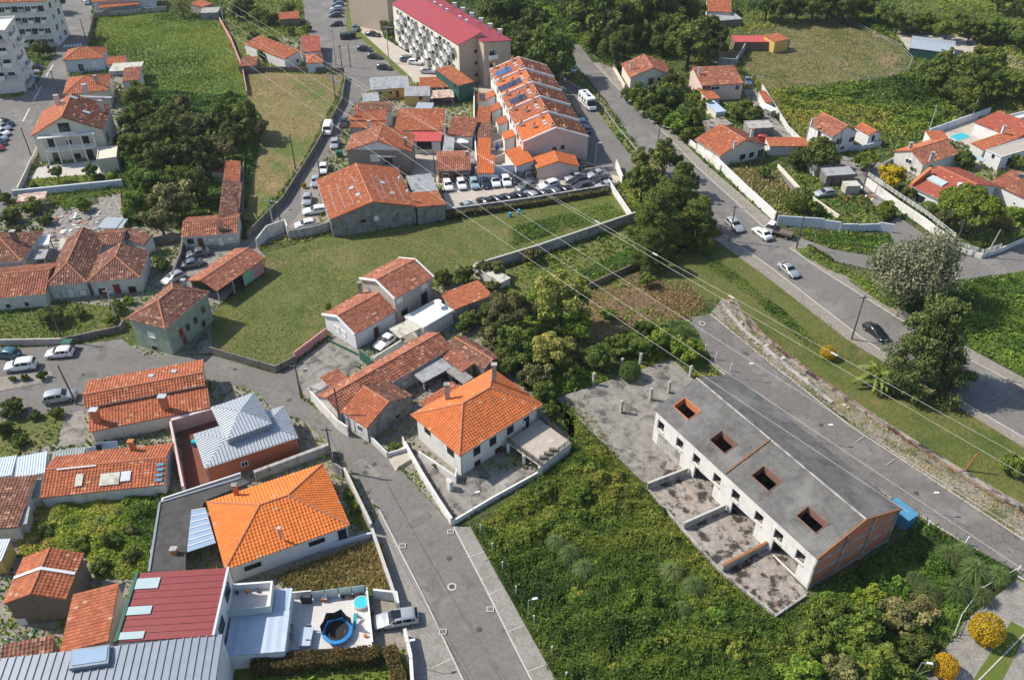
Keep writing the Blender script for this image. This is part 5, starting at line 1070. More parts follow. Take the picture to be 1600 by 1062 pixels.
for t in (.15, .32, .5, .68, .85):
    MB().obox(W(-1.1, V*t, 2.95), v, u, UP, .22, .22, 5.88).ob('column', 'white_clean', T)
p0 = G(125, 152, 7.5); p1 = G(175, 154, 7.5)
MB().obox((p0+p1)/2, (p1-p0).normalized(), Vector((0, 1, 0)), UP, (p1-p0).length, .9, .5).ob('roof_duct', 'sheet_grey', T)
for px in ((115, 153), (135, 176)):
    pp = on_plane(px, W(0, V/2, h+3.6), (W(0, 0, h)-W(0, V/2, h+3.6)).cross(u).normalized()); nn = (W(0, 0, h)-W(0, V/2, h+3.6)).cross(u).normalized()
    if nn.z < 0: nn = -nn
    MB().obox(pp+nn*.12, u, nn.cross(u), nn, 1.0, 1.5, .12).ob('skylight', 'glass_pale', T)
H_('tiled_house', 'hipped red tile house behind the cream gabled house', A=(170, 141), B=(174, 116), C=(101, 139), h=4.0, roof='hip', axis='v', rise=2.0, rm='tile_mid', rm2='tile_mid', wm='cream', oh=.3, chim=[((148, 119), 6.8, .6, 1.5, 'sheet_grey', 'concrete'), ((131, 133), 6.6, .9, 1.8, 'pinkish', 'zinc')])
H_('small_house', 'pale blue-walled house with hipped orange roof at the street', A=(161, 90.5), B=(168, 74.5), C=(97, 96), h=3.6, roof='hip', axis='v', rise=1.8, rm='tile_mid', wm='bluewhite', oh=.3, wins=[(3, 127, 106, 1.4, 2.1, 'w'), (3, 147.5, 101, 1.2, 1.5, 'S')])
H_('tile_annex', 'small red tile annex behind the pale blue house', 'annex', (197, 99), (199, 87), (167, 100), 3.0, 'gable', axis='v', rise=.9, rm='tile_mid', wm='bluewhite', oh=.15)
H_('pale_canopy', 'beige corrugated carport roof between small houses', 'canopy', (219, 109), (225, 97), (168, 115), 3.1, 'shed', axis='v', rise=.1, rm='sheet_pale', mode='corr', walls=False, posts=((0, 0), (1, 0), (0, 1), (1, 1)))
H_('lean_to', 'orange tile lean-to with white side wall below beige carport', 'shed', (218, 125), (221, 107), (189, 138), 3.6, 'shed', axis='v', rise=.5, rm='tile_old', wm='white', oh=.1)
H_('cream_annex', 'cream flat-roofed garage beside the balconied house', 'garage', (182, 246), (184, 228), (151, 248), 3.0, 'flat', rm='cream', wm='cream', oh=.05, parapet=.15)
T = H_('porch_house', 'white house with orange roof and open porch above the field', A=(240, -3), B=(243, -18), C=(143, 4), h=3.8, roof='gable', axis='v', rise=1.8, rm='tile_mid', wm='bluewhite', oh=.3)
sub(T, A=(218, 7), B=(216, -4), C=(155, 12), h=2.7, roof='shed', axis='v', rise=.9, rm='tile_mid', walls=False, posts=((0, 0), (0, .33), (0, .66), (0, 1)))
H_('stone_hut', 'small grey block hut at the field corner', 'shed', (312, 21), (340, 20), (313, 13), 2.0, 'shed', rise=.1, rm='concrete', mode='corr', wm='concrete_dark', oh=.05)
H_('brick_shed', 'small tile-roofed shed under the trees by the field', 'shed', (315, 12), (333, 6), (313, 2), 2.2, 'shed', rise=.4, rm='tile_mid', wm='concrete', oh=.1)
# --- centre top: cottages, apartments, cluster
T = H_('white_cottage', 'narrow white cottage with long orange roof beside street', A=(444, 93), B=(470, 85), C=(425, 56), h=3.0, roof='shed', axis='v', rise=1.0, rm='tile_mid', wm='white', oh=.15, wins=[(0, 465, 95, .7, .8, 'k')])
sub(T, A=(471, 82), B=(501, 80), C=(464, 60), h=3.0, roof='shed', rise=.5, rm='tile_red', wm='bluewhite', oh=.15)
sub(T, A=(479, 100), B=(505, 98), C=(476, 86), h=2.5, roof='hip', rise=.9, rm='tile_mid', wm='bluewhite', oh=.15)
H_('garden_shed', 'small orange-roofed shed among trees near the top street', 'shed', (436, 31), (468, 29), (434, 22), 2.2, 'shed', rise=.4, rm='tile_mid', wm='stone', oh=.1)
H_('tile_shed', 'low terracotta roof at the right edge of green field', 'shed', (374, 104), (400, 103), (372, 91), 2.0, 'shed', rise=.3, rm='tile_old', wm='stone', oh=.1)
T = H_('apartment_building', 'long cream apartment building with crimson metal roof and stacked balconies', 'apartment block', (716, 71), (611, 6), (753, 63), 10.6, 'shed', rise=2.2, rm='red_sheet', mode='corr', pitch=.5, wm='cream', oh=.3)
wallgrid(T, 0, (1.5, 4.1, 6.6, 9.1), 15, 1.5, 1.5, 'wSkw', balc='110')
W, U, V, u, v, h, PL = T_info[T.name]
wallgrid(T, 3, (2.2, 5.2, 8.2), 1, .7, .8, 'k', .6, .9)
sub(T, A=(755, 66), B=(650, 1), C=(800, 57.5), h=11.6, roof='shed', rise=-.9, rm='red_sheet', mode='corr', pitch=.5, wm='tan', oh=.3)
W2 = T_info[T.name]; wallgrid(T, 3, (2.2, 5.2, 8.2), 1, 1.6, 1.9, 'w', .1, .5, balc='1')
m = MB(); w0 = PL[3][0]; q = Vector((-u.x, -u.y, 0)); pp = W(.3-.02, .35, 0)
MB().poly([pp, W(.28, V-.3, 0), W(.28, V-.3, h+2.0), W(.28, .35, h-.05)]).ob('gable_render', 'tan', T)
for k in range(9):
    t = .12+k*.09; p = W(U*t, V*1.0, h+2.2)
    if k in (1, 2, 4, 5, 6, 7): MB().box(p.x-.35, p.x+.35, p.y-.35, p.y+.35, h+1.0, h+2.9).ob('roof_stack', 'white_clean', T)
W_, U_, V__, u_, v_, h__, PL_ = W2
for k in range(6):
    p = W_(U_*(.15+k*.13), V__*.97, 10.9); MB().box(p.x-.6, p.x+.6, p.y-.35, p.y+.35, 10.5, 11.9).ob('roof_stack', 'white_clean', T)
for px in ((690, 105), (700, 112)): pass
T = H_('apartment_building', 'beige apartment block end rising behind the parking court', 'apartment block', (604, -8), (640, -22), (598, -40), 11.0, 'flat', rm='zinc', wm='tan', oh=.1, parapet=.4)
wallgrid(T, 0, (2, 5, 8), 2, 1.2, 1.2, 'w'); 
T = H_('yellow_house', 'low yellow house with grey corrugated roof beside street', A=(579, 141), B=(640, 137), C=(581, 126), h=2.7, roof='shed', rise=.7, rm='sheet_grey', mode='corr', wm='yellow_wall', oh=.2, wins=[(0, 594, 146, 1.0, 1.0), (0, 610, 145, 1.0, 1.0), (0, 621, 147, .9, 1.8, 'd')])
sub(T, A=(631, 151), B=(672, 150), C=(632, 139), h=2.5, roof='shed', rise=.5, rm='sheet_grey', mode='corr', wm='yellow_wall', oh=.15, wins=[(0, 657, 152, .8, .8, 'k'), (0, 667, 154, .9, 1.8, 'g')])
H_('rusty_canopy', 'rusty patched tin canopy beside the yellow house', 'canopy', (672, 154), (710, 152), (674, 142), 2.2, 'shed', rise=.1, rm='sheet_rust', mode='corr', walls=False, posts=((0, 0), (1, 0), (0, 1), (1, 1)))
H_('long_shed', 'long orange tile shed with row of dark windows', 'shed', (656, 138), (706, 136), (652, 125), 2.8, 'shed', rise=.6, rm='tile_mid', wm='white_old', oh=.1, wins=[(0, 668, 140, .8, .8, 'k'), (0, 678, 140, .8, .8, 'k'), (0, 687, 139, .8, .8, 'k'), (0, 697, 139, .8, .8, 'k')])
H_('green_walled_house', 'tall narrow house with dark green side and orange roof', A=(716, 134), B=(741, 128), C=(706, 107), h=4.6, roof='shed', rise=.8, rm='tile_mid', wm='green_dark', oh=.1, wins=[(3, 711, 128, 1, 1.2, 'k')])
H_('grey_lean_to', 'grey tin lean-to at the street beside the yellow house', 'shed', (567, 160), (593, 158), (572, 147), 2.2, 'shed', rise=.2, rm='sheet_grey', mode='corr', wm='concrete', oh=.1)
H_('grey_lean_to', 'low blue-grey tin roof over the cluttered yard', 'shed', (648, 171), (674, 172), (646, 161), 1.9, 'shed', rise=.2, rm='zinc', mode='corr', wm='concrete', oh=.1)
T = H_('cluster_house', 'house with two stepped orange roofs and white chimneys', A=(545, 188), B=(600, 189), C=(549, 170), h=3.2, roof='shed', rise=.7, rm='tile_mid', wm='white', oh=.15, chim=[((551, 171), 5.0, .6, 1.8, 'white', 'concrete'), ((576, 190), 4.4, .6, 1.8, 'white', 'concrete')])
sub(T, A=(559, 177), B=(612, 175), C=(563, 161), h=3.5, roof='gable', rise=1.0, rm='tile_worn', wm='white', oh=.15)
sub(T, A=(545, 199), B=(598, 202), C=(545, 187), h=2.6, roof='shed', rise=.5, rm='tile_mid', wm='concrete', oh=.15)
T = H_('gabled_house', 'brown-fronted gabled house with white gable triangle and orange roof', A=(642, 237), B=(649, 211), C=(539, 236), h=5.2, roof='gable', rise=2.2, rm='tile_mid', rm2='tile_old', wm='brownish', oh=.35,
       wins=[(3, 607, 251, 1.6, 2.0, 'k'), (3, 586, 247, 1.9, 1.5, 'S'), (0, 646, 245, 1.3, 1.5, 'w')], chim=[((633, 216), 7.4, .6, 2.2, 'concrete', 'concrete')])
W, U, V, u, v, h, PL = T_info[T.name]
MB().poly([W(.32, .9, h+.15), W(.32, V-.9, h+.15), W(.32, V/2, h+2.0)]).ob('gable_panel', 'white_clean', T)
MB().hexa([W(-.8, V*.22, 4.2), W(.33, V*.22, 4.2), W(.33, V*.5, 4.2), W(-.8, V*.5, 4.2)], [W(-.8, V*.22, 4.35), W(.33, V*.22, 4.35), W(.33, V*.5, 4.45), W(-.8, V*.5, 4.45)]).ob('door_canopy', 'concrete', T)
MB().hexa([W(-1.2, V*.18, 1.9), W(.33, V*.18, 1.9), W(.33, V*.48, 1.9), W(-1.2, V*.48, 1.9)], [W(-1.2, V*.18, 2.1), W(.33, V*.18, 2.1), W(.33, V*.48, 2.1), W(-1.2, V*.48, 2.1)]).ob('balcony', 'concrete', T)
for k in range(6): MB().hexa([W(-1.2, V*(.48+k*.04), 0), W(.33, V*(.48+k*.04), 0), W(.33, V*(.52+k*.04), 0), W(-1.2, V*(.52+k*.04), 0)], [W(-1.2, V*(.48+k*.04), 1.8-k*.3), W(.33, V*(.48+k*.04), 1.8-k*.3), W(.33, V*(.52+k*.04), 1.8-k*.3), W(-1.2, V*(.52+k*.04), 1.8-k*.3)]).ob('step', 'concrete', T)
T = H_('red_tile_house', 'wide house with red tile roof and bright red awning', A=(616, 204), B=(692, 204), C=(611, 177), h=3.5, roof='shed', rise=1.1, rm='tile_mid', wm='white', oh=.15)
sub(T, A=(640, 221), B=(689, 221), C=(634, 204), h=3.0, roof='shed', rise=.3, rm='awning_red', mode='corr', wm='white', oh=.2, wins=[(0, 663, 226, 3.2, 1.8, 'k')])
chimney(T, (694, 196), 5.0, .6, 2.2, 'white', 'concrete')
H_('tile_annex', 'dark orange tile roof beside the long white wall', 'annex', (697, 212), (738, 214), (700, 186), 2.9, 'shed', rise=.6, rm='tile_old', wm='white_old', oh=.1)
H_('sheet_annex', 'narrow grey sheet roof beside the red awning', 'annex', (691, 237), (708, 237), (694, 211), 2.5, 'shed', rise=.2, rm='sheet_grey', mode='corr', wm='concrete', oh=.1)
H_('brown_cottage', 'brown-walled cottage with faded tile roof facing the car park', A=(683, 267), B=(736, 265), C=(687, 237), h=2.8, roof='gable', rise=.9, rm='tile_old', wm='wood_brown', oh=.2, wins=[(0, 696, 274, 1.2, 1.0), (0, 712, 274, .9, 1.0, 'k'), (0, 727, 274, 1.1, 1.0)], chim=[((730, 238), 4.4, .6, 1.6, 'concrete', 'concrete')])
for i, (y0, y1, rm) in enumerate(((147, 158, 'tile_mid'), (168, 192, 'tile_mid'), (193, 215, 'tile_worn'), (217, 243, 'tile_new'), (244, 271, 'tile_new'))):
    lab = ['small orange lean-to with dark solar panel beside white wall', 'orange tile lean-to above the dark lean-to along white wall', 'darkest weathered lean-to roof along the long white wall', 'bright orange lean-to roof between dark one and last one', 'last bright orange lean-to roof at the car park wall'][i]
    T = H_('lean_to', lab, 'shed', (745 if i else 746, y1), (766+(i == 4)*6 if i else 760, y1), (744 if i else 746, y0), 2.4, 'shed', rise=.25, rm=rm, wm='white', oh=.08)
    if i == 0:
        W, U, V, u, v, h, PL = T_info[T.name]; MB().slab([W(U*.2, V*.1, 2.62), W(U*.95, V*.1, 2.62), W(U*.95, V*.8, 2.8), W(U*.2, V*.8, 2.8)], .05).ob('solar_panel', 'solar', T)
# --- stepped townhouses
hT = 5.4; A0, A4, C0 = G(920, 213.5, hT), G(866, 130, hT), G(824, 237, hT); dv = (A4-A0)/4
sv = (C0-A0); perp = sv-dv.normalized()*sv.dot(dv.normalized()); PXI = lambda p: (CX+F*p.x/((p.y)*_c-(p.z-CAMH)*_s), CY-F*((p.y)*_s+(p.z-CAMH)*_c)/((p.y)*_c-(p.z-CAMH)*_s))
names = ['orange-roofed pink townhouse nearest the car park, with two arrow-shaped vents', 'orange-roofed townhouse next to the pink end unit, no solar panels', 'middle townhouse with one dark solar panel row on orange roof', 'townhouse with two dark solar panels and second-highest roof', 'highest townhouse at the wooded end with blue solar panels']
for i in range(5):
    hh = hT+i*.38; a = A0+dv*i; a = Vector((a.x, a.y, hh)); b = a+dv*.985; c = a+perp
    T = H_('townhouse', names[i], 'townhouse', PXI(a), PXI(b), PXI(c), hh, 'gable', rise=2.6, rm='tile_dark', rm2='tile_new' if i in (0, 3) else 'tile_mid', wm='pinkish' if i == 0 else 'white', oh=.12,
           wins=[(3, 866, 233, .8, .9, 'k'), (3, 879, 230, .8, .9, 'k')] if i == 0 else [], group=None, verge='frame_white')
    W, U, V, u, v, h, PL = T_info[T.name]
    wallgrid(T, 2, (hh-1.2, max(1.4, hh-4)), 2, 1.3, 1.1, 'wk', oh=.12); wallgrid(T, 0, (hh-1.3,), 2, 1.2, 1.1, 'wS', oh=.12)
    zz = lambda y: hh+2.6*(1-abs(y-V/2)/(V/2))
    for (x0, y0, hz_) in ((U*.12, V*.55, 1.0), (U*.88, V*.62, 1.0), (U*.5, V*.78, 1.3), (U*.9, V*.93, 1.5), (U*.1, V*.36, .9)):
        p = W(x0, y0, 0); z = zz(y0); o = MB().box(p.x-.3, p.x+.3, p.y-.3, p.y+.3, z-.5, z+hz_*.8).ob('chimney', 'cream', T); MB().lathe(Vector((p.x, p.y, z+hz_*.8+.002)), [(.5, 0), (.42, .12), (.1, .38)], 4).ob('chimney_cap', 'terracotta', o)
    sp = {2: [(.25, .72, 2.4, 'solar')], 3: [(.3, .68, 1.6, 'solar'), (.3, .86, 1.6, 'solar')], 4: [(.3, .74, 2.2, 'solar_blue')]}.get(i, [])
    for x0, y0, wd, mt in sp:
        for k in range(4 if wd > 2 else 3):
            for r_ in range(2):
                y_ = V*(y0-.04)+k*.92; x_ = U*(x0-.08)+r_*1.5
                MB().slab([W(x_, y_, zz(y_)+.2), W(x_+1.42, y_, zz(y_)+.2), W(x_+1.42, y_+.86, zz(y_+.86)+.2), W(x_, y_+.86, zz(y_+.86)+.2)], .04).ob('solar_panel', mt, T)
    for k in range(2): y_ = V*(.58+.0*k); x_ = U*(.4+.18*k); MB().slab([W(x_, y_, zz(y_)+.17), W(x_+.6, y_, zz(y_)+.17), W(x_+.6, y_+.8, zz(y_+.8)+.17), W(x_, y_+.8, zz(y_+.8)+.17)], .05).ob('skylight', 'glass_pale', T)
    if i:
        sub(T, A=PXI(W(0, V+2.4, 2.6)), B=PXI(W(U*.45, V+2.4, 2.6)), C=PXI(W(0, V, 2.6)), h=2.6, roof='shed', rise=.9, rm='tile_new' if i == 1 else 'tile_mid', wm='white', oh=.1)
T = H_('townhouse_annex', 'single-storey annex with bright orange gable roof below pink end unit', 'annex', (905, 260), (898, 243), (838, 262), 2.5, 'gable', rise=1.3, rm='tile_new', wm='pinkish', oh=.12)
sub(T, A=(806, 261), B=(788, 237), C=(829, 249), h=2.5, roof='shed', rise=.9, rm='tile_new', wm='white', oh=.12)
# --- right side houses
H_('bungalow', 'cream bungalow with brown gable roof above the main road', A=(984, 122), B=(970, 100), C=(1052, 116), h=3.0, roof='gable', rise=2.3, rm='tile_old', wm='cream', oh=.35, wins=[(3, 1004, 126, 1.8, 1.3, 'S'), (3, 1017, 128, 1.3, 2.0, 'd'), (3, 1030, 124, .8, .8, 'k'), (3, 1040, 123, 1.2, 1, 'k')], chim=[((987, 97), 5.6, .5, 1.8, 'cream', 'concrete')])
T = H_('pink_house', 'pinkish house with one broad brown roof slope above gardens', A=(1096, 134), B=(1163, 131), C=(1088, 110), h=4.0, roof='gable', rise=1.5, rp=.8, rm='tile_old', wm='pinkish', oh=.25, wins=[(0, 1104, 137, 2.4, .9, 'w'), (0, 1117, 138, 2.4, .9, 'w'), (0, 1152, 137, 1.2, 1.3, 'w')], chim=[((1093, 107), 6.4, .5, 1.5, 'white', 'zinc')])
sub(T, A=(1107, 156), B=(1126, 154), C=(1099, 139), h=2.5, roof='shed', rise=.4, rm='tile_mid', wm='pinkish', oh=.1); 
H_('metal_shed', 'blue-grey metal shed roof below the pinkish house', 'shed', (1119, 176), (1135, 174), (1108, 159), 2.2, 'shed', rise=.2, rm='sheet_blue', mode='corr', wm='cream', oh=.1)
H_('flat_shed', 'stained white flat concrete roof in the overgrown gardens', 'shed', (1112, 199), (1145, 194), (1102, 187), 2.3, 'flat', rm='conc_stain', wm='concrete_dark', oh=.1)
H_('flat_shed', 'plain grey flat concrete roof by the driveway', 'shed', (1172, 201), (1211, 199), (1164, 189), 2.3, 'flat', rm='concrete', wm='concrete_dark', oh=.1)
H_('garage_row', 'small orange roof along the driveway wall', 'garage', (1196, 161), (1208, 161), (1187, 143), 2.1, 'shed', rise=.1, rm='tile_mid', wm='white', oh=.1)
H_('white_canopy', 'white sheet canopy next to the small orange driveway roof', 'canopy', (1205, 174), (1215, 171), (1197, 162), 2.0, 'shed', rise=.1, rm='cloth_white', mode='corr', walls=False, posts=((0, 0), (1, 0), (0, 1), (1, 1)))
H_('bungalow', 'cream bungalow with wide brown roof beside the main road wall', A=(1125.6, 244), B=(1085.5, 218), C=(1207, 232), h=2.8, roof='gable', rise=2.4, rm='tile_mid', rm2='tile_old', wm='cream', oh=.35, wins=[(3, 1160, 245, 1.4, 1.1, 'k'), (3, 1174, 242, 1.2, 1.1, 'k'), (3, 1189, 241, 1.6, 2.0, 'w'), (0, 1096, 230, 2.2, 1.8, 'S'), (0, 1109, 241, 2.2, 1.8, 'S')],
   chim=[((1149, 222), 5.4, .5, 1.6, 'white', 'concrete'), ((1176, 202), 6.0, .6, 1.8, 'white', 'terracotta')])
H_('white_house', 'white house with brown gable roof facing the lane', A=(1302, 215), B=(1262, 193), C=(1346, 209), h=4.2, roof='gable', rise=2.0, rm='tile_old', wm='white_clean', oh=.25, wins=[(0, 1271, 204, 1.2, 1.1, 'S'), (0, 1280, 212, 1.0, 2.0, 'd'), (0, 1291, 219, 1.6, 1.4, 'k'), (3, 1311, 221, 1.4, 1.2, 'k'), (3, 1331, 218, 1.4, 1.0, 'k'), (3, 1316, 231, .9, .6, 'k')], chim=[((1270, 187), 6.3, .5, 1.4, 'white', 'concrete')])
H_('white_annex', 'small white annex with faded orange roof behind white house', 'annex', (1358, 212), (1335, 199), (1374, 206), 2.8, 'gable', rise=.8, rm='tile_mid', wm='white_clean', oh=.15, wins=[(3, 1364, 216, .7, 1.2, 'k')])
H_('tile_garages', 'row of low rippled orange garage roofs beside white house', 'garage', (1203, 229), (1265, 229), (1204, 216), 2.2, 'shed', rise=.2, rm='tile_mid', wm='white_old', oh=.1)
H_('tile_bungalow', 'white bungalow with faded double-pitch tile roof below scrub field', A=(1443, 258), B=(1499, 240), C=(1397, 236), h=2.9, roof='gable', rise=1.7, rm='tile_old', rm2='tile_mid', wm='white_old', oh=.25, wins=[(3, 1420, 252, 1.5, 1.0, 'w')], chim=[((1458, 239), 5.5, .7, 1.8, 'concrete', 'concrete'), ((1424, 224), 5.2, .6, 1.5, 'concrete', 'concrete')])
T = H_('orange_annex', 'small orange-roofed annex behind the tile bungalow', 'annex', (1455, 218), (1483, 218), (1443, 207), 2.6, 'shed', rise=.4, rm='tile_mid', wm='white', oh=.1)
T = H_('pool_house', 'long low house with brick-red roof beside the swimming pool', A=(1522, 191), B=(1588, 217), C=(1543, 174), h=3.0, roof='shed', rise=1.0, rm='tile_red', wm='white', oh=.2, chim=[((1570, 198), 5.0, .6, 1.6, 'white', 'concrete')])
sub(T, A=(1537, 235), B=(1612, 209), C=(1520, 225), h=3.0, roof='shed', rise=.4, rm='tile_mid', wm='white', oh=.1)
sub(T, A=(1565, 246), B=(1625, 228), C=(1539, 235), h=3.1, roof='flat', rm='beige', wm='white_clean', oh=.1, parapet=.1, wins=[(0, 1575, 253, .8, 1.8, 'k'), (0, 1590, 248, .8, 1.8, 'k'), (3, 1552, 244, .6, .8, 'k')])
p = G(1500, 213); T = thing('swimming_pool', p, 'small turquoise swimming pool in a walled patio', 'swimming pool')
q = [G(*x) for x in ((1482, 214), (1503, 207), (1518, 214), (1496, 222))]; MB().prism(q, 0, .12).ob('pool_edge', 'patio', T)
ct = sum(q, Vector())/4; MB().prism([ct+(x-ct)*.9 for x in q], .05, .14).ob('water', 'pool_water', T)
T = H_('red_villa', 'white villa with bright red tile roof and stepped orange chimney', A=(1481, 319), B=(1420, 289), C=(1578, 299), h=3.2, roof='gable', rise=2.2, rm='tile_red', rm2='tile_red', wm='white', oh=.3, wins=[(0, 1438, 311, 1.8, 1.5, 'k'), (3, 1540, 304, 1.2, 1.0, 'k')], chim=[((1501, 288), 6.2, .8, 1.8, 'white', 'white')])
W, U, V, u, v, h, PL = T_info[T.name]
MB().hexa([W(U*.9, -.1, 2), W(U*.97, -.1, 2), W(U*.97, V*.3, 2), W(U*.9, V*.3, 2)], [W(U*.9, -.1, 3.9), W(U*.97, -.1, 3.9), W(U*.97, V*.3, 6.2), W(U*.9, V*.3, 6.2)]).ob('chimney', 'terracotta', T)
MB().hexa([W(U*.45, V*.2, 3.6), W(U*.85, V*.2, 3.6), W(U*.85, V*.3, 3.6), W(U*.45, V*.3, 3.6)], [W(U*.45, V*.2, 4.5), W(U*.85, V*.2, 4.5), W(U*.85, V*.3, 4.9), W(U*.45, V*.3, 4.9)]).ob('clerestory', 'glass_pale', T)
T = H_('brown_villa', 'white villa with brown tile roof and dark solar panels', A=(1546, 284), B=(1622, 320), C=(1563, 266), h=3.1, roof='shed', rise=1.2, rm='tile_old', wm='white_clean', oh=.3)
W, U, V, u, v, h, PL = T_info[T.name]
for k in range(3): MB().slab([W(U*(.2+k*.17), V*.75, 3.1+.9+.2), W(U*(.3+k*.17), V*.75, 4.2), W(U*(.3+k*.17), V*.92, 4.4), W(U*(.2+k*.17), V*.92, 4.4)], .05).ob('solar_panel', 'solar', T)
H_('white_villa', 'bright white villa corner with stepped terrace at picture edge', 'house', (1575, 192), (1625, 180), (1568, 184), 3.2, 'flat', rm='white_clean', wm='white_clean', oh=.05, parapet=.5)
H_('canopy', 'small white-framed pergola beside the long grey-roofed wing', 'canopy', (1535, 252), (1542, 249), (1518, 243), 2.2, 'shed', rise=.1, rm='glass_pale', mode='flat', walls=False, posts=((0, 0), (1, 0), (0, 1), (1, 1)))
T = H_('junk_shack', 'shabby shack with grey sheet roof beside the silver car', 'shed', (1292, 275), (1337, 272), (1270, 265), 2.3, 'shed', rise=.2, rm='sheet_grey', mode='corr', wm='stone', oh=.1)
H_('junk_shack', 'small beige lean-to beside the grey-roofed shack', 'shed', (1323, 291), (1346, 290), (1318, 283), 1.9, 'flat', rm='sheet_pale', wm='beige', oh=.05)
H_('flat_shed', 'pale flat roof slab above the car yard', 'shed', (1276, 262), (1302, 257), (1266, 253), 2.1, 'flat', rm='patio', wm='concrete', oh=.05)
T = H_('sheet_greenhouse', 'large grey sheet-roofed nursery shelter with dark green sides', 'shelter', (1421, 75), (1491, 84), (1400, 53), 2.4, 'gable', rise=.6, rm='zinc', mode='corr', wm='green_dark', oh=.1, pitch=.6)
H_('far_house', 'far house with orange roof among dark trees', A=(1104, 18), B=(1143, 20), C=(1094, -3), h=3.2, roof='gable', rise=1.2, rp=.7, rm='tile_mid', wm='white_old', oh=.2)
H_('tin_shelter', 'patched grey tin roofs below the far orange roof', 'shed', (1120, 33), (1160, 30), (1113, 21), 2.2, 'shed', rise=.2, rm='sheet_grey', mode='corr', wm='stone', oh=.1)
H_('lean_to', 'long red lean-to roof above grey block wall', 'shed', (1148, 66), (1206, 66), (1150, 57), 2.5, 'shed', rise=.2, rm='awning_red', mode='corr', wm='stone_brown', oh=.1)
H_('yellow_hut', 'small yellow hut with orange roof above grey wall', 'shed', (1211, 66), (1233, 62), (1209, 55), 3.2, 'shed', rise=.4, rm='tile_mid', wm='yellow_wall', oh=.1)
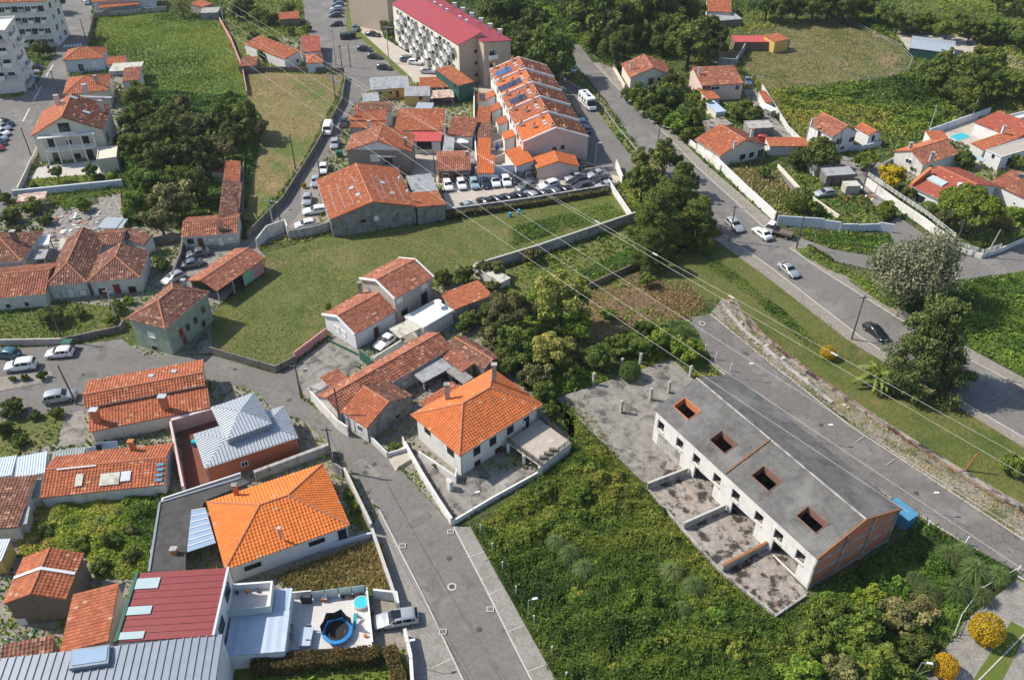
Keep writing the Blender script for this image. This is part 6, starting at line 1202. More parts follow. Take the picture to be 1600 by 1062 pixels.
# ================================================================ vegetation
def leaf_quads(P, size, upb=.35, asp=.6, R=rng, N=None):
    n = len(P); d = R.normal(size=(n, 3)); d[:, 2] += upb*1.5
    if N is not None: d = d*.55+N
    d /= np.linalg.norm(d, axis=1)[:, None]+1e-9
    a = np.cross(d, R.normal(size=(n, 3))); a /= np.linalg.norm(a, axis=1)[:, None]+1e-9; b = np.cross(d, a)
    s = size*R.uniform(.6, 1.3, (n, 1)); a = a*s; b = b*s*asp
    V = np.stack([P-a, P-b*1.0+d*s*.12, P+a, P+b*1.0+d*s*.12], 1).reshape(-1, 3)
    return V, np.arange(n*4).reshape(-1, 4)
def crown_pts(kind, R):
    if kind in ('round', 'dense', 'poplar', 'pale'):
        nb = {'round': 44, 'dense': 60, 'poplar': 70, 'pale': 60}[kind]; nl = {'round': 8000, 'dense': 13000, 'poplar': 26000, 'pale': 14000}[kind]
        c = R.normal(size=(nb, 3)); c /= np.linalg.norm(c, axis=1)[:, None]; c[:, 2] = np.abs(c[:, 2])*1.05-.35*(R.random(nb) < .45)
        K = R.normal(size=(5, 3))*2.2; ph = R.random(5)*6.283; lob = 1+.26*np.sin(c@K.T+ph).sum(1)/2.2
        rad = np.clip(R.uniform(.3, .86, nb)*lob, .15, 1.05)[:, None]; c = c*rad*np.array([1, 1, .95]); br = R.uniform(.09, .27, nb)*(1.25-.5*rad[:, 0])*(1.15 if kind != 'poplar' else 1.6)
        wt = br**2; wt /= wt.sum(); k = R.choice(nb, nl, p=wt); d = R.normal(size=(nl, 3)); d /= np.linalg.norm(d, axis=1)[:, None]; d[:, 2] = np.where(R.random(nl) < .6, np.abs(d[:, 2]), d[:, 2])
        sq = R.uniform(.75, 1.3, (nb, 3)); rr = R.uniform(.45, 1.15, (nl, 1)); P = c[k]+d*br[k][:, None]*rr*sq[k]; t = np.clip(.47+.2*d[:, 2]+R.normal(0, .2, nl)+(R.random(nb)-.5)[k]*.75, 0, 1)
        return P, t, d
    if kind == 'conifer':
        nl = 9000; h = R.random(nl)**1.3; ang = R.random(nl)*6.283; rm = (1-h)**.75*.85+.06; rr = rm*(R.random(nl)**.35); lay = np.sin(h*34+ang*3)*.05+.12*np.sin(ang*5+h*9)
        rr = rr*(1+lay); P = np.stack([np.cos(ang)*rr, np.sin(ang)*rr, h*2.1-.7-rr*.12], 1); d = np.stack([np.cos(ang), np.sin(ang), np.full(nl, .5)], 1)
        return P, np.clip(R.normal(.5, .25, nl), 0, 1), d
    if kind == 'pine':
        nb = 130; nl = 34000; c = R.normal(size=(nb, 3)); c /= np.linalg.norm(c, axis=1)[:, None]; c[:, 2] = R.uniform(-.75, 1.05, nb); c[:, :2] /= np.linalg.norm(c[:, :2], axis=1)[:, None]; c[:, :2] *= (R.uniform(.3, 1.0, nb)*np.clip(1.0-.52*(c[:, 2]+.3), .12, 1))[:, None]
        br = R.uniform(.09, .21, nb); k = R.integers(0, nb, nl); d = R.normal(size=(nl, 3)); d /= np.linalg.norm(d, axis=1)[:, None]
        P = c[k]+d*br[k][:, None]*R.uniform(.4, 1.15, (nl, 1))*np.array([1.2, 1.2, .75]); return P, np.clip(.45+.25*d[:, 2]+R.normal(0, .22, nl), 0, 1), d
    if kind == 'umbrella':
        nb = 44; nl = 15000; a = R.random(nb)*6.283; q = np.sqrt(R.random(nb))*.85; c = np.stack([np.cos(a)*q, np.sin(a)*q, .5*(1-q*q)-.05+R.normal(0, .05, nb)], 1)
        br = R.uniform(.16, .28, nb); k = R.integers(0, nb, nl); d = R.normal(size=(nl, 3)); d /= np.linalg.norm(d, axis=1)[:, None]; d[:, 2] = np.where(R.random(nl) < .7, np.abs(d[:, 2]), d[:, 2])
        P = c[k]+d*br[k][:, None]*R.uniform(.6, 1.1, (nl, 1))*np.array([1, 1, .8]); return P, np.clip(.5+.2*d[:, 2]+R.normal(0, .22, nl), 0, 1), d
    if kind == 'ball':
        nl = 5000; d = R.normal(size=(nl, 3)); d /= np.linalg.norm(d, axis=1)[:, None]; P = d*(R.uniform(.85, 1.04, (nl, 1))+.06*np.sin(d[:, :1]*9)*np.cos(d[:, 1:2]*8)); return P, np.clip(.55+R.normal(0, .22, nl), 0, 1), d
    if kind == 'thin':
        nl = 900; d = R.normal(size=(nl, 3)); d /= np.linalg.norm(d, axis=1)[:, None]; return d*R.uniform(.3, 1, (nl, 1)), np.clip(R.normal(.4, .2, nl), 0, 1), d
PROTO = {}
def proto(kind, mat, var, leaf):
    key = (kind, mat, var)
    if key in PROTO: return PROTO[key]
    R = np.random.default_rng(hash((len(kind)*31+ord(kind[0]), len(mat)*17+ord(mat[-1]), var)) % 100003)
    P, t, d = crown_pts(kind, R); V, Q = leaf_quads(P, leaf, .3, .62, R, N=d*.8)
    me = np_mesh('crown', V, Q, t=t, mats=[mat])
    m = MB(); base = -1.6 if kind not in ('ball',) else -1.2
    m.tube([(0, 0, base), (.02, 0, -.7), (-.02, .02, -.1), (0, 0, .35)], .085, 7, .03)
    for k in range(6):
        a = k*1.05+var; q = Vector((math.cos(a), math.sin(a), 0)); m.tube([(0, 0, -.5+k*.12), tuple(q*.3+Vector((0, 0, -.1+k*.1))), tuple(q*.62+Vector((0, 0, .1+k*.08)))], .04, 5, .012)
    tm = m.mesh('trunk'); tm.materials.append(M('bark')); PROTO[key] = (me, tm); return PROTO[key]
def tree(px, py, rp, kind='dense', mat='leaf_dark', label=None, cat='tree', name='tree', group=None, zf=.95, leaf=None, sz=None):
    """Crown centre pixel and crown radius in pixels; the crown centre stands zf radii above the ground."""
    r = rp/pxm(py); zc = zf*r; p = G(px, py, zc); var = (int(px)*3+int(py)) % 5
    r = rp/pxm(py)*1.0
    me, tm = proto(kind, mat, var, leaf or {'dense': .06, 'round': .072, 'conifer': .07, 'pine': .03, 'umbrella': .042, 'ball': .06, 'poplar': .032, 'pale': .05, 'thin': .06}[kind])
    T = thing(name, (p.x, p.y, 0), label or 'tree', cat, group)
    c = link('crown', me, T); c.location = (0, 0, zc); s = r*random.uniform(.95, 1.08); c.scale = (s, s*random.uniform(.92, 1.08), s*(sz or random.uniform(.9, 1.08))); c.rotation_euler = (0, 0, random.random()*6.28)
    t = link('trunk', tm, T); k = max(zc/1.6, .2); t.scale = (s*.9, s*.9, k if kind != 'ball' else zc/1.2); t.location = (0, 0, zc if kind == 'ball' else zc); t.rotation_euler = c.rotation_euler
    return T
# grove behind the old row house
for i, (x, y, r, m) in enumerate(((215, 152, 24, 1), (238, 182, 24, 0), (203, 188, 20, 1), (262, 192, 32, 0), (302, 202, 30, 2), (342, 192, 26, 0), (380, 186, 30, 0), (402, 202, 22, 2), (214, 228, 28, 1), (250, 252, 38, 0), (300, 242, 36, 0), (345, 232, 26, 2), (230, 290, 30, 1), (266, 312, 36, 2), (305, 290, 32, 0), (214, 322, 24, 1), (250, 345, 28, 2), (322, 260, 24, 0), (365, 212, 24, 0), (240, 215, 26, 0), (285, 165, 22, 2))):
    tree(x, y, r, 'dense' if m != 2 else 'round', ['leaf_dark', 'leaf_mid', 'leaf_olive'][m], ['dark green dense tree in the grove beside the green field', 'fresh green rounded tree in the grove beside cream house', 'greyish olive tree in the grove above the row house'][m], group='trees in the grove')
tree(337, 240, 11, 'ball', 'leaf_bright', 'small bright lime-green shrub by the ruined annex', 'shrub', 'shrub', zf=.7)
for x, y, r, l in ((88, 270, 13, 'small lawn tree with round crown beside balconied house'), (143, 267, 12, 'small dark lawn tree near the cream garage')): tree(x, y, r, 'round', 'leaf_mid', l, zf=1.3)
for x, y, r, mt, l in ((53, 293, 8, 'leaf_mid', 'low round lawn shrub beside cream street wall'), (117, 291, 8, 'leaf_mid', 'low dark shrub on lawn edge'), (156, 277, 8, 'leaf_red', 'purple-red shrub on the lawn'), (176, 278, 13, 'leaf_bright', 'bright green shrub at the lawn corner'), (185, 218, 9, 'leaf_dark', 'narrow dark shrub beside cream garage'), (198, 232, 16, 'leaf_mid', 'bushy green shrub behind cream garage'), (205, 245, 18, 'leaf_bright', 'yellowish green shrub behind cream garage')):
    tree(x, y, r, 'round', mt, l, 'shrub', 'shrub', zf=.6)
for x, y, r in ((58, 76, 15), (72, 78, 10), (24, 94, 10), (84, 4, 16), (75, 22, 12)): tree(x, y, r, 'dense', 'leaf_dark', 'dark street tree beside the white apartment block', group='street trees by the apartments')
tree(283, 8, 18, 'thin', 'leaf_olive', 'bare thin-leaved tree at the top of the green field', zf=1.0)
for x, y, r, m in ((860, 82, 44, 0), (815, 72, 34, 1), (788, 22, 34, 1), (830, 38, 28, 0), (808, 12, 24, 1), (765, 8, 22, 0), (842, 110, 16, 0)): tree(x, y, r, 'dense', ['leaf_dark', 'leaf_mid'][m], 'large rounded tree between apartments and townhouses', group='trees above the townhouses')
for x, y, r in ((928, 25, 42), (975, 30, 38), (1015, 18, 40), (963, 72, 30), (900, 12, 30), (1045, 12, 34), (1078, 72, 36), (1050, 45, 30), (1105, 52, 32), (1118, 72, 20), (1005, 55, 22), (1080, 18, 26), (940, 55, 24), (1030, 70, 18)): tree(x, y, r, 'dense', 'leaf_dark', 'dark evergreen tree in the wood above the main road', group='wood above the main road')
for x, y, r, m in ((1035, 150, 26, 0), (1010, 165, 24, 1), (1048, 128, 20, 0), (990, 150, 20, 1), (1030, 182, 22, 1), (1055, 195, 24, 2), (1078, 212, 18, 2), (1072, 178, 20, 0), (1105, 165, 14, 1), (1095, 150, 14, 2), (1180, 178, 16, 0), (1150, 180, 14, 1), (1165, 165, 12, 2), (1065, 160, 16, 2), (1085, 188, 18, 1)): tree(x, y, r, 'round', ['leaf_dark', 'leaf_mid', 'leaf_bright'][m], ['dark bushy shrub in the gardens above main road', 'mid-green bushy shrub in the gardens above main road', 'fresh bright shrub in the gardens above main road'][m], 'shrub', 'shrub', zf=.6, group='garden shrubs above the road')
for x, y, r, k, mt, l in ((1275, 243, 33, 'dense', 'leaf_dark', 'wide dark shrub mass below the white house'), (1245, 250, 20, 'dense', 'leaf_dark', 'dark shrub beside the low garage roofs'), (1352, 254, 22, 'round', 'leaf_bright', 'bright green tree beside the concrete lane'), (1382, 330, 17, 'round', 'leaf_bright', 'bright green tree at the car yard corner'), (1249, 315, 20, 'ball', 'leaf_mid', 'round green shrub beside the thin cream wall'), (1273, 327, 16, 'round', 'leaf_bright', 'leafy green shrub behind the stepped blue wall'), (1195, 273, 11, 'round', 'leaf_mid', 'small leafy tree beside the narrow driveway'), (1450, 328, 14, 'ball', 'leaf_mid', 'rounded shrub below the red villa'), (1477, 345, 18, 'round', 'leaf_olive', 'greyish shrub under the stone pine'), (1440, 262, 14, 'round', 'leaf_dark', 'dark shrub beside yellow-flowering tree'), (1420, 300, 18, 'round', 'leaf_dark', 'dark garden shrub below yellow-flowering tree'), (1565, 348, 14, 'ball', 'leaf_olive', 'yellowish round shrub beside the stone pine'), (1590, 335, 16, 'round', 'leaf_bright', 'bright shrub at the villa garden edge'), (1530, 385, 14, 'round', 'leaf_dark', 'low dark shrub inside the corner railing'), (1570, 275, 12, 'round', 'leaf_mid', 'shrub between the two villas'), (1510, 250, 18, 'round', 'leaf_dark', 'dark shrubs between tile bungalow and red villa'), (1588, 318, 10, 'round', 'leaf_red', 'reddish shrub beside brown villa'), (1590, 255, 14, 'round', 'leaf_mid', 'low green shrub below the grey-roofed wing')):
    tree(x, y, r, k, mt, l, 'tree' if k in ('dense', 'round') and r > 18 else 'shrub', 'tree' if r > 18 else 'shrub', zf=.65)
tree(1391, 277, 26, 'round', 'leaf_yellow', 'bright yellow-flowering tree beside the lane', zf=.8)
tree(1515, 325, 46, 'umbrella', 'leaf_bright', 'broad stone pine in the corner garden', zf=1.0, sz=1.0)
for x, y, r in [(1200+i*24, 8+(i % 2)*5, 24) for i in range(7)]: tree(x, y, r, 'dense', 'leaf_dark', 'dark tree in the row behind the olive field', group='tree row behind the olive field')
for x, y, r in [(1385+i*19, 26+i*2.2+(i % 3)*5, 15+(i % 2)*4) for i in range(13)]: tree(x, y, r, 'dense', 'leaf_dark' if x % 2 else 'leaf_mid', 'bushy tree in the hedgerow behind the nursery shelter', group='hedgerow behind the nursery')
for x, y, r in ((1480, 112, 32), (1520, 115, 36), (1545, 100, 26), (1500, 140, 30), (1460, 128, 22), (1575, 135, 24), (1540, 140, 24), (1512, 158, 24), (1598, 140, 18), (1575, 128, 16)): tree(x, y, r, 'dense', 'leaf_mid' if r < 30 else 'leaf_dark', 'dense rounded tree clump between olive field and villas', group='tree clump above the villas')
for x, y, r in ((1340, 0, 14), (1565, -4, 22), (1598, 8, 18)): tree(x, y, r, 'dense', 'leaf_dark', 'dark tree at the far edge of the fields', group='far field trees')
for (x, y, r, z), l in [((1004, 287, 28, 1), 'dark conifer beside the white wall of the car park'), ((1037, 250, 24, 1), 'dark conifer standing beside the lay-by exit'), ((1068, 280, 24, 1), 'dark conifer overhanging the main road pavement'), ((1000, 250, 16, 1), 'smallest dark conifer at the lay-by end'), ((1024, 345, 40, 0), 'largest broad conifer in the middle of the roadside clump'), ((1062, 318, 36, 0), 'broad conifer behind the largest one, over the pavement'), ((1090, 348, 32, 0), 'broad conifer nearest the wooden road pole'), ((1015, 392, 28, 0), 'low conifer at the end of the grey block wall'), ((1045, 375, 24, 0), 'low conifer at the front of clump facing the verge')]:
    tree(x, y, r, 'pine' if z == 0 else 'dense', 'leaf_conifer', l, 'conifer', 'conifer', zf=1.15, sz=1.15, group='conifers beside the main road')
tree(878, 470, 42, 'pale', 'leaf_pale', 'pale-leaved tall tree above the brown vegetable plot', zf=1.3)
for x, y, r, mt, l in ((800, 486, 34, 'leaf_olive', 'tall grey-green tree beside the tile annex'), (862, 548, 32, 'leaf_pale', 'second pale tree between slab and hipped orange house'), (838, 478, 24, 'leaf_bright', 'bright green tree left of the tallest pale one'), (905, 512, 26, 'leaf_bright', 'bright green tree at the edge of brown plot')): tree(x, y, r, 'pale', mt, l, zf=1.2)
for x, y, r, m in ((770, 525, 26, 2), (812, 545, 34, 0), (835, 590, 28, 2), (890, 545, 26, 2), (790, 570, 26, 0), (760, 490, 18, 1), (850, 610, 22, 0), (930, 560, 26, 0), (900, 585, 20, 0), (1005, 515, 18, 1), (965, 540, 22, 1), (1040, 535, 28, 3), (1075, 550, 24, 3), (1000, 545, 22, 1), (950, 492, 13, 3)): tree(x, y, r, 'dense' if m < 2 else 'round', ['leaf_dark', 'leaf_mid', 'leaf_olive', 'leaf_bright'][m], ['dark shrub in the thicket behind hipped orange house', 'mid-green shrub in the thicket behind hipped orange house', 'grey-olive shrub in the thicket behind hipped orange house', 'fresh green shrub at the edge of the concrete slab'][m], 'shrub', 'shrub', zf=.7, group='thicket around the slab')
tree(985, 580, 17, 'ball', 'leaf_dark', 'single round bush growing on the concrete slab', 'shrub', 'shrub', zf=.8)
for x, y, r, m in ((695, 435, 16, 0), (725, 430, 16, 1), (755, 420, 17, 0), (778, 425, 16, 2), (832, 400, 14, 2), (745, 470, 14, 0), (735, 500, 16, 0), (770, 450, 15, 2), (722, 512, 12, 1), (1012, 438, 14, 1)): tree(x, y, r, 'round', ['leaf_dark', 'leaf_mid', 'leaf_olive'][m], ['dark fruit tree beside the grey block wall garden', 'leafy green fruit tree beside the grey block wall garden', 'olive-grey fruit tree beside the grey block wall garden'][m], zf=.8, group='fruit trees in the walled garden')
tree(1420, 428, 64, 'poplar', 'leaf_silver', 'large silver-leaved poplar beside the road junction', zf=.85)
tree(1452, 545, 64, 'pine', 'leaf_pine', 'large dark open pine on the grass verge', 'pine', 'pine_tree', zf=1.0, sz=1.15)
tree(1583, 728, 24, 'round', 'leaf_mid', 'leafy green bush on the grass verge by picture edge', 'shrub', 'shrub', zf=.6)
for x, y, r, l in ((1294, 551, 11, 'small yellow ball shrub on the grass verge'), (1543, 983, 25, 'large clipped yellow ball shrub in the gravel yard'), (1477, 1040, 20, 'smaller yellow oval shrub beside the bramble plot')): tree(x, y, r, 'ball', 'leaf_yellow', l, 'shrub', 'yellow_shrub', zf=.95)
for (x, y, r, m), l in [((1405, 965, 42, 2), 'widest dull olive shrub at the white fence end'), ((1340, 985, 40, 1), 'broad mid-green shrub in the middle below the brick gable'), ((1440, 1015, 36, 0), 'dark shrub touching the gravel yard'), ((1295, 960, 32, 1), 'green shrub at the corner of the last concrete yard'), ((1270, 1005, 34, 1), 'green shrub where brambles meet the gable scrub'), ((1380, 1040, 40, 1), 'broad green shrub beside the white street lamp'), ((1320, 1050, 36, 2), 'greyish shrub between two broad green ones'), ((1250, 1050, 34, 3), 'bright fresh shrub inside the bramble edge'), ((1440, 950, 28, 2), 'smaller olive shrub beside pampas tussocks'), ((1355, 935, 26, 3), 'bright fresh shrub in the brick gable shade')]:
    tree(x, y, r, 'round', ['leaf_dark', 'leaf_mid', 'leaf_olive', 'leaf_bright'][m], l, 'shrub', 'shrub', zf=.45)
for x, y, r, mt in ((20, 640, 20, 'leaf_dark'), (8, 672, 18, 'leaf_dark'), (55, 650, 10, 'leaf_mid'), (88, 645, 12, 'leaf_mid'), (30, 690, 12, 'leaf_mid')): tree(x, y, r, 'round', mt, 'leafy shrub in the small garden left of long house', 'shrub', 'shrub', zf=.6, group='shrubs in the left garden')
for x, y, r, mt in ((78, 495, 22, 'leaf_dark'), (125, 490, 12, 'leaf_mid'), (182, 480, 16, 'leaf_mid'), (200, 470, 10, 'leaf_bright'), (175, 500, 12, 'leaf_bright'), (255, 415, 13, 'leaf_mid'), (15, 340, 16, 'leaf_dark'), (50, 325, 16, 'leaf_mid'), (25, 365, 14, 'leaf_dark'), (70, 345, 12, 'leaf_mid'), (8, 310, 12, 'leaf_dark'), (130, 322, 14, 'leaf_bright')): tree(x, y, r, 'round', mt, 'garden shrub among the old whitewashed cottages', 'shrub', 'shrub', zf=.6, group='shrubs by the old cottages')
for x, y, r, mt in ((130, 850, 16, 'leaf_bright'), (175, 845, 18, 'leaf_mid'), (210, 870, 16, 'leaf_dark'), (225, 800, 14, 'leaf_mid'), (75, 830, 14, 'leaf_mid'), (250, 780, 10, 'leaf_mid'), (160, 885, 16, 'leaf_dark'), (205, 830, 14, 'leaf_olive')): tree(x, y, r, 'round', mt, 'wild shrub in the overgrown plot behind red-panelled building', 'shrub', 'shrub', zf=.5, group='wild shrubs in the left plot')
for (x, y, r, mt), l in [((555, 795, 9, 'leaf_bright'), 'bright shrub between bright orange roof and street wall'), ((548, 775, 7, 'leaf_mid'), 'small green shrub at the upper end of the narrow side bed'), ((615, 697, 7, 'leaf_bright'), 'bright bush in the small front garden with white wall'), ((682, 728, 8, 'leaf_olive'), 'olive bush behind the curved white ramp wall'), ((785, 702, 6, 'leaf_mid'), 'small plant climbing beside the roof terrace carport'), ((20, 592, 7, 'leaf_bright'), 'bright low bush in planted strip by white off-road car'), ((40, 590, 7, 'leaf_mid'), 'middle low bush in the planted street strip'), ((65, 588, 9, 'leaf_mid'), 'largest low bush at the end of planted street strip'), ((326, 601, 6, 'leaf_mid'), 'small bush at the end wall of long house'), ((512, 480, 6, 'leaf_bright'), 'tiny weed bush beside the meadow house gable'), ((475, 290, 6, 'leaf_yellow'), 'small yellow-flowering bush beside warehouse cars'), ((553, 245, 6, 'leaf_bright'), 'small bush at the brown-fronted house corner'), ((840, 267, 12, 'leaf_olive'), 'round olive bush below the townhouse annex'), ((755, 120, 8, 'leaf_dark'), 'dark bush beside the apartment building end'), ((762, 112, 10, 'leaf_mid'), 'pointed green bush beside the apartment building end'), ((605, 42, 14, 'leaf_olive'), 'grey-green street tree beside the parking court'), ((895, 700, 10, 'leaf_bright'), 'bright bush below the roof terrace corner'), ((905, 775, 22, 'leaf_bright'), 'largest bright green shrub rising from the brambles'), ((850, 770, 20, 'leaf_mid'), 'wide green shrub behind the low white yard wall'), ((820, 600, 10, 'leaf_dark'), 'dark bush touching the hipped orange roof'), ((862, 640, 14, 'leaf_mid'), 'green bush between hipped orange house and slab')]:
    tree(x, y, r, 'round', mt, l, 'shrub', 'shrub', zf=.7)
for x, y, r, mt in ((372, 20, 16, 'leaf_dark'), (405, 28, 14, 'leaf_mid'), (395, 60, 12, 'leaf_dark'), (420, 30, 14, 'leaf_mid'), (455, 50, 9, 'leaf_mid'), (412, 88, 12, 'leaf_mid'), (450, 15, 12, 'leaf_dark'), (385, 5, 14, 'leaf_dark'), (480, 45, 8, 'leaf_mid'), (425, 60, 8, 'leaf_bright')): tree(x, y, r, 'round', mt, 'garden bush between green field and the top street', 'shrub', 'shrub', zf=.6, group='garden bushes near top street')
RB = np.random.default_rng(91)
for i, (x, y, r, m) in enumerate(((800, 800, 16, 0), (770, 850, 10, 1), (860, 800, 16, 1), (930, 760, 14, 0), (960, 820, 18, 2), (1010, 840, 14, 1), (900, 930, 18, 1), (990, 950, 14, 0), (940, 1000, 20, 2), (1040, 1000, 22, 1), (1120, 960, 20, 0), (1150, 1020, 24, 1), (1080, 1045, 20, 2), (880, 1000, 12, 1), (1180, 985, 16, 0), (845, 880, 12, 2), (1030, 800, 14, 0), (920, 850, 12, 0), (1100, 900, 14, 0), (960, 1045, 14, 1))):
    tree(x, y, r, 'round', ['bramble_deep', 'bramble', 'leaf_mid'][m], ['deep green bramble mound rising from the thicket', 'yellow-green bramble mound rising from the thicket', 'dull green bush rising from the bramble thicket'][m], 'shrub', 'bramble_bush', zf=.25, sz=.75, group='mounds in the bramble thicket')
# palm
c = G(1368, 600); T = thing('palm_tree', c, 'short palm with arching fronds on the grass verge', 'palm')
MB().tube([c, c+Vector((0, 0, 1.9))], .38, 8, .3).ob('trunk', 'bark', T)
def frond_mesh(R, n=26, L=2.6):
    V, Q, t = [], [], []
    for k in range(n):
        a = k*2.4; el = R.uniform(.1, 1.1); pts = []
        for s in np.linspace(0, 1, 7): pts.append((math.cos(a)*math.cos(el)*s*L+math.cos(a)*.25*s*s*L*.4, math.sin(a)*math.cos(el)*s*L+math.sin(a)*.25*s*s*L*.4, math.sin(el)*s*L-1.1*s*s*L*.55))
        pts = np.array(pts); sd_ = np.array([-math.sin(a), math.cos(a), 0])
        for s in range(6):
            for sg in (-1, 1):
                w_ = .42*(1-abs(s-2)/6); i = len(V); p, q = pts[s], pts[s+1]; dr = np.array([0, 0, -.18])
                V += [p, q, q+sd_*sg*w_*.8+dr+(q-p)*.5, p+sd_*sg*w_+dr+(q-p)*.5]; Q.append([i, i+1, i+2, i+3]); t.append(R.random())
    return np.array(V), np.array(Q), np.array(t)
V, Q, t = frond_mesh(np.random.default_rng(3)); o = link('fronds', np_mesh('fronds', V*1.25, Q, t=t, mats=['palm']), T); o.location = (0, 0, 1.9)
c = G(564, 272); T = thing('banana_plant', c, 'small banana plant with broad leaves before brown-fronted house', 'plant'); o = link('fronds', np_mesh('fronds', V*.75, Q, t=t, mats=['leaf_bright']), T); o.location = (0, 0, 1.3); MB().tube([c, c+UP*1.3], .14, 6, .1).ob('stem', 'bark', T)
# pampas tussocks
def tussock(R, n=900):
    a = R.random(n)*6.283; el = R.uniform(.35, 1.45, n); L = R.uniform(.7, 1.25, n); V = np.zeros((n, 8, 3)); s_ = np.array([0, .35, .7, 1.0])
    for j, s in enumerate(s_):
        r = L*np.cos(el)*s*(1+.6*s)*.8; z = L*np.sin(el)*s-.75*L*s*s*.8; c_ = np.stack([np.cos(a)*r, np.sin(a)*r, z], 1); sd_ = np.stack([-np.sin(a), np.cos(a), np.zeros(n)], 1)*(.03*(1-s*.8))[..., None] if False else np.stack([-np.sin(a), np.cos(a), np.zeros(n)], 1)*(.032*(1.05-s))
        V[:, j*2] = c_-sd_; V[:, j*2+1] = c_+sd_
    Q = np.array([[i*8+j*2, i*8+j*2+1, i*8+j*2+3, i*8+j*2+2] for i in range(n) for j in range(3)]); return V.reshape(-1, 3), Q, np.repeat(np.clip(R.normal(.5, .25, n), 0, 1), 3)
TUS = [np_mesh('tussock', *tussock(np.random.default_rng(k))[:2], t=tussock(np.random.default_rng(k))[2], mats=['pampas']) for k in range(2)]
for x, y, r in ((868, 848, 22), (890, 865, 24), (912, 888, 24), (925, 935, 20), (1048, 892, 24), (1082, 915, 24), (1065, 950, 18), (1478, 868, 30), (1518, 888, 34), (1445, 925, 30), (1490, 920, 30), (1555, 898, 26), (1530, 930, 24), (1425, 905, 24), (1500, 862, 24), (92, 800, 26), (160, 812, 28), (188, 798, 24), (1260, 985, 24), (1300, 975, 24), (110, 830, 20), (1065, 520, 20), (1050, 510, 18)):
    p = G(x, y+r*.3); r_ = r/pxm(y); o = link('pampas_grass', TUS[x % 2]); o.location = p; o.location.z += .55*min(r_, 1.6)*(x > 200); o.scale = (r_*.8, r_*.8, r_*1.0); o.rotation_euler = (0, 0, x*1.7)
    tag(o, 'silvery pampas grass tussock arching out of the wild scrub', 'pampas grass', 'pampas tussocks')
# ---------------------------------------------------------------- ground cover (nobody could count it)
def inpoly(P, poly):
    x, y = P[:, 0], P[:, 1]; c = np.zeros(len(P), bool); n = len(poly)
    for i in range(n):
        x0, y0 = poly[i]; x1, y1 = poly[(i+1) % n]
        if abs(y1-y0) < 1e-9: continue
        c ^= ((y0 > y) != (y1 > y)) & (x < (x1-x0)*(y-y0)/(y1-y0)+x0)
    return c
def scatter_pts(px, dens, R):
    poly = [(G(*p).x, G(*p).y) for p in px]; xs = [p[0] for p in poly]; ys = [p[1] for p in poly]; A = (max(xs)-min(xs))*(max(ys)-min(ys)); n = int(A*dens)
    P = np.stack([R.uniform(min(xs), max(xs), n), R.uniform(min(ys), max(ys), n)], 1); return P[inpoly(P, poly)], poly
def lf(P, s, seed):
    R = np.random.default_rng(seed); z = np.zeros(len(P))
    for k in range(7):
        f = s*1.7**(k % 4); a = R.random()*6.283; z += np.sin((P[:, 0]*math.cos(a)+P[:, 1]*math.sin(a))*f+R.random()*6.283+1.3*np.sin(P[:, 1]*f*.6+k))/(1+k % 4)
    return z/3.0
def edge_d(P, poly):
    d = np.full(len(P), 1e9)
    for i in range(len(poly)):
        a = np.array(poly[i]); b = np.array(poly[(i+1) % len(poly)]); ab = b-a; t = np.clip(((P-a)@ab)/(ab@ab+1e-9), 0, 1); d = np.minimum(d, np.linalg.norm(P-(a+t[:, None]*ab), axis=1))
    return d
def thicket(px, dens, hmax, leaf, mat, label, seed, name='bramble_thicket', bumps=.12):
    R = np.random.default_rng(seed); P, poly = scatter_pts(px, dens, R); A = len(P)/dens
    nb = int(A*bumps); C, _ = scatter_pts(px, bumps, R); cr = R.uniform(.8, 2.6, len(C)); ch = R.uniform(.35, 1, len(C))
    h = np.clip(.34+.42*lf(P, .22, seed)+.3*lf(P, .62, seed+1)+.2*lf(P, 1.5, seed+2)+.12*lf(P, 3.1, seed+4), .06, 1.1)
    for (cx, cy), r, hh in zip(C, cr, ch):
        ms = (np.abs(P[:, 0]-cx) < r) & (np.abs(P[:, 1]-cy) < r)
        if not ms.any(): continue
        a_ = cx*7 % 3.14; q = P[ms]-[cx, cy]; q = np.stack([q[:, 0]*math.cos(a_)+q[:, 1]*math.sin(a_), (q[:, 1]*math.cos(a_)-q[:, 0]*math.sin(a_))*1.7], 1)
        d2 = (q**2).sum(1)/(r*r); h[ms] = h[ms]+.38*hh*np.clip(1-d2, 0, 1)*(1+.4*lf(P[ms], 2.4, seed+6))
    ed = np.clip(edge_d(P, poly)/1.2, .15, 1); h = h*hmax*ed
    if hmax > 1: keep = (h > .3*hmax*ed) | (R.random(len(P)) < .55); P = P[keep]; h = h[keep]
    z = h*np.clip(1-np.abs(R.normal(0, .14, len(P))), .3, 1)+.03+R.uniform(0, .06, len(P))
    P3 = np.stack([P[:, 0], P[:, 1], z], 1); t = np.clip(.45+.7*lf(P, .13, seed+5)+.3*lf(P, .8, seed+9)+R.normal(0, .14, len(P)), 0, 1)
    V, Q = leaf_quads(P3, leaf*np.clip(1+.55*lf(P, .35, seed+8)[:, None]+R.normal(0, .2, (len(P), 1)), .45, 1.8), 1.1, .62, R); o0 = np.array([P[:, 0].mean(), P[:, 1].mean(), 0])
    o = link(name, np_mesh(name, V-o0, Q, t=t, mats=[mat])); o.location = o0; tag(o, label, kind='stuff'); return o
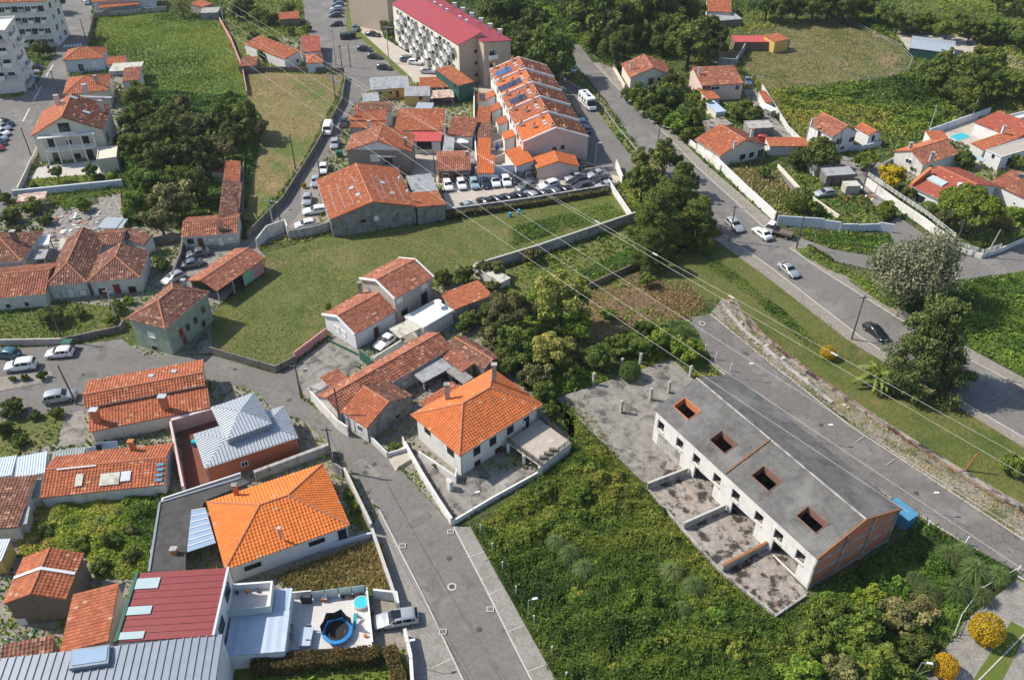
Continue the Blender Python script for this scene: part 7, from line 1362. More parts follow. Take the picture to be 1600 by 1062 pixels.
def tufts(px, dens, hh, wd, mat, label, seed, name='grass', lean=.35):
    R = np.random.default_rng(seed); P, poly = scatter_pts(px, dens, R); n = len(P); a = R.random(n)*6.283; hgt = hh*R.uniform(.4, 1.2, n)*(1+.4*lf(P, .3, seed)); w_ = wd*R.uniform(.6, 1.3, n)
    B = np.stack([P[:, 0], P[:, 1], np.full(n, .035)], 1); s = np.stack([np.cos(a), np.sin(a), np.zeros(n)], 1)*w_[:, None]; tp = np.stack([R.normal(0, lean, n)*hgt, R.normal(0, lean, n)*hgt, hgt], 1)
    V = np.stack([B-s, B+s, B+tp+s*.35, B+tp-s*.35], 1).reshape(-1, 3); t = np.clip(.45+.5*lf(P, .12, seed+3)+R.normal(0, .2, n), 0, 1); o0 = np.array([P[:, 0].mean(), P[:, 1].mean(), 0])
    o = link(name, np_mesh(name, V-o0, np.arange(n*4).reshape(-1, 4), t=t, mats=[mat])); o.location = o0; tag(o, label, kind='stuff'); return o
BR1 = [(740, 826), (842, 745), (896, 700), (900, 640), (870, 625), (945, 700), (1005, 758), (1064, 832), (1124, 898), (1212, 966), (1262, 940), (1290, 960), (1250, 1062), (1240, 1130), (905, 1130), (870, 1064)]
thicket(BR1, 135, 1.7, .16, 'bramble', 'yellow-green bramble thicket covering the plot between street and unfinished block', 11)
BR2 = [(1265, 935), (1400, 850), (1440, 815), (1590, 895), (1530, 925), (1495, 990), (1450, 1040), (1430, 1130), (1235, 1130), (1250, 1062), (1292, 962)]
thicket(BR2, 110, 1.6, .16, 'bramble_deep', 'deep green scrub growing below the brick gable end', 12)
thicket([(1245, 392), (1262, 388), (1330, 425), (1410, 462), (1400, 490), (1310, 430), (1255, 402)], 60, 1.4, .18, 'bramble_deep', 'bramble bank between pavement and side road', 13)
thicket([(1395, 475), (1480, 440), (1600, 424), (1700, 400), (1700, 640), (1600, 588), (1515, 542), (1410, 482)], 45, 1.5, .2, 'bramble_deep', 'lush green bramble field at the right picture edge', 14)
thicket([(1255, 362), (1300, 368), (1390, 368), (1398, 395), (1340, 392), (1290, 382)], 45, .8, .18, 'bramble_deep', 'low green scrub between stepped wall and side road', 15)
thicket([(1215, 145), (1400, 125), (1450, 120), (1470, 150), (1500, 175), (1420, 214), (1375, 207), (1285, 174), (1225, 190)], 16, 1.6, .3, 'bramble', 'wide scrub field above the villas', 16)
thicket([(1500, 172), (1600, 150), (1660, 150), (1660, 180), (1545, 172)], 14, 1.2, .3, 'bramble', 'pale scrub above the pool house', 17)
thicket([(820, 0), (900, 0), (960, 70), (985, 92), (955, 105), (905, 70), (850, 30)], 16, 1.3, .3, 'bramble', 'rough green bank beside the far dirt lane', 18)
thicket([(985, 138), (1060, 140), (1100, 160), (1190, 180), (1130, 205), (1088, 215), (1095, 245), (1040, 195)], 26, 1.4, .24, 'bramble_deep', 'overgrown garden bank above the main road', 19)
thicket([(30, 830), (60, 780), (150, 780), (262, 762), (270, 780), (245, 800), (235, 895), (200, 905), (150, 905), (135, 870), (70, 862), (30, 870)], 110, 1.2, .15, 'bramble', 'wild scrub plot behind the patched shed', 20)
thicket([(745, 440), (780, 440), (850, 480), (925, 500), (905, 575), (960, 590), (870, 620), (845, 640), (800, 560), (745, 500)], 60, 1.6, .18, 'bramble_deep', 'dark undergrowth behind the hipped orange house', 21)
thicket([(960, 525), (1080, 500), (1110, 560), (1090, 590), (1050, 560), (965, 590)], 80, 1.2, .16, 'bramble', 'green scrub behind the cracked concrete slab', 22)
thicket([(195, 140), (385, 150), (412, 190), (385, 330), (340, 330), (280, 350), (195, 355)], 26, 1.6, .24, 'bramble_deep', 'dark undergrowth beneath the grove trees', 23)
thicket([(1195, 148), (1210, 140), (1260, 150), (1300, 180), (1250, 200), (1220, 180)], 16, .8, .26, 'bramble', 'green scrub patches beside the driveway gardens', 24)
thicket([(1300, 0), (1350, 8), (1400, 22), (1600, 62), (1600, 80), (1480, 55), (1380, 55), (1320, 30)], 10, 1.0, .34, 'bramble', 'rough grass strip along the far hedgerow', 25)
thicket([(965, 275), (990, 290), (1045, 330), (1110, 365), (1060, 400), (1000, 350)], 40, .7, .18, 'bramble', 'rough grass and weeds under the conifers', 26)
thicket([(1100, 395), (1150, 425), (1230, 490), (1290, 545), (1260, 540), (1180, 470), (1110, 420)], 26, .35, .16, 'bramble_deep', 'weedy green patches on the grass verge', 27)
thicket([(595, 705), (628, 692), (632, 704), (607, 714)], 120, .6, .12, 'bramble', 'small flower bed behind the white garden wall', 28)
thicket([(552, 745), (582, 826), (560, 830), (535, 770)], 90, .7, .13, 'bramble_deep', 'garden bed between bright orange roof and street wall', 29)
thicket([(90, 315), (150, 300), (155, 318), (100, 330)], 80, .7, .16, 'bramble_deep', 'cabbage patch above the rubble yard', 30)
thicket([(800, 355), (880, 335), (950, 318), (975, 335), (870, 365), (800, 385)], 26, .6, .16, 'bramble_deep', 'leafy vegetable rows in the long walled plot', 31)
thicket([(905, 425), (990, 385), (1000, 405), (920, 445)], 70, .35, .15, 'bramble_deep', 'bright green crop strip above the low brick wall', 32)
tufts(P_FIELD_GREEN, 10, .3, .14, 'bramble', 'tall green weeds of the big left field', 41)
tufts(P_FIELD_DRY, 9, .15, .1, 'straw', 'dry straw-coloured grass of the sloping field', 42)
tufts(P_MEADOW, 16, .1, .07, 'grass_tuft', 'short grass of the middle meadow', 43)
tufts(P_MEADOW2, 9, .14, .07, 'bramble', 'taller green grass in the lower meadow', 40)
tufts([(490, 392), (720, 350), (955, 306), (975, 338), (700, 420), (600, 425)], 9, .1, .09, 'straw', 'dry mown grass of the upper meadow', 39)
tufts(P_VERGE, 18, .12, .07, 'grass_tuft', 'short grass of the road verge', 44)
tufts(P_OLIVE, 8, .22, .12, 'grass_tuft', 'rough olive-coloured grass of the far field', 45)
tufts([(430, 900), (560, 850), (600, 850), (615, 925), (560, 920), (455, 925)], 60, .5, .09, 'straw', 'dry grass on the small plot by the terrace', 46)
tufts([(1142, 264), (1195, 264), (1275, 330), (1206, 342)], 14, .5, .2, 'straw', 'tall dry grass behind the white roadside wall', 47)
tufts([(1128, 470), (1150, 474), (1210, 545), (1420, 690), (1600, 792), (1595, 848), (1395, 710), (1195, 566), (1110, 490)], 9, .25, .1, 'straw', 'sparse weeds on the gravel strip', 48)
tufts([(925, 455), (960, 442), (1000, 420), (1090, 468), (1075, 497), (960, 522), (905, 575), (885, 580), (890, 520)], 5, .2, .12, 'straw', 'dry stalks and weeds on the brown vegetable plots', 49)
tufts([(985, 440), (1075, 440), (1105, 480), (1080, 500), (1040, 480)], 24, .3, .13, 'straw', 'pale straw at the edge of the brown plot', 50)
tufts([(880, 625), (940, 690), (975, 735), (960, 700), (905, 625)], 9, .4, .1, 'bramble', 'weeds creeping over the edge of the cracked slab', 36)
tufts([(960, 600), (1040, 570), (1060, 600), (1010, 640), (990, 700), (1010, 740), (985, 730), (970, 650)], .8, .3, .1, 'bramble', 'weeds growing in cracks of the concrete slab', 37)
# rough weeds over all open ground that is neither paved nor built on
def weeds(px, dens, hh, wd, mat, label, seed):
    R = np.random.default_rng(seed); P, poly = scatter_pts(px, dens, R); ok = np.ones(len(P), bool)
    for e in EXC+[[(G(*q).x, G(*q).y) for q in pl] for pl in (P_MEADOW, P_VERGE, P_OLIVE, P_FIELD_DRY, P_FIELD_GREEN)]:
        xs = [q[0] for q in e]; ys = [q[1] for q in e]; bb = ok & (P[:, 0] > min(xs)-.3) & (P[:, 0] < max(xs)+.3) & (P[:, 1] > min(ys)-.3) & (P[:, 1] < max(ys)+.3); idx = np.nonzero(bb)[0]
        if len(idx): ok[idx[inpoly(P[idx], e)]] = False
    P = P[ok]; n = len(P); a = R.random(n)*6.283; hg = hh*R.uniform(.3, 1.3, n)*(1+.7*lf(P, .25, seed)); w_ = wd*R.uniform(.6, 1.4, n)
    B = np.stack([P[:, 0], P[:, 1], np.full(n, .01)], 1); s = np.stack([np.cos(a), np.sin(a), np.zeros(n)], 1)*w_[:, None]; tp = np.stack([R.normal(0, .6, n)*hg, R.normal(0, .6, n)*hg, hg], 1)
    V = np.stack([B-s, B+s, B+tp+s*.5, B+tp-s*.5], 1).reshape(-1, 3); t = np.clip(.45+.5*lf(P, .1, seed+3)+R.normal(0, .2, n), 0, 1)
    o = link('weeds', np_mesh('weeds', V, np.arange(n*4).reshape(-1, 4), t=t, mats=[mat])); tag(o, label, kind='stuff')
weeds([(-60, 0), (1660, 0), (1660, 420), (-60, 420)], 3.5, .45, .22, 'bramble', 'rough weeds and grass on open ground around the far houses', 61)
weeds([(-60, 420), (1660, 420), (1660, 1100), (-60, 1100)], 7, .3, .13, 'bramble', 'rough weeds and grass on open ground around the near houses', 62)
tufts(BR1, 5, 1.6, .05, 'pampas', 'tall pale grass stalks standing out of the brambles', 63, 'tall_grass', .3)
tufts(BR1, 1.2, 1.0, .035, 'straw', 'dead brown stems standing out of the brambles', 64, 'dead_stems', .4)
tufts(BR2, 5, 1.6, .05, 'pampas', 'tall pale grass stalks standing in the scrub below the gable', 65, 'tall_grass', .3)
# hedges along the terrace
def hedge(px, h, wd, mat, label, seed, leaf=.13, dens=420, z0=0):
    R = np.random.default_rng(seed); pts = [np.array(G(*p)[:2]) for p in px]; Ps = []
    for a, b in zip(pts, pts[1:]):
        L = np.linalg.norm(b-a); n = int(L*dens); u = (b-a)/L; v = np.array([-u[1], u[0]]); s = R.random(n)*L; k = R.random(n)
        top = k < .5; side = R.choice([-1, 1], n); off = np.where(top, R.uniform(-1, 1, n), side)*wd/2*(1+.12*np.sin(s*2.1)); z = np.where(top, h*(1+.1*np.sin(s*1.7)), R.random(n)*h)
        P = a+np.outer(s, u)+np.outer(off, v); Ps.append(np.c_[P, z+z0+R.normal(0, .05, n)])
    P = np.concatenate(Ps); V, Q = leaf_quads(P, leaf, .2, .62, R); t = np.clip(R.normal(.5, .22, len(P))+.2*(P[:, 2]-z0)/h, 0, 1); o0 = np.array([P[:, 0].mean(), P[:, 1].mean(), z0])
    T = thing('hedge', o0, label, 'hedge'); o = link('foliage', np_mesh('foliage', V-o0, Q, t=t, mats=[mat]), T)
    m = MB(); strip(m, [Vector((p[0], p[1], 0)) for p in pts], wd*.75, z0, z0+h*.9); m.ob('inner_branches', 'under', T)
hedge([(395, 1048), (470, 1042), (595, 1030)], 1.6, 1.5, 'leaf_red', 'long clipped hedge with reddish tips below the terrace', 51)
hedge([(610, 1022), (625, 1070), (630, 1110)], 1.7, 1.3, 'leaf_red', 'short red-leaved hedge beside the white gate wall', 52)
hedge([(697, 341), (830, 323), (948, 303)], 1.0, .8, 'leaf_olive', 'brownish creeper hedge hanging on the dark car park wall', 53, .2, 160)
hedge([(1262, 386), (1300, 408)], .5, .5, 'leaf_mid', 'low weedy edge along the side road', 54, .15, 160)
hedge([(1270, 430), (1330, 462), (1400, 512)], .01, .3, 'leaf_mid', 'thin weed line along the pavement edge', 55, .1, 30) if False else None
# ================================================================ vehicles
PAINT = {}
def paint(n, c, rough=.25, metal=.0):
    m = bpy.data.materials.new('paint_'+n); m.use_nodes = True; b = m.node_tree.nodes['Principled BSDF']; b.inputs['Base Color'].default_value = (*c, 1); b.inputs['Roughness'].default_value = rough; b.inputs['Metallic'].default_value = metal
    b.inputs['Coat Weight'].default_value = .6; b.inputs['Coat Roughness'].default_value = .08; PAINT[n] = m
for n, c in (('white', (.78, .78, .77)), ('silver', (.42, .44, .46)), ('grey', (.16, .17, .18)), ('dark', (.035, .038, .045)), ('black', (.012, .012, .014)), ('blue', (.09, .14, .2)), ('navy', (.02, .03, .06)), ('paleblue', (.28, .38, .45)), ('teal', (.02, .10, .13)), ('red', (.3, .02, .02))): paint(n, c, .28, .35 if n in ('silver', 'grey') else 0)
mk('car_glass', (.012, .015, .018), rough=.06, spec=.7); mk('tyre', (.015, .015, .015), rough=.9); mk('rim', (.4, .4, .42), rough=.35, metal=.7)
mk('lamp_front', (.75, .77, .8), rough=.15, spec=.6); mk('lamp_rear', (.35, .015, .01), rough=.2, spec=.6); mk('trim', (.02, .02, .022), rough=.6); mk('plate', (.8, .8, .78), rough=.5)
PROF = {'hatch': (1.74, .34, [(0, .50), (.1, .70), (.85, .90), (1.1, .95), (1.85, 1.40), (2.4, 1.48), (3.2, 1.45), (3.65, 1.34), (3.95, .98), (4.05, .6)]),
        'sedan': (1.78, .34, [(0, .5), (.12, .68), (1.0, .86), (1.35, .92), (2.1, 1.36), (2.7, 1.43), (3.2, 1.38), (3.95, 1.04), (4.45, .98), (4.55, .6)]),
        'suv': (1.85, .38, [(0, .6), (.1, .88), (.9, 1.05), (1.15, 1.1), (1.8, 1.6), (2.5, 1.7), (3.6, 1.66), (4.05, 1.55), (4.35, 1.08), (4.42, .7)]),
        'estate': (1.84, .35, [(0, .52), (.12, .7), (1.15, .9), (1.5, .95), (2.3, 1.38), (3.0, 1.46), (4.05, 1.42), (4.4, 1.32), (4.72, .98), (4.8, .6)]),
        'van': (1.95, .36, [(0, .6), (.1, 1.0), (.5, 1.15), (.65, 1.2), (1.35, 1.95), (2.0, 2.15), (4.5, 2.15), (4.9, 2.1), (5.02, 1.2), (5.05, .6)])}
CARP = {}
def car_proto(kind):
    if kind in CARP: return CARP[kind]
    Wd, wr, pr = PROF[kind]; L = pr[-1][0]; n = len(pr); belt = pr[3][1]*.98 if kind != 'van' else 1.2; zb = .24; hw = Wd/2
    xs = [x for x, _ in pr]; rings = []
    for i, (x, zt) in enumerate(pr):
        e = {0: .82, 1: .93, n-1: .86, n-2: .95}.get(i, 1.0); w_ = hw*e; cab = zt > belt+.02; zbt = min(belt, zt-.02) if not cab else belt
        tw = (.80 if kind != 'van' else .92) if cab else .9
        zsh = zt-.05 if cab else zt-.03
        rings.append([(x, w_*.86, zb), (x, w_, zb+.14), (x, w_*1.0, zb+.34), (x, w_*.98, zbt-.02), (x, w_*tw, zsh), (x, w_*tw*.55, zt), (x, 0, zt+.012)])
    V = []; Fc = []; k = len(rings[0])
    for r in rings: V += [Vector((L/2-p[0], p[1], p[2])) for p in r]+[Vector((L/2-p[0], -p[1], p[2])) for p in r]
    def vid(i, j, s): return i*2*k+s*k+j
    gl = {'windscreen': [], 'side_window': [], 'rear_window': []}
    for i in range(n-1):
        for s in (0, 1):
            for j in range(k-1):
                q = [vid(i, j, s), vid(i+1, j, s), vid(i+1, j+1, s), vid(i, j+1, s)]
                if s == 0: q = q[::-1]
                Fc.append(tuple(q))
    for i in (0, n-1):
        f = [vid(i, j, 0) for j in range(k)]+[vid(i, j, 1) for j in range(k-1, -1, -1)]; Fc.append(tuple(f if i else f[::-1]))
    for i in range(n-1): Fc.append((vid(i, 0, 1), vid(i, 0, 0), vid(i+1, 0, 0), vid(i+1, 0, 1))[::-1])
    def fm(name, vs, fs, mat, smooth=True):
        me = bpy.data.meshes.new(name); me.from_pydata([tuple(v) for v in vs], [], fs); me.materials.append(M(mat) if isinstance(mat, str) else mat)
        if smooth: me.polygons.foreach_set('use_smooth', [True]*len(fs))
        me.update(); return me
    parts = [('body', fm('body', V, Fc, PAINT['white']), 1)]
    def quad(i0, i1, ja, jb, s, inset=(.06, .06, .06, .06), push=.012):
        a, b, c, d = [V[vid(i, j, s)] for i, j in ((i0, ja), (i1, ja), (i1, jb), (i0, jb))]
        g = lambda u_, v_: a.lerp(b, u_).lerp(d.lerp(c, u_), v_); q = [g(inset[0], inset[2]), g(1-inset[1], inset[2]), g(1-inset[1], 1-inset[3]), g(inset[0], 1-inset[3])]
        nn = (b-a).cross(d-a).normalized(); nn = nn if nn.dot(a-Vector((0, 0, .7))) > 0 else -nn
        q = [p+nn*push for p in q]
        if (q[1]-q[0]).cross(q[2]-q[0]).dot(nn) < 0: q = q[::-1]
        return q
    def glass(name, quads):
        m = MB()
        for q in quads: m.poly(q)
        parts.append((name, fm(name, m.v, m.f, 'car_glass'), 0))
    def full(i0, i1):   # pane across the whole width
        qs = []
        for s in (0, 1):
            qs.append(quad(i0, i1, 4, 5, s, (.1, .08, .1, 0), .015)); qs.append(quad(i0, i1, 5, 6, s, (.1, .08, 0, 0), .015))
        return qs
    rear = (6, 7) if kind == 'sedan' else (7, 8)
    glass('windscreen', full(3, 4)); glass('rear_window', full(*rear))
    last = 6 if kind == 'sedan' else 7
    rng_ = range(4, last) if kind != 'van' else range(4, 5)
    for s in (0, 1):
        qs = [quad(i, i+1, 3, 4, s, (.05, .05, .1, .16)) for i in rng_]
        a = quad(3, 4, 3, 4, s, (.45, .02, .1, .16)); qs.append(a); glass('side_window', qs)
    wx = (L/2-.82, -L/2+.78) if kind != 'van' else (L/2-.9, -L/2+1.0)
    tw = MB(); rw = MB(); r = wr*.93
    for q_ in range(1):
        pass
    def wheel():
        V_ = []; F_ = []; N_ = 14
        for yy, rr in ((-.1, r*.92), (-.08, r), (.08, r), (.1, r*.92)):
            V_ += [Vector((rr*math.cos(a*2*math.pi/N_), yy, rr*math.sin(a*2*math.pi/N_))) for a in range(N_)]
        for a in range(3):
            for b in range(N_): F_.append((a*N_+b, a*N_+(b+1) % N_, (a+1)*N_+(b+1) % N_, (a+1)*N_+b))
        F_.append(tuple(range(N_))); F_.append(tuple(range(3*N_, 4*N_))[::-1]); t = fm('tyre', V_, F_, 'tyre')
        V2 = []; F2 = []
        for yy in (-.112, .112): V2 += [Vector((r*.62*math.cos(a*2*math.pi/10), yy, r*.62*math.sin(a*2*math.pi/10))) for a in range(10)]
        F2 = [tuple(range(10)), tuple(range(10, 20))[::-1]]; return t, fm('rim', V2, F2, 'rim', False)
    wh = wheel(); wl = [(x, y, r) for x in wx for y in (hw-.1, -hw+.1)]
    for s in (1, -1):
        m = MB(); x1 = L/2-.07; zl = pr[1][1]-.07; m.hexa([(x1-.34, s*(hw*.6), zl-.1), (x1+.0, s*(hw*.6), zl-.1), (x1-.06, s*hw*.93, zl-.1), (x1-.4, s*hw*.97, zl-.1)], [(x1-.34, s*(hw*.6), zl+.06), (x1-.03, s*(hw*.6), zl+.05), (x1-.1, s*hw*.93, zl+.05), (x1-.42, s*hw*.97, zl+.06)])
        parts.append(('headlight', fm('headlight', m.v, m.f, 'lamp_front', False), 0))
        m = MB(); x0 = -L/2+.08; zl = pr[-2][1]-.12; m.box(x0-.05, x0+.12, min(s*hw*.74, s*hw*.92), max(s*hw*.74, s*hw*.92), zl-.07, zl+.07); parts.append(('tail_light', fm('tail_light', m.v, m.f, 'lamp_rear', False), 0))
        m = MB(); m.box(L/2-pr[3][0]-.55, L/2-pr[3][0]-.4, s*(hw+.01), s*(hw+.17), belt-.02, belt+.13); parts.append(('wing_mirror', fm('wing_mirror', m.v, m.f, PAINT['white'], False), 1))
    m = MB(); m.box(L/2-.1, L/2+.02, -hw*.78, hw*.78, .26, .40).box(-L/2-.02, -L/2+.1, -hw*.78, hw*.78, .28, .44); parts.append(('bumper_trim', fm('bumper_trim', m.v, m.f, 'trim', False), 0))
    m = MB(); m.box(L/2+.01, L/2+.03, -.26, .26, .42, .53).box(-L/2-.03, -L/2-.005, -.26, .26, .6, .71); parts.append(('number_plate', fm('number_plate', m.v, m.f, 'plate', False), 0))
    CARP[kind] = (parts, wh, wl); return CARP[kind]
def car(px, kind, col, label, group=None, front=None, ang=None, scale=1.0, z=.07, cat='car', name='parked_car'):
    """px: ground pixel under the car's middle; front: a pixel the bonnet points at."""
    p = G(*px); 
    if front is not None: f = G(*front)-p; ang = math.atan2(f.y, f.x)
    parts, wh, wl = car_proto(kind); T = thing(name, (p.x, p.y, z), label, cat, group); T.rotation_euler = (0, 0, ang); T.scale = (scale,)*3
    for nm, me, painted in parts:
        o = link(nm, me, T)
        if painted: o.material_slots[0].link = 'OBJECT'; o.material_slots[0].material = PAINT[col]
    for w_ in wl:
        o = link('wheel', wh[0], T); o.location = w_; r = link('rim', wh[1], o)
    return T
# street cars
car((620, 972), 'estate', 'silver', 'silver estate car with dark glass roof parked at the white gate', front=(590, 977), name='parked_car')
d_ = G(620, 972); o = [x for x in bpy.data.objects if x.parent and x.parent.get('label', '').startswith('silver estate') and x.name.startswith('body')][0]
m = MB().box(-.55, .5, -.5, .5, 1.47, 1.49); me = m.mesh('sunroof'); me.materials.append(M('car_glass')); link('sunroof', me, o.parent)
car((95, 556), 'hatch', 'white', 'white hatchback parked beside the green bin', front=(70, 558)); car((35, 576), 'suv', 'white', 'white off-road car parked beside the dark teal car', front=(10, 579)); car((12, 557), 'hatch', 'teal', 'dark teal hatchback parked at the picture edge', front=(-15, 555))
car((96, 625), 'suv', 'silver', 'silver car parked beside the leaning street pole', front=(125, 620))
car((309, 400), 'sedan', 'grey', 'grey saloon parked nearest the row house front', front=(280, 406)); car((297, 417), 'sedan', 'grey', 'long grey saloon in the middle of three courtyard cars', front=(272, 422)); car((272, 439), 'hatch', 'silver', 'pale silver small car parked beside the barn', front=(250, 450))
car((493, 333), 'estate', 'white', 'white estate car parked below the warehouse', front=(470, 336)); car((481, 316), 'hatch', 'silver', 'silver hatchback parked above white estate', front=(479, 328)); car((478, 355), 'hatch', 'white', 'white car half hidden behind concrete wall', front=(472, 356))
car((494, 288), 'hatch', 'silver', 'silver car beside the warehouse corner', front=(492, 300)); car((506, 268), 'hatch', 'white', 'white car beyond the warehouse corner', front=(504, 280)); car((524, 229), 'hatch', 'silver', 'pale car parked beside brown-fronted house', front=(520, 242)); car((537, 196), 'hatch', 'dark', 'dark car parked beside two-roofed house', front=(534, 206))
car((513, 207), 'van', 'white', 'white van driving along the narrow stone-walled street', front=(508, 222), cat='van', name='van')
for i, (x, y, c) in enumerate(((530, 3, 'navy'), (528, 10, 'blue'), (526, 17, 'paleblue'), (525, 21.5, 'navy'), (524, 27, 'dark'), (526, 41, 'dark'), (570, 80, 'navy'), (586, 92, 'dark'), (601, 109, 'dark'))): car((x, y), 'hatch', c, 'dark blue or black car in the roadside bays' if c in ('navy', 'dark', 'blue') else 'pale blue car among dark ones in roadside bays', 'cars in the roadside bays', front=(x-20, y+1) if i < 6 else (x+20, y+1))
car((555, 48), 'hatch', 'blue', 'grey-blue car facing down the parking court', front=(556, 58)); car((583, 57), 'sedan', 'dark', 'dark saloon crossing the parking court', front=(610, 60)); car((638, 97), 'suv', 'grey', 'grey estate behind the white car in parking court', front=(665, 99)); car((649, 101), 'hatch', 'white', 'white small car in front of the apartment building', front=(670, 104)); car((669, 115), 'hatch', 'silver', 'silver small car near the yellow house', front=(695, 117))
for x, y, c, l in ((700, 294, 'white', 'white car'), (721, 292, 'white', 'white car'), (741, 291, 'paleblue', 'pale blue car'), (758, 290, 'navy', 'navy car'), (774, 288, 'white', 'white car'), (791, 287, 'white', 'white car'), (808, 284, 'black', 'black car'), (827, 281, 'dark', 'dark car')): car((x, y), 'hatch', c, l+' parked nose out along the pale blue-grey wall', 'cars along the blue-grey wall', front=(x+5, y+14), scale=1.02)
for x, y, c in ((757, 320, 'black'), (776, 317, 'black'), (794, 314, 'black'), (811, 311, 'black'), (829, 309, 'silver'), (847, 307, 'black'), (864, 304, 'grey'), (881, 301, 'black')): car((x, y), 'hatch', c, {'black': 'black car', 'silver': 'silver car', 'grey': 'grey car'}[c]+' parked slanting along the dark mossy wall', 'cars along the mossy wall', front=(x-14, y-8), scale=1.02)
car((726, 327), 'sedan', 'silver', 'silver car alone beside the warehouse yard fence', front=(715, 330)); car((821, 297), 'suv', 'grey', 'grey car parked sideways in the car park middle', front=(803, 303)); car((858, 294), 'suv', 'white', 'white off-road car parked sideways beside the grey one', front=(840, 299))
for x, y, c, k in ((898, 280, 'silver', 'sedan'), (902, 288, 'black', 'estate'), (909, 297, 'dark', 'suv'), (932, 276, 'silver', 'sedan'), (939, 286, 'black', 'sedan'), (945, 294, 'silver', 'sedan')): car((x, y), k, c, {'silver': 'silver car in the tight block at the car park end', 'black': 'black car in the tight block at the car park end', 'dark': 'charcoal off-road car in the tight block at car park end'}[c], 'cars at the car park end', front=(x-22, y+5))
car((912, 265), 'suv', 'black', 'black car in the shade beside townhouse annex', front=(930, 258)); car((915, 205), 'hatch', 'blue', 'blue-grey car parked by the townhouses behind another', front=(905, 190)); car((908, 194), 'hatch', 'paleblue', 'pale car parked by the townhouse end nearest motorhome', front=(900, 180)); car((894, 113), 'hatch', 'blue', 'blue car in the tree shade on the main road', front=(905, 125))
car((1147, 356), 'estate', 'silver', 'grey-silver estate driving down the main road', front=(1165, 372), name='car'); car((1190, 369), 'sedan', 'white', 'white saloon driving up the main road', front=(1165, 350), name='car'); car((1231, 426), 'sedan', 'silver', 'pale silver saloon on the main road below junction', front=(1254, 444), name='car'); car((1367, 523), 'sedan', 'black', 'glossy black saloon on the main road beside pole', front=(1395, 545), name='car')
car((1288, 306), 'hatch', 'silver', 'silver hatchback with raised tailgate in the junk yard', front=(1270, 308)); car((1168, 131), 'hatch', 'blue', 'blue car parked at the pinkish house', front=(1174, 145)); car((1195, 222), 'hatch', 'red', 'red and white car half hidden by the bungalow', front=(1215, 228)); car((604, 537), 'sedan', 'white', 'white car in the narrow whitewashed courtyard', front=(590, 548))
for i, (x, y, c) in enumerate(((10, 196, 'dark'), (6, 203, 'silver'), (4, 211, 'white'), (0, 219, 'paleblue'), (-2, 226, 'navy'), (-6, 234, 'red'))): car((x, y), 'hatch', c, 'car parked nose-in beside the left street bend', 'cars by the left street bend', front=(x+22, y+4))
for x, y, c in ((40, 126, 'black'), (50, 116, 'silver'), (58, 109, 'dark')): car((x, y), 'hatch', c, {'black': 'black car beside blue recycling bin', 'silver': 'silver car below the apartment block', 'dark': 'dark car in apartment block shade'}[c], front=(x+20, y-2))
car((136, 6), 'hatch', 'white', 'white car at the top of the left street', front=(133, -8)); car((133, 2), 'hatch', 'silver', 'silver car at the top of the left street by wall', front=(130, -12))
# motorhome
p = G(918, 167); f = G(932, 181)-p; T = thing('motorhome', (p.x, p.y, .07), 'white motorhome parked in the lay-by beside the guard rail', 'motorhome'); T.rotation_euler = (0, 0, math.atan2(f.y, f.x))
def loc(mb, nm, mt, par): me = mb.mesh(nm); me.materials.append(M(mt) if isinstance(mt, str) else mt); return link(nm, me, par)
m = MB(); side = [(-3.6, .5), (2.0, .5), (2.0, 1.3), (3.1, 1.35), (3.35, .9), (3.4, .5)]
loc(MB().hexa([(-3.6, -1.12, .5), (1.7, -1.12, .5), (1.7, 1.12, .5), (-3.6, 1.12, .5)], [(-3.55, -1.1, 2.9), (2.3, -1.08, 2.75), (2.3, 1.08, 2.75), (-3.55, 1.1, 2.9)]), 'living_body', PAINT['white'], T)
loc(MB().hexa([(1.7, -1.0, .45), (3.4, -.95, .45), (3.4, .95, .45), (1.7, 1.0, .45)], [(1.72, -1.0, 1.3), (3.2, -.9, 1.15), (3.2, .9, 1.15), (1.72, 1.0, 1.3)]), 'cab', PAINT['white'], T)
loc(MB().hexa([(1.75, -.98, 1.3), (3.0, -.9, 1.2), (3.0, .9, 1.2), (1.75, .98, 1.3)], [(1.9, -.85, 2.2), (2.35, -.82, 2.2), (2.35, .82, 2.2), (1.9, .85, 2.2)]), 'windscreen', 'car_glass', T)
for x in (-2.4, -1.0, .4): loc(MB().box(x-.35, x+.35, -.4, .4, 2.88, 3.0), 'roof_hatch', 'frame_dark' if x != -1 else 'glass_pale', T)
for s in (-1, 1):
    for x in (-2.6, -.8, .8): loc(MB().box(x-.45, x+.45, s*1.1-.03, s*1.1+.03, 1.6, 2.15), 'side_window', 'car_glass', T)
    for x in (2.6, -2.2): o = link('wheel', car_proto('van')[1][0], T); o.location = (x, s*.98, .36); link('rim', car_proto('van')[1][1], o)
    loc(MB().box(3.2, 3.42, s*.6-.2, s*.6+.2, .8, 1.0), 'headlight', 'lamp_front', T)
loc(MB().box(-1.5, 1.5, -1.13, -1.115, 1.0, 1.25), 'side_stripe', 'frame_dark', T)
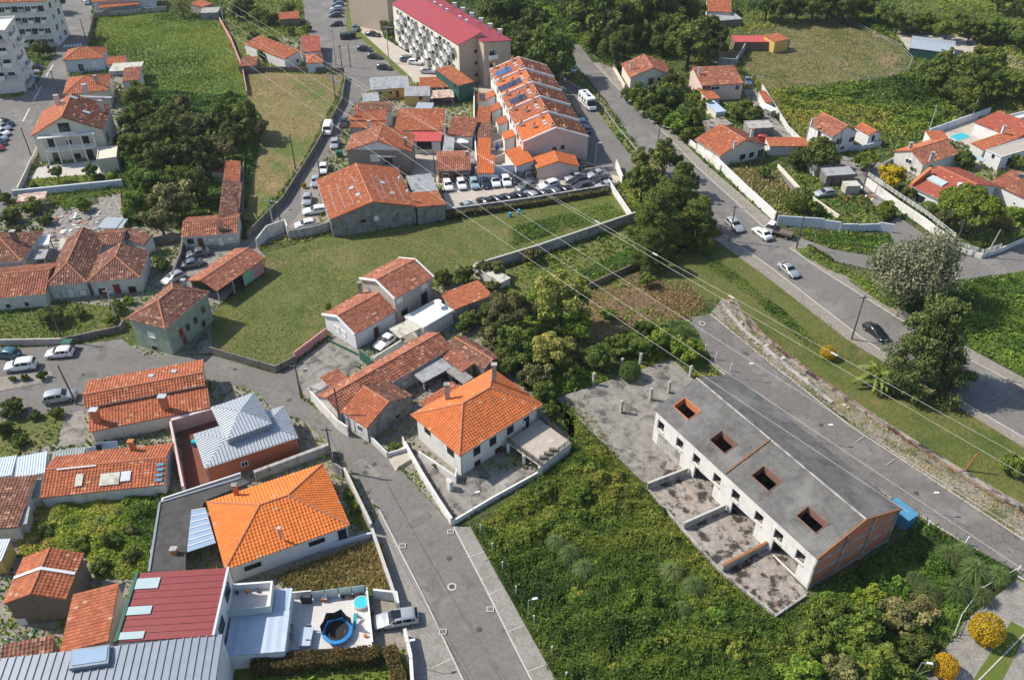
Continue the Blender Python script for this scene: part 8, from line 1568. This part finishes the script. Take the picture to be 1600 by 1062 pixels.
# flatbed truck
p = G(1216, 368); f = G(1195, 362)-p; T = thing('flatbed_truck', (p.x, p.y, .07), 'small white flatbed truck turning out of the side road', 'truck'); T.rotation_euler = (0, 0, math.atan2(f.y, f.x))
loc(MB().hexa([(1.0, -.95, .5), (2.7, -.92, .5), (2.7, .92, .5), (1.0, .95, .5)], [(1.0, -.95, 1.35), (2.6, -.9, 1.3), (2.6, .9, 1.3), (1.0, .95, 1.35)]), 'cab', PAINT['white'], T)
loc(MB().hexa([(1.05, -.92, 1.35), (2.55, -.88, 1.3), (2.55, .88, 1.3), (1.05, .92, 1.35)], [(1.1, -.82, 2.1), (2.1, -.8, 2.1), (2.1, .8, 2.1), (1.1, .82, 2.1)]), 'cab_window', 'car_glass', T)
loc(MB().box(1.05, 2.15, -.85, .85, 2.1, 2.17), 'cab_roof', PAINT['white'], T)
loc(MB().box(-2.6, .85, -1, 1, .85, .97), 'load_bed', 'stone_brown', T)
for a in ((-2.6, .85, -1.0, -.95), (-2.6, .85, .95, 1.0), (-2.6, -2.55, -.95, .95), (.8, .85, -.95, .95)): loc(MB().box(*a, .97, 1.3), 'side_board', 'stone', T)
for x in (1.8, -1.7):
    for s in (-1, 1): o = link('wheel', car_proto('suv')[1][0], T); o.location = (x, s*.85, .36); link('rim', car_proto('suv')[1][1], o)
loc(MB().box(-2.4, 1.0, -.4, .4, .5, .85), 'chassis', 'trim', T)
# ================================================================ poles, lamps, wires, small things
def pole(px, h, label, mat='wood_pole', arm=0, group=None, lean=(0, 0)):
    p = G(*px); T = thing('utility_pole', p, label, 'pole', group); top = p+Vector((lean[0], lean[1], h))
    MB().tube([p-UP*.1, top], .15, 8, .09).ob('shaft', mat, T)
    if arm:
        MB().obox(top-UP*.4, Vector((1, 0, 0)), Vector((0, 1, 0)), UP, 1.4, .1, .1).ob('crossarm', mat, T)
        for s in (-.6, -.2, .2, .6): MB().lathe(top+Vector((s, 0, -.35)), [(.04, 0), (.07, .08), (.03, .18)], 6).ob('insulator', 'glass_pale', T)
    if arm == 2:
        MB().tube([top-UP*.6, top+Vector((.9, -.3, -.3)), top+Vector((1.4, -.45, -.35))], .04, 5).ob('lamp_arm', 'galv', T); MB().obox(top+Vector((1.6, -.5, -.37)), Vector((1, 0, 0)), Vector((0, 1, 0)), UP, .6, .25, .12).ob('lamp_head', 'galv', T)
    return top
PT = {}
for k, px, h, lab, mt, arm in (('a', (533, 670), 7.4, 'dark wooden pole beside the old orange-roofed cottage', 'wood_pole', 0), ('b', (522, 735), 7.6, 'pole with crossarm at the zinc house corner', 'wood_pole', 1), ('c', (471, 622), 6.2, 'wooden pole with lamp beside the bare yard', 'wood_pole', 2),
    ('d', (120, 632), 7.0, 'leaning pole beside the silver car and long house', 'wood_pole', 0), ('e', (1139, 377), 7.4, 'wooden pole with arm at the main road edge by conifers', 'wood_pole', 2), ('f', (1244, 389), 7.0, 'wooden pole at the side road junction island', 'wood_pole', 0), ('g', (1330, 531), 8.4, 'tall dark pole on the pavement beside black saloon', 'wood_pole', 1),
    ('h', (98, 533), 7.0, 'pole with crossarm in the garden below twin cottages', 'wood_pole', 1), ('i', (185, 506), 6.6, 'pale pole in the garden before twin cottages', 'conc_pole', 1), ('j', (135, 63), 6.0, 'thin dark pole beside the top of the left street', 'wood_pole', 0), ('k', (51, 249), 7.2, 'dark pole beside the cream street wall', 'wood_pole', 0), ('l', (92, 150), 6.4, 'dark pole with lamp above the cream gabled house', 'wood_pole', 2),
    ('m', (536, 118), 8.0, 'tall pole at the bend above the dry field', 'wood_pole', 1), ('n', (524, 152), 7.4, 'pole inside the dry field near the stone wall', 'wood_pole', 0), ('o', (548, 106), 6.4, 'second pole at the street bend above dry field', 'wood_pole', 0), ('p', (525, 102), 9.5, 'pale concrete pole by the top street', 'conc_pole', 1), ('q', (536, 212), 6.6, 'pole beside the two-roofed house on the street', 'wood_pole', 0), ('r', (462, 265), 8.0, 'pole leaning over the narrow street beside dry field', 'wood_pole', 0),
    ('s', (501, 282), 6.8, 'pole beside the brown-fronted house yard', 'wood_pole', 0), ('t', (428, 357), 6.2, 'grey lamp post at the street bend below dry field', 'conc_pole', 2), ('u', (440, 356), 5.0, 'thin dark pole beside grey lamp post at bend', 'wood_pole', 0), ('v', (380, 358), 8.0, 'tall pole beside the L-shaped row house', 'wood_pole', 0), ('w', (1488, 397), 7.0, 'dark pole at the curved corner railing', 'wood_pole', 0), ('x', (1540, 402), 5.6, 'pale leaning pole beside the low curved wall', 'conc_pole', 0),
    ('y', (1347, 300), 6.6, 'lamp pole between junk yard and white lane wall', 'wood_pole', 2), ('z', (936, 158), 5.6, 'dark pole beside the lay-by guard rail', 'wood_pole', 0), ('A', (1027, 233), 5.6, 'lamp pole on the main road by conifers', 'wood_pole', 2), ('B', (1173, 157), 6.4, 'pole on the driveway above gardens', 'wood_pole', 2), ('C', (1120, 105), 8.0, 'dark pole beside the raised dirt lot', 'wood_pole', 0), ('D', (1305, 250), 6.6, 'pole beside the pale wall below white house', 'wood_pole', 0), ('E', (608, 99), 10.0, 'slender lamp post in the parking court', 'conc_pole', 2), ('F', (1452, 203), 6.0, 'thin pale mast behind the tile bungalow', 'conc_pole', 0), ('G', (1517, 188), 5.6, 'thin pale mast beside the pool patio', 'conc_pole', 0), ('H', (350, 38), 11.0, 'thick concrete pylon at the top of green field', 'conc_pole', 1), ('I', (478, 103), 8.0, 'pole in front of the small white cottages', 'conc_pole', 0), ('J', (680, 285), 7.0, 'pole between red awning house and brown cottage', 'wood_pole', 0), ('K', (1508, 735), 3.4, 'rusty leaning post on the grass verge', 'rust', 0), ('L', (5, 310), 6.0, 'dark pole at the left street bottom', 'wood_pole', 0)):
    PT[k] = pole(px, h, lab, mt, arm, lean=(-.5, .2) if k == 'd' else (.7, 0) if k in 'xK' else (0, 0))
def lamp(px, h, label, tw=(1, 0)):
    p = G(*px); T = thing('street_lamp', p, label, 'street lamp', None); t = p+UP*h
    MB().tube([p, t], .05, 6, .035).ob('post', 'galv', T); MB().tube([t, t+Vector((tw[0]*.5, tw[1]*.5, .12))], .03, 5).ob('arm', 'galv', T); MB().obox(t+Vector((tw[0]*.7, tw[1]*.7, .14)), Vector((tw[0], tw[1], 0)).normalized(), Vector((-tw[1], tw[0], 0)).normalized(), UP, .55, .22, .1).ob('lamp_head', 'frame_white', T)
for px, h, l, tw in (((1161, 593), 2.9, 'small white street lamp at the top of the private road', (1, 0)), ((1281, 692), 3.2, 'small white street lamp behind the grey roof middle', (1, 0)), ((1441, 800), 3.4, 'small white street lamp beside the blue container', (1, 0)), ((825, 969), 3.6, 'small white street lamp on bramble edge of the street', (1, .2)), ((738, 800), 3.2, 'small street lamp beside the concrete yard wall', (1, .4)), ((1425, 1064), 3.4, 'white street lamp beside the smaller yellow shrub', (1, -.2)), ((638, 1040), 4.2, 'curved grey street lamp above the silver estate', (1, .3)), ((930, 260), 5.2, 'slender lamp in the lay-by beside pink townhouse', (1, 0)), ((875, 132), 3, 'grey lamp at the guard rail end', (1, 0)), ((58, 140), 4, 'thin lamp beside blue recycling bin', (-1, 0)), ((62, 150), 5, 'dark thin lamp on left street below recycling bin', (1, 0))): lamp(px, h, l, tw)
for i, px in enumerate(((751, 832), (769, 861), (785, 890), (806, 928), (834, 974), (862, 1022), (884, 1062), (1102, 550), (1118, 562), (1141, 580), (1448, 826), (1508, 851))):
    p = G(*px); MB().obox(p+UP*.75, Vector((1, 0, 0)), Vector((0, 1, 0)), UP, .14, .14, 1.5).solo('fence_post', 'rail_white', 'white square post at the edge of bramble plot' if i < 7 else 'short white post along the private road', 'post', 'white posts by the bramble plot' if i < 7 else 'white posts by the private road')
# overhead lines
def wire(p, q, sag, r=.03, mat='wire', label='', group=None, name='overhead_wire'):
    n = 22; pts = [p.lerp(q, k/n)-UP*(4*sag*(k/n)*(1-k/n)) for k in range(n+1)]
    return MB().tube(pts, r, 4).solo(name, mat, label, 'cable', group)
LINES = [((352, 0), (800, 268), (1200, 503), (1640, 765)), ((352, 12), (836, 266), (1200, 483), (1640, 738)), ((352, 30), (800, 288), (1165, 532), (1640, 858)), ((352, 46), (800, 305), (1110, 532), (1600, 890)), ((352, 75), (800, 349), (1050, 532), (1420, 800))]
for i, L_ in enumerate(LINES):
    z = 15+i*.3; a, b = G(*L_[0], z+3), G(*L_[-1], z)
    wire(a, b, .8, .018, 'wire', 'thin pale power line crossing above gardens and grey roof', 'power lines overhead')
    if i == 1:
        for t in (.53, .59, .66, .72, .79, .87):
            p = a.lerp(b, t)-UP*(4*.8*t*(1-t)); MB().obox(p-UP*.02, (b-a).normalized(), (b-a).normalized().cross(UP).normalized(), UP, .9, .28, .1).solo('line_spacer', 'wire', 'small pale spacer clamp on the overhead power line', 'clamp', 'line clamps')
for k1, k2, l in (('b', 'a', 'street'), ('a', 'c', 'street'), ('c', 'h', 'street'), ('h', 'd', 'street'), ('i', 'h', 'street'), ('b', 'd', 'street'), ('e', 'f', 'road'), ('f', 'g', 'road'), ('g', 'w', 'road'), ('A', 'e', 'road'), ('z', 'A', 'road'), ('m', 'n', 'top'), ('n', 'r', 'top'), ('r', 'v', 'top'), ('p', 'm', 'top'), ('k', 'l', 'left'), ('w', 'x', 'road')):
    wire(PT[k1]-UP*.3, PT[k2]-UP*.3, .5, .014, 'wire_black', {'street': 'black cable strung between poles of the lower street', 'road': 'black cable strung between poles of the main road', 'top': 'black cable strung between poles beside dry field', 'left': 'black cable above the left street'}[l], 'pole cables')
q = G(745, 1075, 6.5)
for i, dx in enumerate((-.25, .25)): wire(PT['b']-UP*(.4+.2*i), q+Vector((dx, 0, 0)), .6, .016, 'wire_black', 'black cable running down along the lower street', 'pole cables')
# bins, parasol, rubble, laundry
def bin_(px, mat, label, s=1.0):
    p = G(*px); T = thing('waste_bin', p, label, 'bin'); h = 1.05*s; a = .55*s
    MB().hexa([p+Vector(v) for v in ((-a*.85, -a*.7, .12), (a*.85, -a*.7, .12), (a*.85, a*.7, .12), (-a*.85, a*.7, .12))], [p+Vector(v) for v in ((-a, -a*.8, h), (a, -a*.8, h), (a, a*.8, h), (-a, a*.8, h))]).ob('body', mat, T)
    MB().hexa([p+Vector(v) for v in ((-a*1.05, -a*.85, h+.01), (a*1.05, -a*.85, h+.01), (a*1.05, a*.85, h+.01), (-a*1.05, a*.85, h+.01))], [p+Vector(v) for v in ((-a, -a*.6, h+.16), (a, -a*.6, h+.16), (a, a*.8, h+.16), (-a, a*.8, h+.16))]).ob('lid', mat, T)
    for sx in (-1, 1): MB().tube([p+Vector((sx*a*.7, -a*.6, .1)), p+Vector((sx*a*.7+.06, -a*.6, .1))], .1, 8).ob('wheel', 'tyre', T)
bin_((109, 545), 'door_green', 'green waste bin standing at the lower street wall', 1.3); bin_((531, 245), 'door_green', 'green bin beside brown-fronted house', 1.2); bin_((53, 128), 'blue_plastic', 'blue recycling bin beside the black car', 1.2)
for i, px in enumerate(((537, 62), (545, 61), (552, 60))): bin_(px, 'frame_dark' if i != 1 else 'green_dark', ['black bin at the near end of street bin group', 'green bin in the middle of street bin group', 'black bin at the far end of street bin group'][i], 1.6)
bin_((306, 696), 'teal_plastic', 'turquoise bin in the zinc house courtyard', .7)
for px, l in (((617, 352), 'blue barrel against the warehouse wall'), ((676, 346), 'blue barrel at the warehouse corner'), ((797, 339), 'blue barrel at the mossy wall foot'), ((811, 334), 'second blue barrel below the mossy wall')):
    p = G(*px); o = MB().lathe(p, [(.28, 0), (.31, .1), (.3, .45), (.32, .5), (.3, .55), (.3, .9), (.26, .93)], 12).solo('barrel', 'blue_plastic', l, 'barrel'); MB().lathe(p+UP*.93, [(.24, 0), (.24, .02)], 12).ob('lid', 'teal_plastic', o)
p = G(722, 232); T = thing('parasol', p, 'square white parasol over the small courtyard', 'parasol'); MB().tube([p, p+UP*2.3], .04, 6).ob('pole', 'galv', T); t = p+UP*2.5; cs = [p+Vector((x, y, 2.0)) for x, y in ((-1.5, -1.5), (1.5, -1.5), (1.5, 1.5), (-1.5, 1.5))]
m = MB(); [m.poly([cs[k], cs[(k+1) % 4], t]) for k in range(4)]; m.ob('canopy', 'cloth_white', T)
p = G(777, 236); T = thing('parasol', p, 'closed blue parasol in the townhouse garden', 'parasol'); MB().lathe(p+UP*.5, [(.5, 0), (.35, .8), (.05, 1.7)], 8).ob('canopy', 'cloth_blue', T); MB().tube([p, p+UP*.6], .04, 6).ob('pole', 'galv', T)
for px, w_, mt, l in (((165, 695), 2.8, 'sheet_blue', 'pale blue awning cloth hung behind the patched shed'), ((140, 703), 1.3, 'cloth_white', 'white laundry hanging beside the blue awning cloth'), ((151, 700), .9, 'frame_dark', 'dark laundry hanging between white laundry and awning')):
    p = G(*px, 1.9); m = MB(); m.hexa([p+Vector((-w_/2, 0, -.9)), p+Vector((w_/2, .2, -.7)), p+Vector((w_/2, .24, -.7)), p+Vector((-w_/2, .04, -.9))], [p+Vector((-w_/2, .3, .1)), p+Vector((w_/2, .5, .25)), p+Vector((w_/2, .54, .25)), p+Vector((-w_/2, .34, .1))]); m.solo('laundry', mt, l, 'laundry')
R = np.random.default_rng(77)
def debris(px, n, label, smax, mats, name='rubble'):
    P, poly = scatter_pts(px, 3, R); P = P[R.permutation(len(P))[:n]]
    for k, (x, y) in enumerate(P):
        a = R.random()*3; u = Vector((math.cos(a), math.sin(a), 0)); v = Vector((-u.y, u.x, 0)); s = smax*R.uniform(.3, 1, 2); m = MB().obox((x, y, .12), u, v, (UP+Vector((R.normal(0, .15), R.normal(0, .15), 0))).normalized(), s[0], s[1]*.6, .08)
        m.solo('debris', mats[k % len(mats)], label, 'debris', label)
debris([(75, 350), (105, 325), (165, 330), (165, 360), (115, 375), (70, 410)], 60, 'loose board or slab lying in the rubble yard', 1.3, ['sheet_grey', 'cloth_white', 'rust', 'concrete', 'membrane', 'sheet_pale'])
debris([(1320, 295), (1350, 290), (1370, 310), (1345, 325), (1318, 312)], 26, 'scrap piece in the junk yard heap', 1.2, ['rust', 'stone_brown', 'cloth_white', 'wood_brown', 'sheet_grey'])
debris([(1500, 62), (1560, 80), (1600, 95), (1600, 105), (1530, 85)], 40, 'stacked timber or scrap in the nursery yard', 2.2, ['stone_brown', 'wood_brown', 'stone', 'sheet_pale'])
debris([(1430, 42), (1500, 48), (1498, 55), (1435, 50)], 30, 'pallet or crate stacked behind the nursery shelter', 1.8, ['stone_brown', 'sheet_pale', 'cloth_white'])
debris([(590, 162), (700, 170), (735, 178), (735, 186), (690, 176), (600, 172)], 30, 'odd board or crate in the cluttered yard', 1.0, ['cloth_white', 'concrete', 'red_sheet', 'sheet_grey'])
debris([(0, 1000), (55, 985), (60, 1005), (0, 1020)], 14, 'scrap lying below the old stone house', 1.0, ['frame_dark', 'sheet_grey', 'door_green', 'cloth_white'])
debris([(1130, 478), (1210, 548), (1330, 640), (1320, 645), (1195, 552), (1120, 486)], 30, 'broken concrete piece on the gravel strip', .9, ['concrete', 'kerb', 'stone'])
# person by the silver hatchback
V0 = [(0, 0, .95), (0, 0, 1.2), (0, 0, 1.42), (0, 0, 1.55), (0, 0, 1.68), (.1, 0, .9), (.12, .05, .5), (.12, 0, .06), (.13, -.14, .04), (-.1, 0, .9), (-.12, .02, .5), (-.12, .05, .06), (-.13, -.09, .04), (.2, 0, 1.4), (.27, -.05, 1.12), (.22, -.25, .95), (-.2, 0, 1.4), (-.28, 0, 1.12), (-.26, -.12, .88)]
E0 = [(0, 1), (1, 2), (2, 3), (3, 4), (0, 5), (5, 6), (6, 7), (7, 8), (0, 9), (9, 10), (10, 11), (11, 12), (2, 13), (13, 14), (14, 15), (2, 16), (16, 17), (17, 18)]
RD = [.15, .15, .15, .06, .11, .1, .075, .05, .045, .1, .075, .05, .045, .07, .05, .04, .07, .05, .04]
me = bpy.data.meshes.new('person'); me.from_pydata(V0, E0, []); o = link('person', me); o.location = G(1287, 296); tag(o, 'person in blue top and dark trousers standing behind the silver hatchback', 'person')
sm = o.modifiers.new('skin', 'SKIN')
for i, r in enumerate(RD): me.skin_vertices[0].data[i].radius = (r, r*.8)
me.skin_vertices[0].data[0].use_root = True
o.modifiers.new('sub', 'SUBSURF').levels = 1
mp = bpy.data.materials.new('person_clothes'); mp.use_nodes = True; t = mp.node_tree; tc = t.nodes.new('ShaderNodeTexCoord'); sx = t.nodes.new('ShaderNodeSeparateXYZ'); cr = t.nodes.new('ShaderNodeValToRGB'); mr = t.nodes.new('ShaderNodeMapRange'); mr.inputs[2].default_value = 1.8
t.links.new(tc.outputs['Object'], sx.inputs[0]); t.links.new(sx.outputs['Z'], mr.inputs[0]); t.links.new(mr.outputs[0], cr.inputs[0]); t.links.new(cr.outputs[0], t.nodes['Principled BSDF'].inputs['Base Color'])
e = cr.color_ramp.elements; cr.color_ramp.interpolation = 'CONSTANT'; e[0].color = (.03, .03, .04, 1); e[1].position = .52; e[1].color = (.03, .15, .5, 1); k = e.new(.83); k.color = (.45, .26, .18, 1); k = e.new(.93); k.color = (.04, .025, .02, 1)
me.materials.append(mp)

# ---------------------------------------------------------------- thin summer haze
HZ = bpy.data.materials.new('haze'); HZ.use_nodes = True; t = HZ.node_tree; t.nodes.remove(t.nodes['Principled BSDF']); pv = t.nodes.new('ShaderNodeVolumePrincipled')
pv.inputs['Color'].default_value = (.9, .93, 1, 1); pv.inputs['Density'].default_value = .00009; pv.inputs['Anisotropy'].default_value = .2; t.links.new(pv.outputs[0], t.nodes['Material Output'].inputs['Volume'])
o = MB().box(-1600, 1600, -320, 3050, -1, 84).ob('haze', HZ); o['kind'] = 'stuff'; o['label'] = 'thin pale summer haze in the air'
